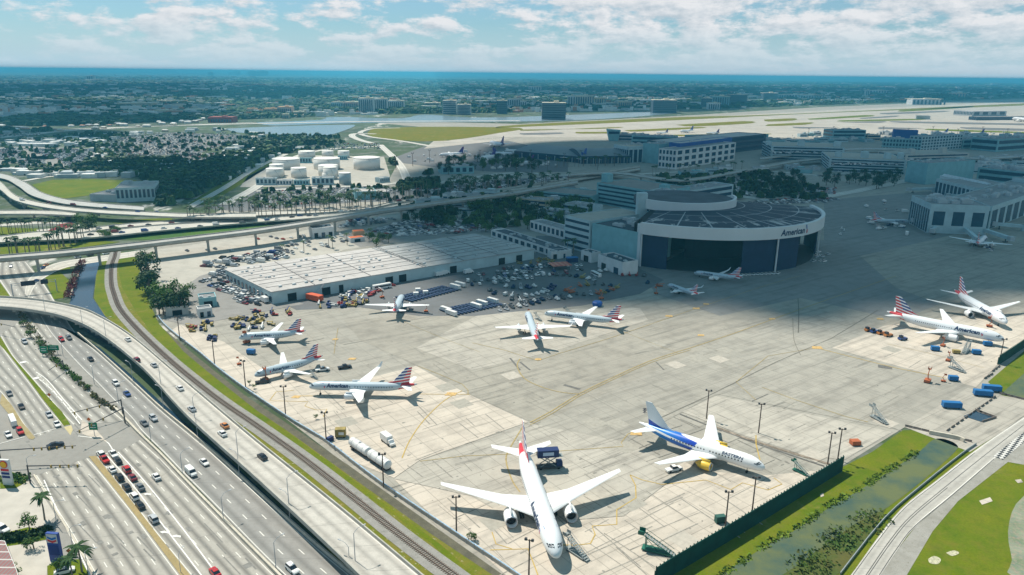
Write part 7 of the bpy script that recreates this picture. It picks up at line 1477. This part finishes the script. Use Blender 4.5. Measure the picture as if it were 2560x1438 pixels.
p = G(1493, 765); mb = MB(); mb.lathe([(2.6, 0), (3.1, 1.2), (3., 2.4), (2.2, 3.0), (.01, 3.2)], 14); o = mb.build('fuel_bladder', mat('dome_blue', (.02, .09, .34), .5)); o.location = p; tag(o, 'rounded bright blue tank above the side on airliner', 'tank')
# tank trailer near fence
A, B = G(880, 1118), G(972, 1180); root = empty('tank_trailer', (A+B)/2, math.atan2((B-A).y, (B-A).x), 'long white cylindrical tank trailer parked along the blue fence', 'tank trailer'); L = (B-A).length
for t in (-.26, .26):
    mb = MB(); l2 = L*.225; mb.lathe([(.01, -l2-.7), (1.0, -l2-.4), (1.65, -l2), (1.65, l2), (1.0, l2+.4), (.01, l2+.7)], 16, 'x', (L*t, 0, 2.6)); ob = mb.build('tank', WHT, root)
    for s_ in (-.5, 0, .5): mb = MB(); mb.lathe([(1.69, -.08), (1.69, .08)], 16, 'x', (L*t+l2*s_*1.3, 0, 2.6)); mb.build('band', GALV, root)
    mb = MB(); mb.cyl((L*t, 0, 4.1), .5, .4, 8); mb.build('hatch', GALV, root)
mb = MB(); mb.box((0, 0, .6), (L*.98, 2.2, .4)); mb.build('chassis', DKP, root); wheels(root, L*1.1, 2.6, .5)
mb = MB()
for i in range(9): mb.tube([(-L*.45+i*L*.11, 2.0, 0), (-L*.45+i*L*.11, 2.0, 3.2)], .07, 4)
for z_ in (1.5, 3.2): mb.tube([(-L*.45, 2.0, z_), (L*.44, 2.0, z_)], .06, 4)
mb.build('railing', GALV, root)
p = G(970, 1108); place(vehicle('boxtruck', 'white'), p, -.9, 'white service truck beside the tank trailer', None, 1.1, 'truck')
place(mk_box('generator_box', YEL, 3.6, 2.4, 2.6, .5, WHT), G(852, 1092), .1, 'yellow and white generator box left of the tank trailer', None, 1.1, 'generator')
place(mk_box('yellow_service_cart', YEL, 3.4, 2., 1.4, .4), G(2390, 884), -.2, 'yellow service cart between the blue carts', None, 1., 'cart'); place(mk_box('orange_bin', ORG, 3.4, 2.6, 1.5, .3), G(2137, 1112), .1, 'orange and white bin near the canal corner', None, 1., 'bin')
for (a, b), l, c in (((862, 921), 'dark pickup parked alone right of the silver airliners', 'black'), ((806, 927), 'white car beside the tail of the middle silver airliner', 'white'), ((1684, 1177), 'white car in the wing shadow of the EASTERN airliner', 'white'), ((657, 958), 'dark tug by the orange lift at the fence', 'black')): place(vehicle('pickup', c), G(a, b), .4, l, None, 1.15, 'pickup truck')
for (a, b), l in (((2186, 832), 'dark blue baggage tug first in the line on the right stand'), ((2203, 836), 'small orange cart second in the line on the right stand'), ((2220, 841), 'orange cart third in the line on the right stand'), ((2256, 850), 'dark tug alone behind the wing of the right airliner'), ((2172, 828), 'small cart at the left end of the line on the right stand')): place(vehicle('tug', 'blue' if 'tug' in l else 'orange'), G(a, b), .3, l, None, 1.5, 'tug')
place(mk_box('electrical_box', mat('box_green', (.03, .10, .08)), 3.2, 1.8, 2.2, .1), G(1800, 1306), .2, 'green electrical box beside the mast at the green fence', None, 1., 'electrical box')
place(mk_box('electrical_box', NVB, 3., 1.6, 1.8, .1), G(825, 1103), .9, 'dark box at the foot of the fence mast near the yellow box', None, .9, 'electrical box')
p = G(1178, 1352); mb = MB(); r_ = random.Random(4)
place(TREE[1], p, 0, 'green bushy shrub by the blue fence near the bottom', None, .38, 'bush')
for a, b in ((624, 962), (636, 972), (790, 1048), (900, 1130)): place(TREE[2], G(a, b), a, 'scrubby bush growing through the blue fence', 'bushes along the blue fence', .3, 'bush')
# equipment rows: yellow left cluster
def mk_gse(k):
    m = [YEL, RDG, WHT, NVB, ORG][k % 5]
    if k < 5: root = empty('belt_loader'); mb = MB(); mb.box((0, 0, .35), (4.2, 1.7, .6)); mb.box((-1.2, .4, .9), (1., .7, .9), top=.9); mb.add([(-2.6, -.5, 1.), (-2.6, .1, 1.), (3., .1, 2.2), (3., -.5, 2.2), (-2.6, -.5, 1.25), (-2.6, .1, 1.25), (3., .1, 2.45), (3., -.5, 2.45)], [(0, 1, 2, 3), (7, 6, 5, 4), (0, 4, 5, 1), (1, 5, 6, 2), (2, 6, 7, 3), (3, 7, 4, 0)]); mb.build('body', m, root); mb = MB(); mb.box((-1.2, .4, 1.3), (.9, .74, .4)); mb.build('windows', GLASSD, root); return root
    if k < 10: root = empty('baggage_cart'); mb = MB(); mb.box((0, 0, .45), (3.2, 1.6, .15)); mb.box((0, 0, 1.7), (3.2, 1.6, .1)); mb.box((-1.5, 0, .5), (.1, 1.6, 1.2)); mb.box((1.5, 0, .5), (.1, 1.6, 1.2)); mb.build('body', m, root); mb = MB(); mb.box((0, 0, .1), (2.6, 1.5, .35)); mb.build('wheel', TYRE, root); return root
    root = empty('aircraft_tug'); mb = MB(); mb.box((0, 0, .35), (4.6, 2.2, .8), top=.95); mb.box((.9, 0, 1.1), (1.5, 1.6, 1.), top=.85); mb.build('body', m, root); mb = MB(); mb.box((.9, 0, 1.45), (1.4, 1.62, .4)); mb.build('windows', GLASSD, root); mb = MB(); mb.box((0, 0, .05), (3.9, 2.26, .5)); mb.build('wheel', TYRE, root); return root
GSE = [mk_gse(k) for k in range(15)]
def gcl(poly, n, lbl, grp, ks, seed=1, s=.86):
    r0 = random.Random(seed); base = r0.uniform(0, 3)
    for i, (a, b) in enumerate(scat(poly, n, seed)): place(GSE[r0.choice(ks)], G(a, b, .1), base+r0.choice([0, PI/2, PI])+r0.uniform(-.2, .2), lbl, grp, s*r0.uniform(.85, 1.2), 'ground equipment')
gcl([(575, 800), (650, 790), (690, 815), (600, 830), (580, 822)], 26, 'yellow or brown loader in the equipment rows at the far left stand', 'equipment rows at the far left stand', [0, 5, 10, 13, 2, 8], 31)
gcl([(465, 812), (530, 800), (540, 825), (475, 832)], 14, 'dark or yellow tug in the small group by the left fence', 'tugs by the left fence', [10, 13, 0, 5, 11], 32)
gcl([(497, 845), (545, 840), (548, 850), (500, 855)], 5, 'small dark tug in the short line by the left fence', 'short tug line by the left fence', [13, 10], 33, .8)
gcl([(600, 782), (660, 775), (720, 772), (740, 790), (650, 795)], 12, 'equipment cart behind the far left airliner', 'carts behind the far left airliner', [3, 0, 11, 5], 34)
gcl([(790, 752), (900, 740), (930, 755), (870, 775), (800, 772)], 30, 'yellow or green loader in the colourful rows below the warehouse', 'colourful rows below the warehouse', [0, 1, 5, 10, 13, 8, 2], 35)
gcl([(840, 735), (930, 712), (990, 712), (930, 745), (860, 748)], 26, 'red or white equipment beside the warehouse wall', 'red equipment beside the warehouse wall', [1, 6, 2, 12, 7, 8], 36)
STC = mat('gse_steel', (.10, .115, .125), .6, .4, .8); 
def mk_small_stairs():
    root = empty('boarding_ramp'); mb = MB(); mb.box((0, 0, .35), (3.6, 1.7, .3)); mb.tube([(-1.8, -.6, .5), (1.6, -.6, 3.)], .12, 4); mb.tube([(-1.8, .6, .5), (1.6, .6, 3.)], .12, 4); mb.box((1.6, 0, 2.9), (1., 1.5, .12)); mb.build('frame', GALV, root); mb = MB(); mb.box((0, 0, 0), (2.8, 1.8, .35)); mb.build('wheel', TYRE, root); return root
def mk_dark(k):
    root = empty('equipment_trailer'); mb = MB(); mb.box((0, 0, .4), (3.4, 1.8, .9), top=.96); mb.box((.5, 0, 1.3), (1.3, 1.3, .7), top=.8); mb.build('body', [STC, TARP, WHT, STC][k], root); mb = MB(); mb.box((0, 0, 0), (2.8, 1.84, .4)); mb.build('wheel', TYRE, root); return root
DK = [mk_dark(0), mk_dark(1), mk_dark(2), mk_small_stairs(), mk_dark(3)]
def grow(px, lbl, grp, opts, step=4.2, s=1., seed=0, skip=.12):
    r0 = random.Random(seed); P = polyline(px, .1, 5); L = sum((a-b).length for a, b in zip(P, P[1:])); Q = resample(P, max(3, int(L/step)))
    for i in range(len(Q)-1):
        if r0.random() < skip: continue
        t = Q[i+1]-Q[i]; place(r0.choice(opts), Q[i], math.atan2(t.y, t.x)+PI/2+r0.uniform(-.12, .12), lbl, grp, s*r0.uniform(.85, 1.2), 'ground equipment')
for i, px in enumerate(([(1170, 705), (1240, 700), (1300, 685), (1330, 672)], [(1180, 714), (1250, 708), (1310, 694)], [(1225, 728), (1270, 740), (1320, 742), (1370, 728), (1385, 712)], [(1265, 718), (1310, 722), (1350, 714)], [(1235, 736), (1290, 752), (1340, 748)])):
    grow(px, 'dark trailer or loader in the curved shaded rows of the central yard', 'curved shaded rows of the central yard', DK+[GSE[2], GSE[7], GSE[13]], seed=i)
for i, px in enumerate(([(1250, 778), (1310, 765), (1380, 752), (1440, 742)], [(1262, 770), (1330, 756), (1420, 738)], [(1300, 762), (1390, 744)])): grow(px, 'dark loader or ramp in the long row above the airliner seen from behind', 'long row above the airliner seen from behind', DK, seed=10+i)
for i, px in enumerate(([(1418, 728), (1450, 738), (1500, 735), (1540, 722)], [(1450, 716), (1500, 712), (1560, 725)], [(1330, 668), (1370, 662), (1390, 670)], [(1340, 690), (1420, 690), (1500, 705)])): grow(px, 'loader or trailer in the rows above the blue dome', 'rows above the blue dome', DK+[GSE[4], GSE[0]], seed=20+i)
for i, px in enumerate(([(1500, 680), (1560, 672), (1590, 676)], [(1520, 690), (1600, 690), (1660, 700)], [(1580, 705), (1640, 712), (1650, 722)])): grow(px, 'equipment parked along the foot of the hangar annex', 'equipment along the hangar annex', DK+[GSE[1], GSE[4]], seed=30+i, skip=.3)
gcl([(1290, 640), (1400, 652), (1390, 665), (1280, 660)], 10, 'yellow loader in the group below the workshops', 'yellow loaders below the workshops', [0, 5, 10], 41)
gcl([(2180, 540), (2320, 545), (2320, 570), (2200, 575)], 16, 'small cart around the blue silver airliner at the pier', 'carts around the pier airliner', [2, 3, 1, 8, 12], 42)
gcl([(2430, 612), (2490, 612), (2480, 630), (2440, 628)], 8, 'small cart behind the nose in airliner', 'carts behind the nose in airliner', [3, 8, 2], 43)
gcl([(2080, 590-20), (2120, 560), (2140, 565), (2100, 590)], 0+3, 'white van like cart alone on the dark taxi area', 'carts on the dark taxi area', [2, 12], 44)
gcl([(1600, 450), (1880, 440), (1900, 460), (1640, 480)], 6, 'small cart by the shaded lot', 'carts by the shaded lot', [2, 12], 46)
# striped shade and dark blue cart fields
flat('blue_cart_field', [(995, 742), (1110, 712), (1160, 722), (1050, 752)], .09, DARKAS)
def cartfield(a, b, c_, rows, cols, lbl, grp):
    A, B, D = G(*a), G(*b), G(*c_); u = (B-A); v = (D-A); an = math.atan2(u.y, u.x)+PI/2; pr = empty('container_dolly'); mb = MB(); mb.box((0, 0, .5), (v.length/rows*.86, u.length/cols*.72, .35)); mb.box((0, 0, .85), (v.length/rows*.80, u.length/cols*.66, .12)); mb.build('bed', TARP, pr); mb = MB(); mb.box((0, 0, .1), (v.length/rows*.6, u.length/cols*.6, .4)); mb.build('wheel', TYRE, pr)
    for i in range(rows):
        for j in range(cols): place(pr, A+u*((j+.5)/cols)+v*((i+.5)/rows), math.atan2(v.y, v.x), lbl, grp, 1., 'dolly')
cartfield((1030, 757), (1150, 727), (985, 745), 3, 14, 'dark blue container dolly in the upper field below the warehouse', 'dollies of the upper blue field')
cartfield((1135, 792), (1262, 765), (1095, 776), 3, 14, 'dark blue container dolly in the lower field below the warehouse', 'dollies of the lower blue field')
TRW = mk_box('box_trailer', WHT, 9, 2.4, 2.4, .7)
for (a, b), an, l in (((1128, 788), -.75, 'white box trailer at the left end of the lower blue field'), ((1115, 780), -.75, 'white box trailer behind the left end of the lower blue field'), ((1190, 770), -.75, 'white box trailer in the middle of the lower blue field'), ((1205, 763), -.75, 'second white box trailer in the middle of the lower blue field'), ((1232, 757), -.75, 'white box trailer at the right end of the lower blue field'), ((1138, 722), -.7, 'white box trailer at the far end of the upper blue field'), ((1150, 716), -.7, 'last white box trailer beyond the upper blue field')): place(TRW, G(a, b), an, l, None, .9, 'trailer')
for (a, b), l in (((1040, 740), 'white cube cart, left one on the upper blue field'), ((1064, 736), 'white cube cart, right one on the upper blue field'), ((1045, 730), 'white cube cart, rear one on the upper blue field')): place(mk_box('cube_cart', WHT, 3.2, 2.6, 1.8, .5), G(a, b), .2, l, None, 1., 'cart')
place(mk_box('orange_box_trailer', mat('trailer_orange', (.55, .10, .04)), 11, 4., 3.2, .8), G(787, 752), -.55, 'big orange red box trailer at the near warehouse wall', None, 1., 'trailer')
place(vehicle('bus', 'white'), G(955, 722), .65, 'white bus parked along the warehouse wall', None, 1.05, 'bus'); place(vehicle('bus', 'white'), G(1280+210, 690), 2., 'dark and white bus before the hangar annex', None, .9, 'bus'); place(vehicle('boxtruck', 'white'), G(660, 755), 2.3, 'white truck at the near corner of the warehouse', None, 1.2, 'truck')
for i, (a, b) in enumerate(((878, 715), (1100, 690), (1112, 686), (1172, 684), (945, 712), (1420, 640))): place(vehicle('boxtruck', 'white'), G(a, b), .7, ['first white box truck along the warehouse front', 'white box truck at the middle of the warehouse front', 'second white box truck at the middle of the warehouse front', 'white box truck toward the right end of the warehouse front', 'white box truck behind the white bus', 'white box truck at the near end of the workshop row'][i], None, 1.1, 'truck')
awm, n, b_ = newmat('striped_awning'); x, y, _ = n.xyz(n.coord()); n.put(b_.inputs['Base Color'], n.mix(n.lt(n.fr(n.mul(x, .28)), .45), (.42, .05, .03), (.50, .16, .08)))
p = G(1400, 672); root = empty('shade_canopy', p, .3, 'striped orange red shade canopy in the yard below the workshops', 'canopy'); mb = MB(); mb.box((0, 0, 3.4), (15, 11, .4), top=.9); mb.build('roof', awm, root)
for x_, y_ in ((-6.5, -4.5), (6.5, -4.5), (6.5, 4.5), (-6.5, 4.5)): mb = MB(); mb.box((x_, y_, 0), (.3, .3, 3.4)); mb.build('post', GALV, root)
p = G(1430, 655); root = empty('shade_canopy', p, .3, 'small bright blue canopy near the hangar hut', 'canopy'); mb = MB(); mb.box((0, 0, 3.4), (9, 5, .4), top=.9); mb.build('roof', BLT, root); mb = MB(); mb.box((0, 0, 0), (8, 4, 3.4)); mb.build('booth', NVB, root)
# pavement strip debris right of EASTERN airliner
stripe([(1770, 1060), (1850, 1090), (1940, 1120), (2040, 1150), (2100, 1168)], 1.4, mat('rubble', (.22, .18, .14), .95, .5, .6), .1, name='rubble_strip'); stripe([(1700, 1035), (1800, 1075), (1900, 1112), (2060, 1165)], .8, mat('dark_stain', (.13, .125, .115)), .1, name='seam')
wall_thing('low pipe railing along the road side of the algae covered canal', [(2100, 1438), (2210, 1300), (2300, 1220), (2400, 1140), (2440, 1112)], .9, .25, 'railing', STL)
wall_thing('concrete retaining wall closing the end of the algae covered canal', [(2322, 1085), (2390, 1098), (2410, 1106)], 1.6, .8)
for P_ in ([(2320, 1398), (2335, 1390), (2352, 1398), (2345, 1410), (2325, 1408)], [(2365, 1382), (2385, 1376), (2398, 1383), (2380, 1390)]): flat('bare_patch', P_, .08, mat('bare_chalk', (.42, .40, .28), .95, .4, 1.5), smooth=3)
TAR = mat('tar_seam', (.09, .09, .085))
for px in ([(2150, 1460), (2165, 1438), (2222, 1355), (2275, 1292), (2365, 1216), (2462, 1138), (2560, 1062)], [(2158, 1455), (2171, 1438), (2227, 1357), (2279, 1295), (2369, 1219)], [(2132, 1438), (2200, 1345), (2262, 1270), (2350, 1200), (2437, 1132)], [(2198, 1438), (2241, 1373), (2286, 1316), (2378, 1240), (2485, 1147)]): stripe(px, .22, TAR, .11, k=5, name='tar_seam')
# slab repairs, oil spots and tyre marks on the apron and lanes
r_ = random.Random(202); REP = [MB(), MB(), MB()]
AP = [(560, 860), (900, 800), (1400, 790), (1990, 760), (2330, 850), (2240, 1060), (2050, 1140), (1640, 1430), (1330, 1430), (1100, 1300), (880, 1140), (640, 960)]
for i in range(520):
    a, b = r_.uniform(560, 2340), r_.uniform(770, 1430)
    if not inpoly(a, b, AP): continue
    p = G(a, b, .075+i*2e-5); k = r_.random(); an = .62+r_.choice([0, PI/2])
    if k < .10: L, W, mi = 7.5, 7.5, r_.choice([0, 2, 2])
    elif k < .6: L, W, mi = r_.uniform(6, 26), r_.uniform(.2, .5), 1; an += r_.uniform(-.12, .12)
    else: L, W, mi = r_.uniform(.7, 2.6), r_.uniform(.5, 1.4), 1
    cs, sn = math.cos(an), math.sin(an); mb = REP[mi]
    if k < .6: Q = [(-L/2, -W/2), (L/2, -W/2), (L/2, W/2), (-L/2, W/2)]
    else: Q = [(L/2*math.cos(t_)*r_.uniform(.6, 1), W/2*math.sin(t_)*r_.uniform(.6, 1)) for t_ in [2*PI*j/8 for j in range(8)]]
    mb.add([(p.x+x_*cs-y_*sn, p.y+x_*sn+y_*cs, p.z) for x_, y_ in Q], [tuple(range(len(Q)))])
for mb, nm, m_ in zip(REP, ('slab_repairs', 'tyre_and_oil_marks', 'dark_slab_repairs'), (mat('repair_light', (.42, .385, .33), .9, .12, .6), mat('rubber_mark', (.245, .23, .20), .9, .3, .7), mat('repair_dark', (.33, .31, .265), .9, .12, .6))): mb.build(nm, m_)['kind'] = 'structure'
mb = MB()
for i in range(160):
    a, b = r_.uniform(60, 640), r_.uniform(860, 1430); pts = [(0, 850), (290, 1010), (690, 1420), (260, 1430), (60, 1100)]
    if not inpoly(a, b, pts): continue
    p = G(a, b, .06+i*2e-5); t_ = G(a+10, b+10.5)-G(a, b); an = math.atan2(t_.y, t_.x); L, W = (r_.uniform(4, 16), r_.uniform(.3, .5)) if r_.random() < .6 else (r_.uniform(1, 3), r_.uniform(1, 2)); cs, sn = math.cos(an), math.sin(an)
    mb.add([(p.x+x_*cs-y_*sn, p.y+x_*sn+y_*cs, p.z) for x_, y_ in ((-L/2, -W/2), (L/2, -W/2), (L/2, W/2), (-L/2, W/2))], [(0, 1, 2, 3)])
mb.build('road_patches', mat('road_patch', (.20, .195, .18), .9, .2, .7))['kind'] = 'structure'
cb, n, b_ = newmat('checker_marking'); x, y, _ = n.xyz(n.coord()); n.put(b_.inputs['Base Color'], n.mix(n.m('ABSOLUTE', n.add(n.lt(n.fr(n.mul(x, .35)), .5), n.mul(n.lt(n.fr(n.mul(y, .35)), .5), -1.))), (.03, .03, .03), (.6, .58, .54)))
stripe([(2495, 1145), (2540, 1108), (2580, 1078)], 3.2, cb, .12, name='checker_marking')

for o in [o for o in C.objects if o.parent is None and 'kind' not in o and 'label' not in o and o.type in ('EMPTY', 'MESH')]:
    for ch in o.children_recursive: bpy.data.objects.remove(ch)
    bpy.data.objects.remove(o)
